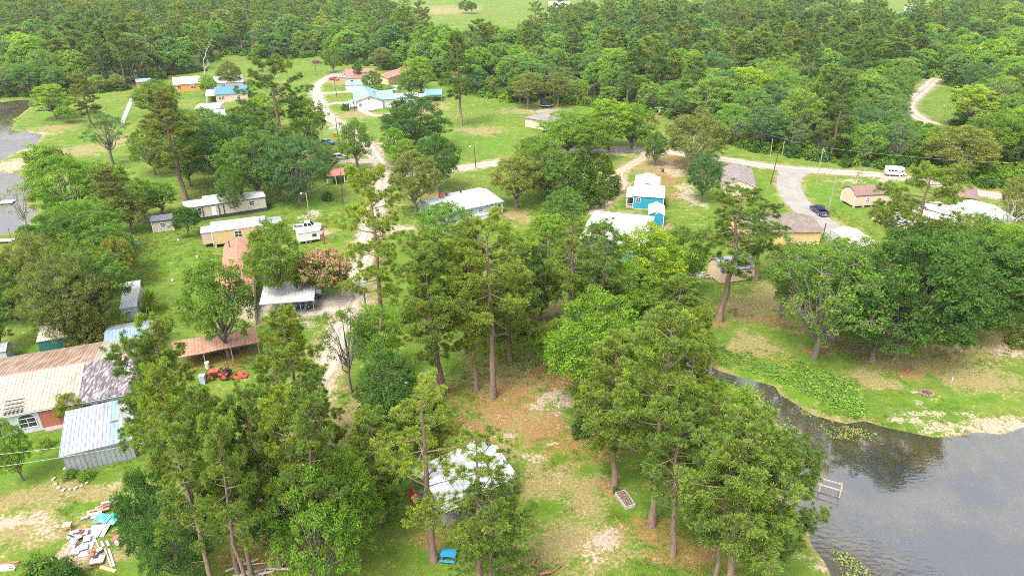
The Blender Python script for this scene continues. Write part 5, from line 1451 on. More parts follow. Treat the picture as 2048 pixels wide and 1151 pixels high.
# ---------------------------------------------------------------- the woods
KEEP_OUT = [(gp(u, v).xy, r) for u, v, r in [
    (375,170,15),(290,172,8),(460,160,12),(455,190,14),(430,225,14),(735,195,17),(720,150,15),(805,150,16),(780,180,12),(810,190,12),(860,190,12),(1130,226,14),(1092,212,6),
    (925,20,70),(1020,25,40),(860,25,70),(1745,52,35),(1760,40,40),(1820,30,25),(1590,80,25),(1215,102,14),(520,150,22),(580,150,22),(455,132,16),(1250,280,16),(1560,322,6),(1350,345,20),
    (1050,62,18),(1052,78,14),(1594,92,16),(1596,110,10),(1745,62,30),(1820,36,22),(640,85,10),(1098,50,14),(960,30,60),(1080,20,30),(1330,18,25),(1430,8,30),(700,200,25),(640,200,20)]]
rw = np.random.RandomState(77)
def woods(poly, spacing, n_try):
    P = np.array(poly)
    lo, hi = P.min(0), P.max(0)
    hi[1] = min(hi[1], 700)
    area_n = int((hi[0] - lo[0]) * (hi[1] - lo[1]) / spacing ** 2 * n_try)
    X = rw.uniform(lo[0], hi[0], area_n); Y = rw.uniform(lo[1], hi[1], area_n)
    ok = inside(poly, X, Y) & (np.abs(X) < Y * 0.80 + 25)
    for c, r in KEEP_OUT: ok &= np.hypot(X - c[0], Y - c[1]) > r
    for L, w, n in ROAD_LINES:
        if n in ("curving_road", "gravel_road", "house_drive", "gravel_drive"):
            ok &= dist_line(list(L[::3]) + [L[-1]], X, Y) > w / 2 + (1.6 if n == "curving_road" else 2.4)
    ok &= dist_line(POND, X, Y, True) > 2
    ok &= ~inside(POND, X, Y)
    X, Y = X[ok], Y[ok]
    cell, keep = {}, []
    for i in range(len(X)):
        s = spacing * (1 + max(0, Y[i] - 330) / 900)
        kx, ky = int(X[i] // 8), int(Y[i] // 8)
        good = True
        for a in (-1, 0, 1):
            for b in (-1, 0, 1):
                for j in cell.get((kx + a, ky + b), ()):
                    if (X[i] - X[j]) ** 2 + (Y[i] - Y[j]) ** 2 < s * s: good = False; break
                if not good: break
            if not good: break
        if good:
            cell.setdefault((kx, ky), []).append(i); keep.append(i)
    return X[keep], Y[keep]


LANDMARKS = [(gp(u, v).xy, n) for u, v, n in [(20,195,"behind the dark end of the pond"),(150,190,"behind the wooden deck"),(290,165,"behind the orange shed"),(375,150,"behind the orange house"),(440,120,"by the bleached dead tree"),(520,118,"above the far left lawn"),
  (600,116,"above the gravel drive end"),(690,115,"behind the maroon car"),(720,125,"behind the red metal roof"),(800,135,"behind the rust red roof"),(870,160,"behind the blue canopy"),(930,185,"behind the tall lone pine"),(1010,200,"at the far side of the open lawn"),
  (1090,205,"behind the trampoline"),(1150,212,"behind the brown hip roof"),(1230,222,"behind the two bright oaks"),(1320,228,"behind the crossarm pole"),(1400,262,"behind the olive roadside oak"),(1487,292,"by the pale pole in the scrub"),(1560,306,"behind the twin pale poles"),
  (1640,318,"behind the concrete drive mouth"),(1720,328,"behind the twiggy roadside tree"),(1790,330,"behind the motorhome"),(1770,250,"left of the road bend"),(1800,180,"left of the road far leg"),(1840,110,"by the curving road end"),
  (1940,210,"right of the road bend"),(1940,280,"above the open brown pavilion"),(2030,320,"right edge above the pavilion"),(2000,220,"at the upper right edge"),(1600,90,"by the tall beige far house"),(1500,200,"inside the right hand wood"),(1300,170,"inside the central wood"),(1650,220,"above the roadside scrub")]]
def where(x, y, dd):
    n = min(LANDMARKS, key=lambda t: (t[0] - Vector((x, y))).length)[1]
    return n
allw = []
for zi, poly in enumerate(FOREST):
    X, Y = woods(poly, 7.0, 7)
    d = dist_line(poly, X, Y, True)
    pf = (0.46, 0.42, 0.30)[zi] - 0.50 * np.exp(-d / 14)          # broad-leaved along the edge, pine behind
    kindn = vnoise(X, Y, 28, 40 + zi)
    gapn = vnoise(X, Y, 17, 90 + zi)
    kp = ~((gapn < .20) & (d > 10))
    X, Y, d, pf, kindn = X[kp], Y[kp], d[kp], pf[kp], kindn[kp]
    isp = rw.rand(len(X)) < np.clip(pf + (kindn - .5) * 0.9, 0.06, .95)
    for x, y, p, dd in zip(X, Y, isp, d):
        allw.append((zi, x, y, bool(p), dd))
allw.sort(key=lambda t: t[2])
ZN = ("the wood beyond the pond", "the wood beyond the open lawn", "the wood beside the curving road")
PK = ["pine0", "pine1", "pine2", "pine3", "pine1", "pine3"]; BK = ["oak0", "oak1", "oak2", "oak3", "tall0", "tall1", "oak4", "tall0"]
PCOL = [(.084,.132,.040),(.096,.142,.040),(.110,.152,.040),(.076,.122,.040)]
BCOL = [(.074,.136,.040),(.092,.160,.038),(.116,.192,.034),(.070,.130,.048),(.108,.170,.042),(.110,.150,.054),(.142,.206,.032)]
NP, NB = 190, 170
far = {True: [], False: []}
cnt = {True: 0, False: 0}
for zi, x, y, p, dd in allw:
    h = (rw.uniform(13, 25) if p else rw.triangular(8, 12, 20)); w = h * (rw.uniform(.46, .64) if p else rw.uniform(.74, 1.02))
    if dd < 5 and not p: h *= .75; w *= .9
    if cnt[p] < (NP if p else NB):
        cnt[p] += 1
        key = PK[rw.randint(len(PK))] if p else BK[rw.randint(len(BK))]
        col = (PCOL[rw.randint(4)] if p else BCOL[rw.randint(7)])
        size = ("tall", "middling")[h < 19.5] if p else ("tall", "low")[h < 13.5]
        tone = ["dark ", "olive ", "yellowish ", "deep green "][PCOL.index(col)] if p else {0: "dark ", 1: "mid green ", 2: "bright ", 3: "blue green ", 4: "green ", 5: "greyish ", 6: "yellow green "}[BCOL.index(col)]
        tree(key, 0, 0, 0, 0, col, f"{size} {tone}{'pine' if p else 'broadleaf'} {'at the wood edge' if dd < 6 else 'of the wood'}, {where(x, y, dd)}", "tree",
             group=f"{size} {tone}{'pines' if p else 'leafy trees'} {'at the wood edge' if dd < 6 else 'of the wood'}, {where(x, y, dd)}", rot=rw.uniform(0, 6.28), p=Vector((x, y, 0)), h=h, w=w)
    else:
        far[p].append((x, y, h, w))

def scatter(name, pts, protos, label=None, cat=None):
    """stuff: one object that instances a few meshes over points. pts: (x, y, z, rot, sxy, sz)"""
    lib = bpy.data.collections.new(name + " shapes")
    for i, (me, c) in enumerate(protos):
        o = bpy.data.objects.new(f"{name}_shape_{i:02d}", me)
        o.color = (*c, 1)
        lib.objects.link(o)
    pts = np.array(pts, dtype=np.float32)
    me = bpy.data.meshes.new(name)
    me.vertices.add(len(pts)); me.vertices.foreach_set("co", pts[:, :3].ravel())
    rs = np.random.RandomState(len(pts))
    a = me.attributes.new("turn", 'FLOAT_VECTOR', 'POINT'); a.data.foreach_set("vector", np.column_stack([np.zeros(len(pts)), np.zeros(len(pts)), pts[:, 3]]).astype(np.float32).ravel())
    a = me.attributes.new("size", 'FLOAT_VECTOR', 'POINT'); a.data.foreach_set("vector", pts[:, [4, 4, 5]].ravel())
    a = me.attributes.new("pick", 'INT', 'POINT'); a.data.foreach_set("value", rs.randint(0, len(protos), len(pts)).astype(np.int32))
    o = link(name, me)
    ng = bpy.data.node_groups.new(name, 'GeometryNodeTree')
    ng.interface.new_socket("Geometry", in_out='INPUT', socket_type='NodeSocketGeometry')
    ng.interface.new_socket("Geometry", in_out='OUTPUT', socket_type='NodeSocketGeometry')
    gi, go = ng.nodes.new("NodeGroupInput"), ng.nodes.new("NodeGroupOutput")
    ip = ng.nodes.new("GeometryNodeInstanceOnPoints")
    ci = ng.nodes.new("GeometryNodeCollectionInfo"); ci.inputs["Collection"].default_value = lib
    ci.inputs["Separate Children"].default_value = True; ci.inputs["Reset Children"].default_value = True
    def na(n, t):
        k = ng.nodes.new("GeometryNodeInputNamedAttribute"); k.data_type = t; k.inputs["Name"].default_value = n
        return k.outputs["Attribute"]
    e2r = ng.nodes.new("FunctionNodeEulerToRotation")
    L = ng.links
    L.new(gi.outputs[0], ip.inputs["Points"]); L.new(ci.outputs[0], ip.inputs["Instance"])
    ip.inputs["Pick Instance"].default_value = True
    L.new(na("pick", 'INT'), ip.inputs["Instance Index"])
    L.new(na("turn", 'FLOAT_VECTOR'), e2r.inputs[0]); L.new(e2r.outputs[0], ip.inputs["Rotation"])
    L.new(na("size", 'FLOAT_VECTOR'), ip.inputs["Scale"])
    L.new(ip.outputs[0], go.inputs[0])
    md = o.modifiers.new("scatter", 'NODES'); md.node_group = ng
    return tag(o, label, cat, kind="stuff")

farp = [make_pine(51, 20, .26, 3.9, 56, 18, 18, (.3, .55), .075), make_pine(52, 20, .18, 4.1, 56, 18, 18, (.3, .55), .075), make_pine(53, 20, .30, 3.8, 54, 18, 18, (.3, .55), .075)]
farb = [make_broad(61, 12, 9.6, 20, 30, 20, size=.36, lobe_r=(.2, .4)), make_broad(62, 12, 9, 24, 26, 20, size=.36, bare=.1, lobe_r=(.2, .4)), make_broad(63, 14, 8.4, 20, 30, 20, size=.36, lobe_r=(.2, .4))]
pm = [(t.joined(f"far pine {i}", PINE_BARK, leaf_mat(f"far needles {i}", .28, (1.32, 1.14, .6), .55, PCOL[i])), PCOL[i]) for i, t in enumerate(farp)]
bmz = [(t.joined(f"far oak {i} {k}", OAK_BARK, leaf_mat(f"far leaves {k}", .32, (1.25, 1.12, .65), .55, BCOL[k])), BCOL[k]) for i, t in enumerate(farb) for k in ((0, 2, 4), (1, 3, 6), (5, 0, 2))[i]]
scatter("distant_pine_wood", [(x, y, 0, rw.uniform(0, 6.28), w / 8.4, h / 20) for x, y, h, w in far[True]], pm, "distant pine wood covering the land behind the village", "wood")
scatter("distant_leafy_wood", [(x, y, 0, rw.uniform(0, 6.28), w / 9.4, h / 12.6) for x, y, h, w in far[False]], bmz, "distant leafy wood covering the land behind the village", "wood")
# undergrowth along the edges of the woods
ug = []
for zi, poly in enumerate(FOREST):
    P = np.array(poly)
    for i in range(len(P)):
        a, b = P[i], P[(i + 1) % len(P)]
        if min(a[1], b[1]) > 420: continue
        n = int(np.linalg.norm(b - a) / 1.3)
        for k in range(n):
            q = a + (b - a) * (k + rw.rand()) / n + rw.normal(0, 2.2, 2)
            if abs(q[0]) > q[1] * .85 + 20: continue
            if any(math.hypot(q[0] - c[0], q[1] - c[1]) < r for c, r in KEEP_OUT): continue
            if any(dist_line(list(L[::4]), np.array([q[0]]), np.array([q[1]]))[0] < w / 2 + 2 for L, w, nme in ROAD_LINES): continue
            if inside(POND, np.array([q[0]]), np.array([q[1]]))[0]: continue
            s = rw.uniform(.6, 1.6)
            ug.append((q[0], q[1], 0, rw.uniform(0, 6.28), s, s * rw.uniform(.7, 1.3)))
# scrub between the road and the right hand wood
scr = wpoly([(1450,292),(1560,300),(1700,318),(1800,330),(1870,352),(1960,372),(2080,385),(2080,330),(1940,290),(1880,268),(1800,240),(1780,215),(1765,260),(1700,300)])
Xs = rw.uniform(40, 200, 2600); Ys = rw.uniform(150, 270, 2600)
for x, y in zip(Xs, Ys):
    if inside(scr, np.array([x]), np.array([y]))[0] and all(dist_line(list(L[::4]), np.array([x]), np.array([y]))[0] > w / 2 + 2.4 for L, w, n in ROAD_LINES):
        s = rw.uniform(.5, 1.7); ug.append((x, y, 0, rw.uniform(0, 6.28), s, s * rw.uniform(.6, 1.2)))
sh = [(make_shrub(70 + i, 2.4, 3.0, 70, 18, .3).joined(f"undergrowth {i}", OAK_BARK, leaf_mat(f"undergrowth leaves {i}", .32, (1.25, 1.12, .65), .55, c)), c) for i, c in enumerate([MD, BR, DK, LM])]
scatter("undergrowth", ug, sh, "undergrowth along the edge of the woods", "undergrowth")
# ---------------------------------------------------------------- vehicles
RUBBER = mat("tyre rubber", (0.025, 0.025, 0.027), .85); RIM = mat("alloy rim", (.55, .56, .58), .3, .8); LAMPW = mat("clear lamp", (.75, .76, .78), .15); LAMPR = mat("red lamp", (.45, .02, .02), .25)
CHROME = mat("bumper metal", (.55, .56, .58), .25, .8); CARGLASS = mat("tinted car glass", (.02, .026, .034), .06)
def paint(name, col): return mat(name, col, .32, .1, vary=.04, coat=.7)
def wheel(parent, x, y, r=.36, w=.24, rimm=None):
    s = 1 if y > 0 else -1
    t = MB(); t.tube([(x, y - w/2, r), (x, y - w/2 + .03, r), (x, y + w/2 - .03, r), (x, y + w/2, r)], [r*.9, r, r, r*.9], 18); o = t.build("wheel", RUBBER, parent, smooth=False)
    k = MB(); k.tube([(x, y + s*(w/2 - .03), r), (x, y + s*(w/2 + .012), r)], [r*.62, r*.55], 14); k.build("rim", rimm or RIM, o)
def car(label, u0, v0, u1, v1, kind, pm, cat="car", name="parked_car", tail=None, L=None, z=0.0):
    """a vehicle whose tail stands at (u0, v0) and nose at (u1, v1)"""
    a, b = gp(u0, v0), gp(u1, v1); d = (b - a); 
    dims = {"pickup": (5.6, 1.0), "suv": (4.6, .95), "sedan": (4.7, .92), "oldpickup": (5.2, .95)}[kind]
    L = L or dims[0]; W = dims[1]
    c = (a + b) / 2
    e = tag(empty(name, (c.x, c.y, z), math.atan2(d.y, d.x)), label, cat)
    if kind in ("pickup", "oldpickup"):
        # stations along x: (x, half width low, half width belt, belt z)
        st = [(-.5, .95, .93, .98), (-.485, 1, 1, 1.05), (-.13, 1, 1, 1.06), (.20, 1, 1, 1.06), (.235, 1, .97, 1.06), (.44, .98, .92, 1.0), (.49, .94, .86, .88), (.5, .88, .82, .74)]
        cab = (-.14, -.10, .105, .225); roofz = 1.80; bed = True
    elif kind == "suv":
        st = [(-.5, .92, .88, .85), (-.48, .98, .95, 1.0), (-.2, 1, .98, 1.0), (.2, 1, .97, 1.0), (.25, 1, .95, 1.0), (.43, .97, .88, .90), (.485, .92, .8, .74), (.5, .85, .76, .6)]
        cab = (-.48, -.40, .06, .235); roofz = 1.62; bed = False
    else:
        st = [(-.5, .9, .86, .7), (-.48, .97, .92, .9), (-.3, 1, .95, .95), (.2, 1, .95, .94), (.24, 1, .93, .93), (.43, .95, .86, .82), (.485, .9, .8, .7), (.5, .84, .76, .58)]
        cab = (-.36, -.22, .06, .24); roofz = 1.43; bed = False
    zs = .30
    V, F = [], []
    for x, wl, wb_, zb in st:
        V += [(x*L, -W*wl*.94, zs), (x*L, -W*wl, zs + .22), (x*L, -W*wb_, zb), (x*L, W*wb_, zb), (x*L, W*wl, zs + .22), (x*L, W*wl*.94, zs)]
    for i in range(len(st) - 1):
        for k in range(5):
            if bed and k == 2 and st[i][0] >= -.49 and st[i+1][0] <= -.12: continue
            F.append((i*6 + k, i*6 + k + 1, i*6 + 6 + k + 1, i*6 + 6 + k))
        F.append((i*6 + 5, i*6, i*6 + 6, i*6 + 11))
    F.append((5, 4, 3, 2, 1, 0)[::-1]); n = (len(st) - 1) * 6; F.append(tuple(n + i for i in (5, 4, 3, 2, 1, 0)))
    b = MB(); b.add(V, F)
    zb = st[3][3]
    x0, x1, x2, x3 = [q * L for q in cab]
    wt, wm = W * .74, W * .95
    cabV = [(x0, -wm, zb - .02), (x1, -wt, roofz), (x2, -wt, roofz), (x3, -wm, zb - .02), (x0, wm, zb - .02), (x1, wt, roofz), (x2, wt, roofz), (x3, wm, zb - .02)]
    b.add(cabV, [(0, 3, 2, 1), (4, 5, 6, 7), (1, 2, 6, 5), (0, 1, 5, 4), (3, 7, 6, 2)])
    b.build("body", pm, e)
    if bed:
        q = MB(); q.box(-.475*L, -.15*L, -W*.88, W*.88, .62, .66); q.build("bed_floor", TRIMD, e)
        q = MB(); q.box(-.485*L, -.475*L, -W*.9, W*.9, .6, 1.02); q.build("tailgate", pm, e)
    def panel(nm, pts, inset=.82):
        c_ = sum((Vector(p) for p in pts), Vector()) / 4
        nrm = (Vector(pts[1]) - Vector(pts[0])).cross(Vector(pts[2]) - Vector(pts[0])).normalized()
        if nrm.dot(c_ - Vector((0, 0, 1.0))) < 0: nrm = -nrm; pts = pts[::-1]
        q = MB(); q.slab([c_ + (Vector(p) - c_) * inset + nrm * .012 for p in pts], .01); q.build(nm, CARGLASS, e)
    panel("windshield", [cabV[3], cabV[7], cabV[6], cabV[2]], .88); panel("rear_window", [cabV[4], cabV[0], cabV[1], cabV[5]], .84)
    for s in (0, 4):
        A, B_, C_, D_ = [Vector(cabV[s + i]) for i in range(4)]
        m0, m1 = A.lerp(D_, .52), B_.lerp(C_, .5)
        panel("side_window", [A.lerp(m0, .04), m0, m1, B_], .84); panel("side_window", [m0, D_, C_, m1], .84)
    for sx in (-.31, .30):
        for sy in (-1, 1): wheel(e, sx * L, sy * W * .90, .37 if bed else .34)
    for sy in (-1, 1):
        q = MB(); q.box(.488*L, .503*L, sy*W*.66 - .17, sy*W*.66 + .17, .66, .80); q.build("headlight", LAMPW, e)
        q = MB(); q.box(-.506*L, -.495*L, sy*W*.84 - .09, sy*W*.84 + .09, .70, .98); q.build("taillight", LAMPR, e)
        q = MB(); q.box(.19*L, .215*L, sy*W*1.0 - .0, sy*(W*1.0 + .18), zb + .02, zb + .18) if sy > 0 else q.box(.19*L, .215*L, -(W + .18), -W, zb + .02, zb + .18); q.build("mirror", pm, e)
    q = MB(); q.box(.497*L, .515*L, -W*.8, W*.8, .36, .55); q.build("front_bumper", CHROME if bed else pm, e)
    q = MB(); q.box(-.518*L, -.5*L, -W*.85, W*.85, .38, .58); q.build("rear_bumper", CHROME if bed else pm, e)
    q = MB(); q.box(.503*L, .506*L, -W*.4, W*.4, .6, .8); q.build("grille", TRIMD, e)
    q = MB(); q.box(-.51*L, -.503*L, -.2, .2, .62, .76); q.build("number_plate", WHITE, e)
    return e
NAVY = paint("navy paint", (.018, .035, .11)); BLUEP = paint("dark blue paint", (.008, .045, .14)); WHITEP = paint("white car paint", (.72, .73, .74)); SILVER = paint("silver car paint", (.5, .52, .55)); REDP = paint("red car paint", (.38, .01, .03)); BLACKP = paint("charcoal car paint", (.03, .035, .05)); BLUEC = paint("blue car paint", (.02, .09, .27))
car("navy pickup parked on the concrete drive", 1652, 436, 1624, 416, "pickup", NAVY, "pickup", "pickup_truck")
car("white pickup parked beyond the white box trailer", 598, 460, 634, 458, "pickup", WHITEP, "pickup", "pickup_truck")
car("dark blue pickup under the white carport", 563, 617, 634, 611, "oldpickup", BLUEP, "pickup", "pickup_truck")
car("charcoal car behind the dark blue pickup at the carport", 588, 597, 642, 592, "suv", BLACKP)
car("silver hatchback parked on the gravel pad by the hedge", 662, 320, 696, 317, "suv", SILVER)
car("blue car parked at the gravel drive edge", 644, 287, 664, 289, "sedan", BLUEC)
car("red car parked in front of the far red roof", 661, 160, 676, 161, "sedan", REDP)
car("white car parked beside the red car", 680, 156, 694, 156, "suv", WHITEP)
car("dark car half hidden behind the trampoline trees", 1128, 200, 1140, 199, "suv", BLACKP)
car("maroon car beside the far driveway tree", 628, 127, 640, 127, "suv", paint("maroon paint", (.15, .01, .03)))
# white box trailer
e = tag(empty("box_trailer", gp(618, 482), math.atan2((gp(636,480)-gp(598,486)).y, (gp(636,480)-gp(598,486)).x)), "white enclosed box trailer with a wide flat roof beside the white pickup", "trailer")
b = MB(); b.box(-2.1, 2.1, -1.25, 1.25, .55, 2.3); b.build("body", WSID, e, bevel=.08)
b = MB(); b.box(-2.2, 2.2, -1.32, 1.32, 2.31, 2.38); b.build("roof", STEELW, e)
for i in range(5):
    b = MB(); b.box(-1.7 + i*.85 - .03, -1.7 + i*.85 + .03, -1.32, 1.32, 2.382, 2.41); b.build("roof_rib", WHITE, e)
for s in (-1, 1): wheel(e, .1, s*1.12, .32, .2); wheel(e, -.7, s*1.12, .32, .2)
b = MB(); b.box(-3.3, -2.1, -.05, .05, .5, .58); b.build("tow_bar", GALV, e)
b = MB(); b.box(.6, 1.4, -1.275, -1.255, 1.3, 1.9); b.build("window", GLASS, e)
# motorhome on the road
e = tag(empty("motorhome", gp(1788, 351), math.atan2((gp(1802,351)-gp(1772,350)).y, (gp(1802,351)-gp(1772,350)).x)), "white motorhome on the gravel road at the right", "motorhome")
e.scale = (.86, .86, .86)
b = MB(); b.box(-2.7, 1.3, -1.1, 1.1, .5, 2.7); b.build("body", WHITEP, e, bevel=.12)
b = MB(); b.box(.9, 2.1, -1.1, 1.1, 1.85, 2.7); b.build("overcab", WHITEP, e, bevel=.15)
b = MB(); b.add([(1.32,-1,.5),(3.0,-.95,.5),(3.0,-.9,1.05),(2.3,-.95,1.15),(1.7,-.9,1.84),(1.32,-1,1.84)] + [(1.32,1,.5),(3.0,.95,.5),(3.0,.9,1.05),(2.3,.95,1.15),(1.7,.9,1.84),(1.32,1,1.84)],
                [(0,1,2,3,4,5),(11,10,9,8,7,6),(0,6,7,1),(1,7,8,2),(2,8,9,3),(3,9,10,4),(4,10,11,5),(5,11,6,0)]); b.build("cab", WHITEP, e)
b = MB(); b.slab([(2.29,-.82,1.18),(2.29,.82,1.18),(1.75,.8,1.80),(1.75,-.8,1.80)], .01); o = b.build("windshield", CARGLASS, e); o.location = (.03, 0, .02)
for x in (-2.0, -1.1, -.2):
    b = MB(); b.box(x - .3, x + .3, -1.115, -1.102, 1.55, 2.05); b.build("side_window", CARGLASS, e)
b = MB(); b.box(1.45, 1.95, -1.005, -.99, 1.2, 1.7); b.build("cab_window", CARGLASS, e)
b = MB(); b.box(.55, 1.1, -1.12, -1.102, .6, 2.3); b.build("door", WSID, e)
for x in (-1.6, 2.2):
    for s in (-1, 1): wheel(e, x, s*.95, .36, .24)
for s in (-1, 1):
    b = MB(); b.box(2.99, 3.02, s*.7 - .15, s*.7 + .15, .75, .92); b.build("headlight", LAMPW, e)
b = MB(); b.box(-1.8, -.8, -.4, .4, 2.71, 2.95); b.build("roof_unit", WHITE, e)
b = MB(); b.box(-2.72, -2.705, -.9, .9, .9, 1.0); b.build("stripe", BLUEC, e)
e = tag(empty("rubbish_bin", gp(669, 274)), "orange rubbish bin beside the blue car on the gravel drive", "bin")
b = MB(); b.tube([(0,0,0),(0,0,1.0)], [.34,.42], 14); b.build("body", mat("orange bin plastic", (.55,.16,.04), .5), e)
b = MB(); b.tube([(0,0,1.002),(0,0,1.08),(0,0,1.14)], [.45,.45,.2], 14); b.build("lid", MATS["orange bin plastic"], e)
# motorcycle under the arched carport
e = tag(empty("motorcycle", gp(1674, 484), .6), "dark motorcycle parked under the arched carport", "motorcycle")
for x in (-.7, .7):
    b = MB(); b.tube([(x, -.07, .32), (x, .07, .32)], [.32, .32], 18); o = b.build("wheel", RUBBER, e); k = MB(); k.tube([(x, -.075, .32), (x, .075, .32)], [.16, .16], 12); k.build("rim", RIM, o)
b = MB(); b.tube([(-.7, 0, .35), (-.3, 0, .5), (.2, 0, .55), (.45, 0, .95)], [.05, .12, .14, .05], 8); b.tube([(.7, 0, .32), (.42, 0, 1.0)], [.04, .04], 6); b.build("frame", BLACKP, e)
b = MB(); b.tube([(-.05, 0, .85), (.35, 0, .9)], [.15, .12], 8); b.build("fuel_tank", NAVY, e)
b = MB(); b.box(-.7, -.08, -.13, .13, .74, .84); b.build("seat", RUBBER, e, bevel=.03)
b = MB(); b.tube([(.42, -.36, 1.05), (.45, 0, 1.0), (.42, .36, 1.05)], [.025]*3, 6); b.build("handlebar", CHROME, e)
# tractor
ORNG = paint("orange red tractor paint", (.62, .06, .018))
a, b_ = gp(458, 754), gp(425, 755); d = b_ - a
e = tag(empty("tractor", (a + b_) / 2, math.atan2(d.y, d.x)), "small orange red tractor with a front loader on the lawn", "tractor")
b = MB(); b.box(.1, 1.35, -.32, .32, .75, 1.2); b.build("hood", ORNG, e, bevel=.08)
b = MB(); b.box(-.9, 1.2, -.22, .22, .45, .75); b.build("chassis", TRIMD, e)
b = MB(); b.box(-.95, -.45, -.3, .3, .85, .98); b.box(-1.0, -.88, -.3, .3, .98, 1.4); b.build("seat", RUBBER, e, bevel=.04)
for s in (-1, 1):
    b = MB(); b.tube([(-.75, s*.72 - .18, .55), (-.75, s*.72 + .18, .55)], [.55, .55], 20); o = b.build("rear_wheel", RUBBER, e); k = MB(); k.tube([(-.75, s*.72 + s*.17, .55), (-.75, s*.72 + s*.20, .55)], [.33, .30], 14); k.build("rim", ORNG, o)
    b = MB(); b.tube([(.95, s*.6 - .12, .36), (.95, s*.6 + .12, .36)], [.36, .36], 18); o = b.build("front_wheel", RUBBER, e); k = MB(); k.tube([(.95, s*.6 + s*.11, .36), (.95, s*.6 + s*.14, .36)], [.22, .2], 12); k.build("rim", ORNG, o)
    b = MB(); b.slab([(-1.3, s*.72 - .2, 1.02), (-.2, s*.72 - .2, 1.02), (-.2, s*.72 + .2, 1.02), (-1.3, s*.72 + .2, 1.02)], .06); b.obox((-.12, s*.72, .85), .06, .4, .4); b.build("fender", ORNG, e)
    b = MB(); b.tube([(.05, s*.42, 1.25), (1.3, s*.42, 1.1), (2.05, s*.42, .4)], [.07, .07, .06], 6); b.tube([(.05, s*.42, .6), (.05, s*.42, 1.28)], [.06, .06], 6); b.build("loader_arm", ORNG, e)
    b = MB(); b.tube([(-1.15, s*.5, 1.0), (-1.15, s*.5, 2.1)], [.035, .035], 6); b.build("roll_bar", TRIMD, e)
b = MB(); b.box(-1.18, -1.12, -.5, .5, 2.08, 2.15); b.build("roll_bar_top", TRIMD, e)
b = MB(); b.add([(2.0,-.7,.1),(2.55,-.7,.08),(2.0,-.7,.6),(2.0,.7,.1),(2.55,.7,.08),(2.0,.7,.6),(2.05,-.7,.6),(2.05,.7,.6)], [(0,1,6,2),(3,5,7,4),(0,3,4,1),(0,2,5,3),(2,6,7,5)]); b.build("bucket", ORNG, e)
b = MB(); b.tube([(-.1, 0, 1.15), (-.3, 0, 1.38)], [.025, .025], 6); b.tube([(-.31, 0, 1.385), (-.34, 0, 1.42)], [.2, .2], 12); b.build("steering_wheel", RUBBER, e)
# mower deck
e = tag(empty("mower_deck", gp(481, 752), .25), "red mower deck lying on the lawn behind the tractor", "mower deck")
b = MB(); b.add([(-.9,-.6,.12),(.9,-.6,.12),(1.1,.2,.12),(.5,.7,.12),(-.5,.7,.12),(-1.1,.2,.12),(-.8,-.5,.34),(.8,-.5,.34),(.95,.2,.34),(.45,.6,.34),(-.45,.6,.34),(-.95,.2,.34)],
            [(6,7,8,9,10,11)] + [(i, (i+1) % 6, 6 + (i+1) % 6, 6 + i) for i in range(6)]); b.build("deck", ORNG, e)
for x in (-.9, .9):
    b = MB(); b.tube([(x, -.75, .13), (x, -.62, .13)], [.13, .13], 12); b.build("wheel", RUBBER, e)
b = MB(); b.tube([(-.5, 0, .36), (-.5, 0, .46)], [.2, .2], 12); b.tube([(.5, 0, .36), (.5, 0, .46)], [.2, .2], 12); b.build("spindle_cover", TRIMD, e)
b = MB(); b.tube([(-.7, .5, .36), (0, 1.3, .5), (.7, .5, .36)], [.04, .04, .04], 6); b.build("hitch_frame", ORNG, e)
e = tag(empty("storage_bin", gp(407, 766), .15), "tall pale blue grey bin standing before the tractor bucket", "bin")
b = MB(); b.add([(-.3,-.3,0),(.3,-.3,0),(.3,.3,0),(-.3,.3,0),(-.36,-.36,1.25),(.36,-.36,1.25),(.36,.36,1.25),(-.36,.36,1.25)], [(3,2,1,0),(0,1,5,4),(1,2,6,5),(2,3,7,6),(3,0,4,7)]); b.build("body", mat("pale blue plastic", (.40, .48, .60), .45), e)
b = MB(); b.box(-.4, .4, -.4, .4, 1.252, 1.33); b.build("lid", mat("pale blue lid", (.52, .60, .70), .4), e, bevel=.03)
e = tag(empty("water_drum", gp(416, 736), 0), "pale drum standing behind the tractor hood", "drum")
b = MB(); b.tube([(0,0,0),(0,0,.1),(0,0,.85),(0,0,.95)], [.28,.31,.31,.27], 18); b.build("body", mat("pale drum", (.55,.55,.45), .5), e)
b = MB(); b.tube([(0,0,.955),(0,0,1.0)], [.29,.29], 18); b.build("lid", WHITE, e)

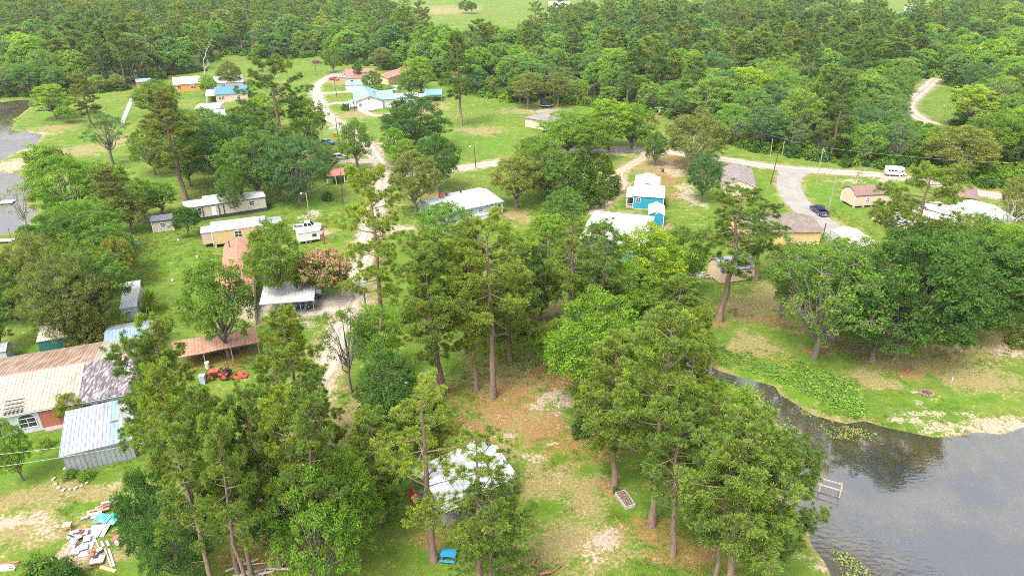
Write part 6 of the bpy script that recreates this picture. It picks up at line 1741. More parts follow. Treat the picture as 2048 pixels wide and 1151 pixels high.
# ---------------------------------------------------------------- poles and wires
POLE = mat("utility pole wood", (.25, .17, .12), .9, vary=.3, scale=3, bump=.4, bscale=14, stretch=(1, 1, .2)); POLED = mat("dark pole", (.09, .05, .045), .8, vary=.3); POLEG = mat("grey pole", (.30, .28, .25), .85, vary=.2)
WIRE = mat("wire", (.25, .26, .26), .6)
def pole(label, u, v, ut, vt, m=POLE, r=.13, arm=False, can=False, lamp=False, box=False):
    q = gp(u, v); h = height_of(u, v, vt)
    k = px_per_m(Vector((q.x, q.y, h)))
    base_u = CX + FPX * q.x / (q.y * math.cos(TILT) + (CAM_H - h) * math.sin(TILT))
    dx = max(-1.2, min(1.2, (ut - base_u) / k))
    e = tag(empty("utility_pole" if (arm or can or h > 6) else "post", q), label, "utility pole" if (arm or can or h > 6) else "post")
    b = MB(); b.tube([(0, 0, -.1), (dx * .5, 0, h / 2), (dx, 0, h)], [r, r * .85, r * .7], 10); b.build("shaft", m, e)
    if arm:
        b = MB(); b.box(dx - 1.1, dx + 1.1, -.06, .06, h - .5, h - .38); b.build("crossarm", m, e)
        for s in (-1, -.35, .35, 1):
            b = MB(); b.tube([(dx + s, 0, h - .38), (dx + s, 0, h - .2)], [.05, .035], 8); b.build("insulator", WHITE, e)
    if can:
        b = MB(); b.tube([(dx + .34, 0, h - 1.7), (dx + .34, 0, h - .8)], [.24, .24], 14); b.build("transformer", GALV, e)
    if lamp:
        b = MB(); b.tube([(dx, 0, h - .3), (dx - .7, -.2, h - .05), (dx - 1.0, -.2, h - .05)], [.03, .03, .03], 6); o = b.build("lamp_arm", GALV, e); k_ = MB(); k_.tube([(dx - 1.0, -.2, h - .02), (dx - 1.0, -.2, h - .22)], [.10, .2], 12); k_.build("lamp_head", WHITE, o)
    if box:
        b = MB(); b.box(dx*.4 - .45, dx*.4 - .16, -.12, .12, h * .35, h * .62); b.build("meter_box", mat("rusty box", (.22, .09, .06), .7), e)
    return e, (q.x + dx, q.y, h)
poles = {}
def P_(k, *a, **kw): poles[k] = pole(*a, **kw)[1]
P_("A", "tall brown utility pole with a crossarm and transformer between the round oaks", 1310, 288, 1318, 213, arm=True, can=True)
P_("B", "dark leaning pole beside the left end of the concrete drive", 1541, 368, 1556, 309, m=POLED)
P_("C", "utility pole at the mouth of the concrete drive", 1633, 364, 1647, 295, m=POLEG, can=False)
P_("D", "grey pole at the tail of the navy pickup", 1657, 424, 1672, 352, m=POLEG)
P_("E", "pale bare pole beyond the gravel road, left of its twin", 1541, 312, 1545, 278, m=PALE_BARK, r=.1)
P_("F", "pale bare pole beyond the gravel road, right of its twin", 1564, 311, 1569, 282, m=PALE_BARK, r=.1)
P_("G", "pale pole standing in the scrub left of the garage road", 1484, 284, 1491, 254, m=PALE_BARK, r=.11)
P_("H", "dark lamp pole on the road by the open lawn", 952, 337, 948, 291, m=POLED, lamp=True)
P_("I", "dark pole before the lawn of the far blue house", 674, 195, 668, 160, m=POLED)
P_("J", "dark pole at the corner of the far blue house", 710, 222, 706, 198, m=POLED)
P_("K", "dark pole at the bend of the gravel drive", 678, 289, 671, 236, m=POLED)
P_("L", "dark pole beside the maroon car", 633, 152, 630, 126, m=POLED)
P_("M", "pole with a transformer behind the weeping tree", 782, 289, 777, 245, can=True)
P_("N", "dark pole on the lawn beside the red roofed shelter", 686, 408, 681, 344, m=POLED)
P_("O", "grey lamp pole left of the lawn by the white pickup", 620, 440, 612, 385, m=POLEG, lamp=True)
P_("Q", "short rusty post with a meter box beside the box trailer", 649, 488, 645, 455, m=mat("rusty post", (.22, .08, .06), .8), box=True)
P_("R", "grey pole in front of the tan mobile home", 445, 490, 435, 450, m=TRIMD, r=.09)
P_("S", "short dark pole beside the arched carport", 1645, 478, 1652, 446, m=POLED)
P_("T", "dark post beside the tall open pine", 731, 610, 728, 584, m=POLED)
P_("U", "thin dark post at the pond edge by the short pier", 22, 480, 16, 455, m=POLED, r=.07)
def wire(name, label, a, b, sag, r=.022):
    a, b = Vector(a), Vector(b); n = 14
    m = MB(); m.tube([a.lerp(b, i / n) - Vector((0, 0, sag * 4 * (i / n) * (1 - i / n))) for i in range(n + 1)], [r] * (n + 1), 5, cap=False)
    o = m.build(name, WIRE); tag(o, label, "wire")
wire("overhead_wire", "power line running along the far side of the gravel road", poles["G"], poles["C"], .5)
wire("overhead_wire", "power line from the drive pole towards the tall crossarm pole", poles["A"], poles["G"], .8)
wire("overhead_wire", "power line from the drive pole to the grey pole by the pickup", poles["C"], poles["D"], .4)
wire("overhead_wire", "power line from the drive pole to the right edge", poles["C"], gp(2200, 330, 7), 1.0)
wire("overhead_wire", "upper wire crossing the lower left yard", gp(-260, 930, 6), gp(330, 862, 6.5), .5, .03)
wire("overhead_wire", "lower wire crossing the lower left yard", gp(-260, 962, 5.5), gp(330, 876, 6), .5, .03)
wire("overhead_wire", "service wire from the mobile home pole to the shelter pole", poles["O"], poles["N"], .5)

# ---------------------------------------------------------------- lake things
e = tag(empty("dock_frame", gp(1640, 972, 0), math.atan2((gp(1679,978,.6)-gp(1590,952,.6)).y, (gp(1679,978,.6)-gp(1590,952,.6)).x)), "unfinished wooden dock frame of posts and rails standing in the lake", "dock")
for x in (-2.6, 0.0, 2.0):
    for y in (-.45, .45):
        b = MB(); b.box(x - .07, x + .07, y - .07, y + .07, -1.2, .95 if x > -2 else 1.8); b.build("post", mat("dock post wood", (.42, .32, .26), .85, vary=.25), e)
for y in (-.53, .53):
    b = MB(); b.box(-2.7, 2.1, y - .03, y + .03, .60, .74); b.build("rail", GREYWOOD, e)
for x in (0.0, 2.0):
    b = MB(); b.box(x - .03, x + .03, -.5, .5, .45, .59); b.build("cross_beam", GREYWOOD, e)
def deck(name, label, cat, u0, v0, u1, v1, wid, z, nplank, post=True):
    a, b_ = gp(u0, v0), gp(u1, v1); d = b_ - a; L = d.length
    e = tag(empty(name, (a + b_) / 2, math.atan2(d.y, d.x)), label, cat)
    for i in range(nplank):
        b = MB(); b.box(-L/2 + L*i/nplank, -L/2 + L*(i+.9)/nplank, -wid/2, wid/2, z, z + .05); b.build("plank", GREYWOOD, e)
    b = MB(); b.box(-L/2, L/2, -wid/2 + .1, -wid/2 + .2, z - .16, z - .003); b.box(-L/2, L/2, wid/2 - .2, wid/2 - .1, z - .16, z - .003); b.build("joist", WOOD, e)
    for x in (-L/2 + .2, 0, L/2 - .2):
        for y in (-wid/2 + .05, wid/2 - .05):
            b = MB(); b.box(x - .07, x + .07, y - .07, y + .07, -1.2, z + .4); b.build("post", WOOD, e)
    return e
deck("pier", "short grey pier at the left edge of the pond", "pier", -40, 487, 31, 484, 1.5, .5, 22)
deck("wooden_deck", "weathered deck on the lawn at the top of the pond", "deck", 72, 221, 104, 219, 4.0, .4, 16)
deck("wooden_deck", "small landing left of the weathered deck", "deck", 66, 211, 84, 209, 2.4, .4, 10)
e = tag(empty("floating_dock", gp(14, 405, -.3), .2), "small pale floating dock with a dark frame on the pond", "dock")
b = MB(); b.box(-1.5, 1.5, -1.2, 1.2, .18, .26); b.build("deck_top", mat("pale dock top", (.6, .58, .62), .7), e)
b = MB()
for s in (-1, 1): b.box(-1.6, 1.6, s*1.2 - .1, s*1.2 + .1, -.1, .16); b.box(s*1.55 - .06, s*1.55 + .06, -1.1, 1.1, -.05, .17)
b.build("float_frame", TRIMD, e)
for s in (-1, 1):
    b = MB(); b.tube([(s*1.7, 1.3, -1), (s*1.7, 1.3, 1.3)], [.06, .06], 8); b.build("pile", TRIMD, e)
# creek edge weeds
def weeds(name, label, polys, density, h, cols, wleaf, z, seed):
    rs = np.random.RandomState(seed); V, F, T = [], [], []; n = 0
    for poly in polys:
        P = np.array(wpoly(poly)); lo, hi = P.min(0), P.max(0)
        m = int((hi[0] - lo[0]) * (hi[1] - lo[1]) * density)
        X = rs.uniform(lo[0], hi[0], m); Y = rs.uniform(lo[1], hi[1], m)
        clump = vnoise(X, Y, 4.2, seed + 3) * .45 + vnoise(X, Y, 1.7, seed) * .33 + vnoise(X, Y, .6, seed + 1) * .22
        ok = inside([tuple(p) for p in P], X, Y) & (clump > .38 + .26 * rs.rand(m))
        ok &= rs.rand(m) > .85 * np.exp(-dist_line([tuple(p) for p in P], X, Y, True) / 1.1)
        X, Y, cl = X[ok], Y[ok], clump[ok]; m = len(X)
        c = np.column_stack([X, Y, z + rs.uniform(.02, h, m) * cl * 1.6])
        nr = unit(rs.normal(size=(m, 3)) * .6 + np.array([0, 0, 1.0])); a = unit(np.cross(nr, rs.normal(size=(m, 3)))); b_ = np.cross(nr, a)
        s = wleaf * rs.uniform(.6, 1.5, (m, 1))
        V.append(np.stack([c - a*s, c + b_*s*.8, c + a*s, c - b_*s*.8], 1).reshape(-1, 3)); k = np.arange(m) * 4 + n; F.append(np.stack([k, k+1, k+2, k+3], 1)); n += 4*m
        T.append(np.clip(cl * 1.6 - .3 + rs.normal(0, .2, m), 0, 1))
    me = array_mesh(name, np.vstack(V), [(np.vstack(F), 0)], [leaf_mat(name + " leaves", .25, (1.3, 1.1, .7), .7, cols)], {"tint": np.concatenate(T)})
    tag(link(name, me), label, "water weeds", kind="stuff")
weeds("creek_weeds", "bright green weeds along the creek bank", [[(1425,702),(1480,690),(1560,706),(1640,738),(1700,752),(1722,790),(1745,835),(1700,838),(1640,806),(1570,768),(1500,745),(1440,728)],
       [(1430,775),(1480,795),(1530,825),(1560,860),(1580,905),(1520,930),(1470,880),(1430,820)]], 100, .35, (.080, .150, .030), .11, 0.0, 5)
weeds("bank_reeds", "yellowish reeds and sedge mixed along the creek bank", [[(1420,700),(1480,688),(1560,704),(1640,736),(1705,750),(1760,845),(1700,846),(1640,812),(1570,772),(1500,750),(1440,734)],[(1430,770),(1480,790),(1540,830),(1585,905),(1520,940),(1430,830)]], 14, .5, (.115, .145, .045), .09, 0.0, 31)
weeds("lily_mat", "pale floating weed mat at the creek mouth", [[(1440,742),(1500,762),(1560,796),(1596,836),(1612,890),(1596,912),(1572,885),(1552,842),(1510,804),(1450,768)],[(1580,792),(1640,826),(1700,848),(1775,856),(1750,882),(1665,872),(1612,842)],
       [(1655,1085),(1710,1105),(1790,1180),(1810,1260),(1740,1240),(1690,1160)],[(20,240),(60,222),(75,232),(40,262),(15,270)]], 70, .08, (.115, .145, .055), .10, -.29, 9)
# ---------------------------------------------------------------- yard things
e = tag(empty("planter_bed", gp(1250, 1001), .35), "wooden raised bed caged in sticks under the flared root pine", "planter")
for s in (-1, 1):
    b = MB(); b.box(s*.55 - .04, s*.55 + .04, -1.15, 1.15, 0, .42); b.build("side_board", GREYWOOD, e)
    b = MB(); b.box(-.50, .50, s*1.11 - .04, s*1.11 + .04, 0, .42); b.build("end_board", GREYWOOD, e)
b = MB(); b.box(-.5, .5, -1.06, 1.06, .1, .3); b.build("soil", mat("brown mulch", (.13, .07, .055), .95, vary=.5, scale=12, bump=1), e)
for i in range(9):
    b = MB(); y = -1.0 + i*.25; b.tube([(-.5, y, .40), (-.1, y + .06, .52), (.5, y - .05, .41)], [.018]*3, 5); b.build("stick", WOOD, e)
for i in range(4):
    b = MB(); x = -.38 + i*.25; b.tube([(x, -1.05, .45), (x + .04, 0, .55), (x, 1.05, .45)], [.018]*3, 5); b.build("stick", WOOD, e)
e = tag(empty("fire_pit", gp(1853, 787)), "burnt fire pit ringed with stones on the lake shore", "fire pit")
rs = random.Random(3)
for i in range(13):
    a = i/13*6.283; b = MB(); b.obox((.8*math.cos(a), .65*math.sin(a), .12), .32, .26, .26, a + rs.uniform(-.3, .3), rs.uniform(-.2, .2)); b.build("stone", mat("ring stone", (.22, .15, .12), .9, vary=.3), e, bevel=.05)
b = MB(); b.add([(.62*math.cos(i/12*6.283), .5*math.sin(i/12*6.283), .05) for i in range(12)] + [(0, 0, .14)], [(i, (i+1) % 12, 12) for i in range(12)]); b.build("ash", mat("grey ash", (.16, .14, .16), .95, vary=.4, scale=5), e)
for i in range(5):
    a = rs.uniform(0, 3.14); c = Vector((rs.uniform(-.2, .2), rs.uniform(-.2, .2), .2)); dd = Vector((math.cos(a), math.sin(a), .12)) * rs.uniform(.4, .7)
    b = MB(); b.tube([c - dd, c + dd], [.06, .045], 7); b.build("log", mat("charred log", (.10, .045, .03), .9, vary=.4), e)
e = tag(empty("marker_post", gp(1904, 760)), "small white marker post with a green top on the lake lawn", "marker post")
b = MB(); b.tube([(0,0,-.1),(0,0,.55)], [.07,.07], 10); b.build("post", WHITE, e)
b = MB(); b.tube([(0,0,.552),(.04,0,1.05)], [.09,.10], 10); b.build("top", mat("green plastic", (.02,.38,.25), .5), e)
BLUEPL = mat("bright blue plastic", (.012, .24, .50), .4, vary=.06)
e = tag(empty("blue_table", gp(897, 1116), -.12), "bright blue picnic table with benches at the foot of the open pine", "table")
e.scale = (.88, .88, .88)
b = MB(); b.box(-.85, .85, -.42, .42, .68, .74); b.build("tabletop", BLUEPL, e, bevel=.02)
for s in (-1, 1):
    b = MB(); b.box(-.85, .85, s*.78 - .16, s*.78 + .16, .40, .45); b.build("bench", BLUEPL, e, bevel=.015)
    b = MB(); b.box(s*.6 - .05, s*.6 + .05, -.85, .85, .33, .395); b.obox((s*.6, -.3, .34), .1, .09, .72, 0, .4); b.obox((s*.6, .3, .34), .1, .09, .72, 0, -.4); b.build("leg_frame", BLUEPL, e)
e = tag(empty("hanging_banner", gp(826, 985, 2.2), -.5), "red banner with a white and navy oval hanging at the left corner of the pavilion", "banner")
b = MB()
for i in range(6):
    x0, x1 = -.6 + .2*i, -.4 + .2*i; y0, y1 = .08*math.sin(i*1.3), .08*math.sin((i+1)*1.3)
    b.add([(x0,y0,-1.5),(x1,y1,-1.5),(x1,y1,.3),(x0,y0,.3),(x0,y0+.015,-1.5),(x1,y1+.015,-1.5),(x1,y1+.015,.3),(x0,y0+.015,.3)], [(0,1,2,3),(5,4,7,6),(3,2,6,7),(1,0,4,5)])
b.build("cloth", mat("red cloth", (.50, .02, .02), .7, vary=.1), e)
b = MB(); b.add([(.28 + .3*math.cos(i/16*6.283), -.13, -.7 + .42*math.sin(i/16*6.283)) for i in range(16)], [tuple(range(16))[::-1]]); b.build("white_oval", WHITE, e)
b = MB(); b.add([(.28 + .17*math.cos(i/16*6.283), -.14, -.7 + .27*math.sin(i/16*6.283)) for i in range(16)], [tuple(range(16))[::-1]]); b.build("navy_oval", NAVY, e)
e = tag(empty("propane_tank", gp(742, 223), .05), "white propane tank on the lawn of the far blue house", "tank")
b = MB(); b.tube([(-1.5,0,.75),(-1.4,0,.75),(-1.15,0,.75),(1.15,0,.75),(1.4,0,.75),(1.5,0,.75)], [.05,.35,.48,.48,.35,.05], 18); b.build("tank_body", WHITE, e, smooth=True)
for s in (-1, 1):
    b = MB(); b.box(s*.8 - .12, s*.8 + .12, -.4, .4, 0, .32); b.build("leg", BLOCK, e)
b = MB(); b.tube([(0,0,1.2),(0,0,1.38)], [.18,.16], 12); b.build("valve_cover", GALV, e)
e = tag(empty("trampoline", gp(1092, 214)), "round trampoline with a black safety net by the pale round trees", "trampoline")
n = 20; R = 2.1
b = MB(); b.add([(R*math.cos(i/n*6.283), R*math.sin(i/n*6.283), .85) for i in range(n)], [tuple(range(n))]); b.build("mat", RUBBER, e)
b = MB()
for i in range(n):
    a0, a1 = i/n*6.283, (i+1)/n*6.283
    b.add([(r*math.cos(a), r*math.sin(a), z) for z in (.82, .92) for r in (R, R + .3) for a in (a0, a1)], [(4,6,7,5),(2,3,7,6)])
b.build("pad_ring", mat("pale blue pad", (.45, .52, .65), .6), e)
for i in range(8):
    a = i/8*6.283; b = MB(); b.tube([((R+.15)*math.cos(a), (R+.15)*math.sin(a), 0), ((R+.15)*math.cos(a), (R+.15)*math.sin(a), 2.9)], [.05, .05], 6); b.build("net_pole", TRIMD, e)
nm, nt, out = nodes_of("black net"); tr = nt.nodes.new("ShaderNodeBsdfTransparent"); df = nt.nodes.new("ShaderNodeBsdfDiffuse"); df.inputs[0].default_value = (.02, .025, .06, 1); mx = nt.nodes.new("ShaderNodeMixShader"); mx.inputs[0].default_value = .6
nt.links.new(tr.outputs[0], mx.inputs[1]); nt.links.new(df.outputs[0], mx.inputs[2]); nt.links.new(mx.outputs[0], out.inputs[0])
b = MB(); b.tube([(0,0,.95),(0,0,2.8)], [R+.05, R+.05], 24, cap=False); b.build("safety_net", nm, e)
e = tag(empty("grill", gp(988, 436)), "orange red kettle grill by the grey house wall", "grill")
b = MB(); b.tube([(0,0,.5),(0,0,.62),(0,0,.82),(0,0,.98),(0,0,1.08)], [.16,.36,.42,.33,.08], 16); b.build("bowl", mat("rust red enamel", (.40, .12, .05), .5), e, smooth=True)
for a in (0.4, 2.5, 4.6):
    b = MB(); b.tube([(.15*math.cos(a), .15*math.sin(a), .55), (.34*math.cos(a), .34*math.sin(a), 0)], [.025,.025], 6); b.build("leg", TRIMD, e)
e = tag(empty("burn_barrel", gp(1325, 344)), "dark burn barrel on the brown dirt near the road", "barrel")
b = MB(); b.tube([(0,0,0),(0,0,.3),(0,0,.32),(0,0,.6),(0,0,.62),(0,0,.95)], [.32,.32,.34,.34,.32,.32], 16); b.build("drum", mat("burnt drum", (.08,.05,.06), .8, vary=.4), e)
b = MB(); b.tube([(0,0,.951),(0,0,1.0)], [.34,.34], 16, cap=False); b.build("rim", PALE_BARK, e)
# porch of the teal cottage (its own parts)
tc = [o for o in COL.objects if o.name.startswith("teal_cottage")][0]
l, w = tc["_dims"]
b = MB(); b.box(-l/2 - 1.5, -l/2 - .02, -w/2, w/2 - .6, .1, .3); b.build("porch_floor", WOOD, tc)
for y in (-w/2 + .06, 0, w/2 - .66):
    b = MB(); b.box(-l/2 - 1.48, -l/2 - 1.38, y - .05, y + .05, .3, 2.6); b.build("porch_post", WHITE, tc)
for z in (.6, 1.1):
    b = MB(); b.box(-l/2 - 1.46, -l/2 - 1.40, -w/2 + .11, w/2 - .72, z, z + .07); b.build("porch_rail", WHITE, tc)
    b = MB(); b.box(-l/2 - 1.37, -l/2 - .02, -w/2 + .03, -w/2 + .09, z, z + .07); b.build("porch_rail", WHITE, tc)
b = MB(); b.slab([(-l/2 - 1.7, -w/2 - .1, 2.62), (-l/2 - .02, -w/2 - .1, 2.95), (-l/2 - .02, w/2 - .5, 2.95), (-l/2 - 1.7, w/2 - .5, 2.62)], .06); b.build("porch_roof", STEELW, tc)
# a white stair and arbour below the large white roof
e = tag(empty("garden_stair", gp(1252, 548), .9), "white wooden stair showing between the yellow green trees", "stair")
for i in range(6):
    b = MB(); b.box(-.7, .7, i*.34 - .13, i*.34 + .13, .22*i + .1, .22*i + .15); b.build("tread", WHITE, e)
for s in (-1, 1):
    b = MB(); b.slab([(s*.72 - .03, -.2, .12), (s*.72 + .03, -.2, .12), (s*.72 + .03, 1.9, 1.5), (s*.72 - .03, 1.9, 1.5)], .2); b.build("stringer", WHITE, e)
e = tag(empty("white_post", gp(1278, 566)), "white post standing beside the garden stair", "post")
b = MB(); b.box(-.07, .07, -.07, .07, 0, 2.4); b.build("shaft", WHITE, e)
b = MB(); b.box(-.11, .11, -.11, .11, 2.4, 2.5); b.build("cap", WHITE, e)
# fences
def wire_fence(label, pts, h, m, gate=None):
    W_ = [gp(u, v) for u, v in pts]
    e = tag(empty("wire_fence", W_[0]), label, "fence")
    for i in range(len(W_) - 1):
        a, b_ = W_[i] - W_[0], W_[i+1] - W_[0]
        n = max(1, int((b_ - a).length / 2.4))
        for k in range(n + (1 if i == len(W_) - 2 else 0)):
            p = a.lerp(b_, k / n); q = MB(); q.tube([(p.x, p.y, -.1), (p.x, p.y, h)], [.05, .045], 7); q.build("post", m, e)
        for z in (.3, .7, 1.1):
            q = MB(); q.tube([a + Vector((0, 0, z)), b_ + Vector((0, 0, z))], [.015, .015], 5); q.build("wire", WIRE, e)
    return e
wire_fence("wire dog pen fence on the left lawn", [(232,512),(264,508),(276,494),(268,520),(258,536),(240,540)], 1.4, POLED)
e = tag(empty("pen_gate", gp(270, 490), .1), "white gate at the corner of the dog pen", "gate")
b = MB(); b.box(-.8, .8, -.03, .03, .15, .25); b.box(-.8, .8, -.03, .03, 1.0, 1.1); b.box(-.8, -.72, -.03, .03, .25, 1.0); b.box(.72, .8, -.03, .03, .25, 1.0); b.build("gate_frame", WHITE, e)
for i in range(5):
    b = MB(); b.box(-.6 + i*.3 - .03, -.6 + i*.3 + .03, -.02, .02, .25, 1.0); b.build("slat", WHITE, e)
# board fence right of the brick red house
e = tag(empty("board_fence", gp(512, 650), math.atan2((gp(512,566)-gp(512,652)).y, (gp(512,566)-gp(512,652)).x)), "white board fence along the brick red house", "fence")
Lf = (gp(512,566) - gp(512,652)).length
n = int(Lf / .3)
for i in range(n):
    b = MB(); b.box(i*.3 + .01, i*.3 + .28, -.015, .015, .08, 1.75); b.build("board", mat("pale fence boards", (.55, .50, .44), .8, vary=.15), e)
b = MB(); b.box(0, Lf, .02, .08, .4, .5); b.box(0, Lf, .02, .08, 1.4, 1.5); b.build("rail", GREYWOOD, e)
# footpath on the far left lawn, brush and log piles
p0, p1 = gp(265, 194), gp(244, 246)
dv = (p1 - p0).normalized(); nv = Vector((-dv.y, dv.x, 0))
b = MB(); b.slab([p0 - nv*.7 + Vector((0,0,.05)), p0 + nv*.7 + Vector((0,0,.05)), p1 + nv*.7 + Vector((0,0,.05)), p1 - nv*.7 + Vector((0,0,.05))][::-1], .1); tag(b.build("footpath", mat("grey paving", (.34, .35, .36), .9, vary=.12)), kind="structure")
def log_pile(label, u, v, n, L, col, seed, spread=1.2):
    rs = random.Random(seed); e = tag(empty("log_pile", gp(u, v)), label, "log pile")
    for i in range(n):
        a = rs.gauss(.5, .5); c = Vector((rs.gauss(0, spread), rs.gauss(0, spread*.5), .12 + .16*abs(rs.gauss(0, 1)))); dd = Vector((math.cos(a), math.sin(a), rs.gauss(0, .08))) * L * rs.uniform(.3, .7)
        r = rs.uniform(.05, .15); q = MB(); q.tube([c - dd, c + dd], [r, r*.8], 7); q.build("log", col, e)
    return e
log_pile("pile of old logs left of the grey roofed shed", 285, 443, 9, 1.8, OAK_BARK, 2)
log_pile("heap of fallen branches right of the leafy trees by the creek", 1395, 552, 16, 2.6, PALE_BARK, 3, 1.6)
log_pile("pile of cut brush at the bottom edge of the clearing", 1072, 1146, 12, 1.0, mat("reddish brush", (.25, .12, .07), .9, vary=.4), 8, .8)
log_pile("fallen pale branch wood in the lower grove", 520, 1148, 8, 2.6, PALE_BARK, 9, 1.6)
log_pile("cut logs under the brownish cypress", 225, 452, 6, 1.6, PALE_BARK, 12, .8)

# ---------------------------------------------------------------- the junk heap in the lower left corner
def at(x, y):      # photo crop of the heap, 7.68 px per source px
    return gp(100 + x / 7.675, 990 + y / 7.675)
def sheet(name, label, cat, x, y, sx, sy, rz, m, z=.06, th=.03, tilt=0.0, ribs=False):
    p = at(x, y); e = tag(empty(name, (p.x, p.y, z), rz), label, cat)
    b = MB(); b.obox((0, 0, th/2), sx, sy, th, 0, tilt)
    if ribs:
        for k in range(int(sx / .18)):
            b.obox((-sx/2 + .09 + k*.18, 0, th + .02), .05, sy * .99, .03, 0, tilt)
    b.build("sheet", m, e); return e
TURQ = mat("turquoise sheet", (.10, .34, .36), .5, vary=.08, dirt=(.5, .6, .58), dirt_amt=.25); WSHEET = mat("scuffed white sheet", (.38, .38, .375), .6, vary=.08, dirt=(.28, .22, .20), dirt_amt=.5, dscale=2.5); GSHEET = mat("grey sheet", (.36, .38, .42), .6, vary=.1); PINKB = mat("faded pink board", (.55, .33, .28), .7, vary=.2)
sheet("metal_sheet", "turquoise roofing sheet propped on the junk heap", "sheet", 830, 420, 1.55, 1.1, -.2, TURQ, .62, .03, .12, True)
sheet("metal_sheet", "turquoise sheet leaning at the right of the propped one", "sheet", 985, 425, 1.1, 1.2, -.25, TURQ, .55, .03, .2, True)
sheet("metal_sheet", "narrow pale turquoise sheet hanging off the heap", "sheet", 845, 565, .5, 1.3, -.12, mat("pale turquoise sheet", (.38, .60, .58), .5), .22, .03, .35)
sheet("plastic_crate", "dark green plastic box on the turquoise sheet", "crate", 1010, 395, .5, .35, -.3, mat("green box plastic", (.03, .36, .24), .5), .72, .2)
sheet("chute", "long white trough lying below the turquoise sheet", "trough", 785, 560, .4, 1.6, -.12, WSHEET, .15, .16, .2)
rs = random.Random(21)
for i, (x, y, rz, lab) in enumerate([(330,610,.2,"white panel at the upper left of the white stack"),(400,590,.5,"white panel with dark scraps at the top of the white stack"),(390,690,.15,"white panel in the middle left of the white stack"),(450,660,.7,"tilted white panel in the middle of the white stack"),
      (380,790,-.1,"white panel at the left edge of the white stack"),(470,770,.35,"white panel above the front corner of the white stack"),(400,860,.25,"white panel at the lower left of the white stack"),(530,820,.45,"white panel at the lower right of the white stack"),(580,690,.35,"white panel against the grey tarpaulin"),(550,600,.3,"white panel at the upper right of the white stack")]):
    sheet("panel", lab, "panel", x, y, rs.uniform(.5, .8), rs.uniform(.7, 1.1), rz, WSHEET, .08 + .07 * (i % 5), .05, rs.uniform(-.1, .15))
for i, (x, y, lab) in enumerate([(430,640,"dark scrap on top of the white stack"),(340,680,"dark scrap at the left of the white stack"),(510,620,"dark red scrap between the white panels"),(420,780,"orange strip across the white stack")]):
    sheet("scrap", lab, "scrap", x, y, .6, .16, rs.uniform(0, 3), [TRIMD, TRIMD, mat("dark red scrap", (.25,.05,.06), .7), ORANGERUST][i], .52, .06, .1)
sheet("tarpaulin", "long grey sheet lying beside the white stack", "sheet", 620, 690, .95, 4.2, .22, GSHEET, .03, .03)
for i, (x, y, rz, c, lab) in enumerate([(570,350,.4,WSHEET,"white board at the left end of the pink board row"),(650,270,.5,PINKB,"faded pink board in the row behind the heap, leftmost"),(720,260,.45,ORANGERUST,"orange board in the row behind the heap"),(700,330,.3,PINKB,"pink board lying low before the orange one"),
      (790,220,.5,PINKB,"pink board in the middle of the row behind the heap"),(800,195,.6,WSHEET,"white board on top of the middle pink board"),(860,200,.5,mat("maroon board",(.24,.07,.07),.7),"maroon board in the row behind the heap"),(890,150,.4,WSHEET,"white board at the right end of the row, upper"),(930,150,.5,PINKB,"pink board at the right end of the row"),(720,355,.2,WSHEET,"long white board at the foot of the row"),(830,260,.45,ORANGERUST,"second orange board in the row, further right")]):
    sheet("board", lab, "board", x, y, rs.uniform(.9, 1.4), rs.uniform(.22, .42), rz, c, .1 + .09 * (i % 4), .12, rs.uniform(-.2, .2))
e = tag(empty("side_table", at(285, 520), .25), "small orange table with a white top beside the white stack", "table")
b = MB(); b.box(-.36, .36, -.3, .3, .62, .68); b.build("tabletop", WHITE, e)
b = MB(); b.box(-.34, .34, -.29, .29, .38, .615); b.build("drawer_box", mat("orange painted wood", (.60, .26, .07), .6), e)
for sx in (-1, 1):
    for sy in (-1, 1):
        b = MB(); b.box(sx*.3 - .035, sx*.3 + .035, sy*.25 - .035, sy*.25 + .035, 0, .38); b.build("leg", MATS["orange painted wood"], e)
e = tag(empty("handcart", at(735, 1010), .25), "flat grey wooden trolley with dark bundles at the foot of the heap", "trolley")
for i in range(5):
    b = MB(); b.box(-.62 + i*.25, -.62 + i*.25 + .235, -.5, .5, .22, .26); b.build("plank", GREYWOOD, e)
for s in (-1, 1):
    b = MB(); b.box(-.65, .65, s*.52 - .02, s*.52 + .02, .2, .36); b.build("side_rail", WOOD, e)
    for x in (-.45, .45):
        b = MB(); b.tube([(x, s*.4 - .05, .1), (x, s*.4 + .05, .1)], [.1, .1], 12); b.build("wheel", RUBBER, e)
for i, (x, y, c, lab) in enumerate([(700,985,TRIMD,"dark bundle on the left of the trolley"),(740,945,BLACKP,"dark bundle on the right of the trolley"),(630,900,mat("red pot",(.5,.12,.07),.6),"red pot on the grey sheet"),(650,950,MATS["red pot"],"second red pot on the grey sheet, nearer the trolley"),(770,870,MATS["red pot"],"red and white bucket right of the grey sheet"),(1030,700,REDSID,"red box at the edge of the oak"),(1075,750,WSHEET,"white bag next to the red box")]):
    p = at(x, y); e = tag(empty("bundle" if i < 2 else "pot" if i < 5 else "box", (p.x, p.y, .26 if i < 2 else .06), i), lab, "bundle" if i < 2 else "pot" if i < 5 else "box")
    if i < 2: q = MB(); q.tube([(-.2, 0, .12), (0, .02, .16), (.22, 0, .1)], [.1, .16, .09], 10); q.build("cloth", c, e)
    elif i < 5:
        q = MB(); q.tube([(0,0,0),(0,0,.3)], [.15,.22], 14); q.build("body", c, e); q = MB(); q.tube([(0,0,.301),(0,0,.35)], [.25,.25], 14); q.build("rim", WHITE if i == 4 else c, e)
    else:
        q = MB(); q.box(-.35,.35,-.28,.28,0,.4); q.build("body", c, e, bevel=.04); q = MB(); q.box(-.36,.36,-.29,.29,.401,.44); q.build("lid", c, e)
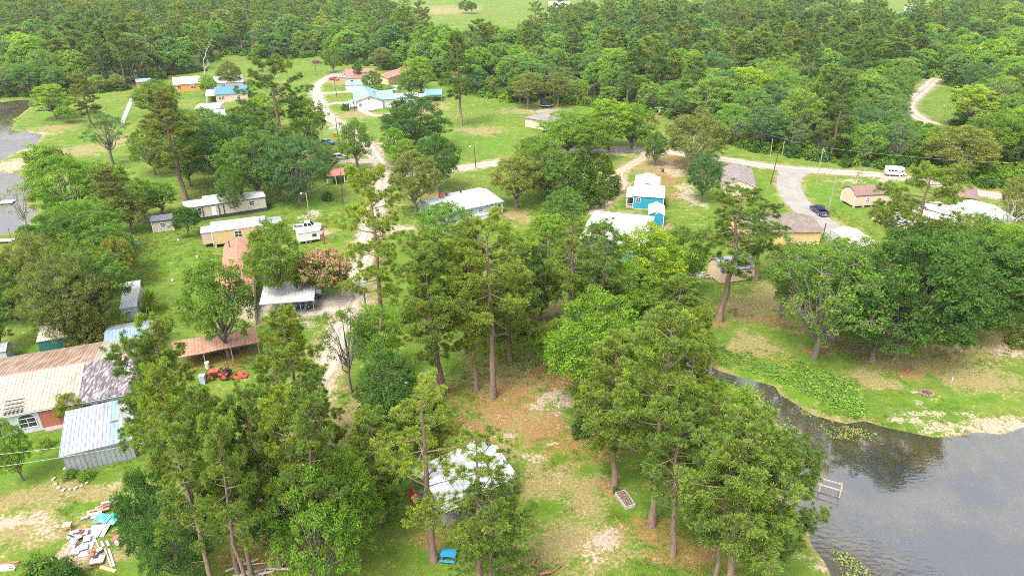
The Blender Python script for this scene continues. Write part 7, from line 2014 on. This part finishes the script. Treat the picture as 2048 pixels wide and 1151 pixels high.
PLK = mat("yellowish lumber", (.55, .42, .25), .8, vary=.2); PLO = mat("orange lumber", (.62, .33, .17), .8, vary=.15)
for (x0, y0, x1, y1, w_, m, lab) in [(690,660,760,820,.12,PLK,"thin yellow plank beside the grey sheet"),(840,820,950,1110,.14,PLK,"yellow plank left of the grey plank"),(905,830,985,1095,.2,GREYWOOD,"grey plank on the grass below the heap"),(790,710,825,790,.22,WSHEET,"short white board end below the turquoise sheet"),(870,700,905,780,.22,GREYWOOD,"short grey board end below the turquoise sheet"),
      (770,1100,1010,1170,.34,PLO,"thick orange plank at the bottom of the heap"),(960,560,1040,520,.12,PLO,"short orange stick right of the turquoise sheet"),(890,610,1000,630,.16,REDSID,"dark red board right of the heap")]:
    a, b_ = at(x0, y0), at(x1, y1); d = b_ - a; L = d.length
    e = tag(empty("plank", ((a.x+b_.x)/2, (a.y+b_.y)/2, .03), math.atan2(d.y, d.x)), lab, "plank")
    q = MB(); q.box(-L/2, L/2, -w_/2, w_/2, 0, .07); q.build("board", m, e)
p = gp(10, 1134); e = tag(empty("lumber_stack", p, .15), "stack of grey and red boards at the bottom left edge", "lumber")
for i in range(8):
    q = MB(); q.obox((rs.uniform(-.2, .2), (i % 4)*.26 - .4, .06 + .09*(i // 4)), 1.9, .24, .08, rs.uniform(-.05, .05)); q.build("board", [GREYWOOD, GREYWOOD, PINKB, REDSID][i % 4], e)
# stones edging the bed by the silver shed
e = tag(empty("stone_edging", gp(150, 975)), "stone edging of the flower bed in front of the silver shed", "edging")
for i, (u, v) in enumerate([(112,968),(118,975),(128,980),(140,979),(152,976),(163,973),(174,966),(108,958),(130,938),(146,942),(162,937),(178,932),(192,929),(206,925)]):
    q = gp(u, v) - gp(150, 975); b = MB(); b.obox((q.x, q.y, .08), rs.uniform(.3, .5), rs.uniform(.22, .34), .2, rs.uniform(0, 3), rs.uniform(-.2, .2)); b.build("stone", mat("bed stone", (.42, .33, .28), .9, vary=.25), e, bevel=.05)
# toys and small things by the arched window
e = tag(empty("toy_digger", gp(82, 842), .3), "yellow toy digger beside the red clapboard wall", "toy")
YEL = mat("yellow plastic", (.65, .35, .02), .45)
b = MB(); b.box(-.35, .35, -.2, .2, .2, .5); b.build("body", YEL, e, bevel=.05)
b = MB(); b.box(-.3, 0, -.18, .18, .51, .85); b.build("cab", TRIMD, e)
for x in (-.22, .22):
    for s in (-1, 1):
        q = MB(); q.tube([(x, s*.22 - .04, .14), (x, s*.22 + .04, .14)], [.14, .14], 12); q.build("wheel", RUBBER, e)
e = tag(empty("bench", gp(105, 842), .18), "low wooden bench in front of the red clapboard wall", "bench")
b = MB(); b.box(-1.1, 1.1, -.18, .18, .4, .46); b.build("seat", WOOD, e)
for s in (-1, 1):
    b = MB(); b.box(s*.9 - .05, s*.9 + .05, -.15, .15, 0, .4); b.build("leg", WOOD, e)
for u, v, lab in [(395,515,"white pail on the left lawn"),(357,482,"small white bucket on the left lawn"),(345,562,"white tub on the grass by the yucca")]:
    e = tag(empty("bucket", gp(u, v)), lab, "bucket"); b = MB(); b.tube([(0,0,0),(0,0,.35)], [.15,.2], 14, cap=True); b.build("body", WHITE, e); b = MB(); b.tube([(0,0,.33),(0,0,.37)], [.215,.215], 14); b.build("rim", WHITE, e)
e = tag(empty("air_conditioner", gp(49, 853, 0), .17), "white box air conditioner under the arched window", "air conditioner")
b = MB(); b.box(-.3, .3, -.3, .2, .3, .75); b.build("case", WHITE, e, bevel=.03)
b = MB(); b.box(-.24, .24, -.315, -.302, .36, .7); b.build("grille", TRIMD, e)
b = MB(); b.box(-.25, .25, -.2, .15, 0, .298); b.build("stand", BLOCK, e)
e = tag(empty("septic_lid", gp(814, 764)), "pale blue round lid on the grass near the slender tree", "lid")
b = MB(); b.tube([(0,0,-.05),(0,0,.06),(0,0,.1)], [.34,.34,.28], 16); b.build("lid", mat("blue white lid", (.45,.58,.66), .5), e)
b = MB(); b.tube([(-.1,0,.1),(0,0,.16),(.1,0,.1)], [.02]*3, 6); b.build("handle", TRIMD, e)
e = tag(empty("marker_post", gp(1798, 357)), "orange and white marker standing beside the motorhome", "marker post")
b = MB(); b.tube([(0,0,0),(0,0,.5)], [.28,.16], 12); b.build("orange_base", mat("orange plastic", (.7,.2,.03), .5), e)
b = MB(); b.tube([(0,0,.502),(0,0,1.3)], [.16,.14], 12); b.build("white_top", WHITE, e)

# ---------------------------------------------------------------- grass tufts and low weeds on the near lawns
def tuft_mesh(seed, n, h, w, col):
    rs = np.random.RandomState(seed)
    a = rs.rand(n) * 6.283; r = rs.rand(n) ** .6 * w
    base = np.column_stack([np.cos(a) * r, np.sin(a) * r, np.zeros(n)])
    d = unit(np.column_stack([np.cos(a), np.sin(a), np.zeros(n)]) * rs.uniform(.1, .9, (n, 1)) + np.array([0, 0, 1.0]))
    tip = base + d * h * rs.uniform(.5, 1.2, (n, 1)); side = unit(np.cross(d, rs.normal(size=(n, 3)))) * .022
    V = np.stack([base - side, base + side, tip], 1).reshape(-1, 3); k = np.arange(n) * 3
    return array_mesh(f"tuft {seed}", V, [(np.stack([k, k + 1, k + 2], 1), 0)], [leaf_mat(f"tuft {seed}", .3, (1.2, 1.1, .7), .5, col)], {"tint": rs.rand(n)})
rs_ = np.random.RandomState(12)
nT = 60000
Xt = rs_.uniform(-75, 90, nT); Yt = 44 + rs_.rand(nT) ** 1.2 * 105
den = vnoise(Xt, Yt, 7, 61) * .5 + vnoise(Xt, Yt, 2.1, 62) * .5
ok = (den > .47 + .18 * rs_.rand(nT)) & (np.abs(Xt) < Yt * .8 + 4)
ok &= ~inside(LAKE, Xt, Yt) & ~inside(POND, Xt, Yt)
for L_, w_, n_ in ROAD_LINES:
    ok &= dist_line(list(L_[::3]) + [L_[-1]], Xt, Yt) > w_ / 2 + .1
for e_ in [o for o in COL.objects if "_dims" in o]:
    l_, ww = e_["_dims"]; c_, s_ = math.cos(e_.rotation_euler.z), math.sin(e_.rotation_euler.z)
    dx, dy = Xt - e_.location.x, Yt - e_.location.y
    ok &= ~((np.abs(dx * c_ + dy * s_) < l_ / 2 + .2) & (np.abs(-dx * s_ + dy * c_) < ww / 2 + .2))
pts = [(x, y, 0, rs_.rand() * 6.28, s, s * rs_.uniform(.6, 1.2)) for x, y, s in zip(Xt[ok], Yt[ok], rs_.uniform(.6, 1.5, ok.sum()))]
scatter("grass_tufts", pts, [(tuft_mesh(1, 22, .20, .26, (.070, .120, .016)), (1, 1, 1)), (tuft_mesh(2, 22, .16, .30, (.085, .130, .020)), (1, 1, 1)), (tuft_mesh(3, 18, .22, .22, (.150, .140, .050)), (1, 1, 1)), (tuft_mesh(4, 26, .12, .34, (.060, .115, .014)), (1, 1, 1))], "tufts of grass and low weeds on the near lawns", "grass")
for o in COL.objects:
    if "_dims" in o: del o["_dims"]

# ---------------------------------------------------------------- thin summer haze
HAZE = 0.00008
hm, nt, out = nodes_of("haze air")
pv = nt.nodes.new("ShaderNodeVolumePrincipled"); pv.inputs["Color"].default_value = (.80, .86, .90, 1); pv.inputs["Density"].default_value = HAZE; pv.inputs["Anisotropy"].default_value = 0.2
nt.links.new(pv.outputs[0], out.inputs["Volume"])
b = MB(); b.box(-6500, 6500, -400, 9500, -3.0, 54.0)
tag(b.build("haze", hm), "thin pale summer haze over the whole place", None, kind="stuff")
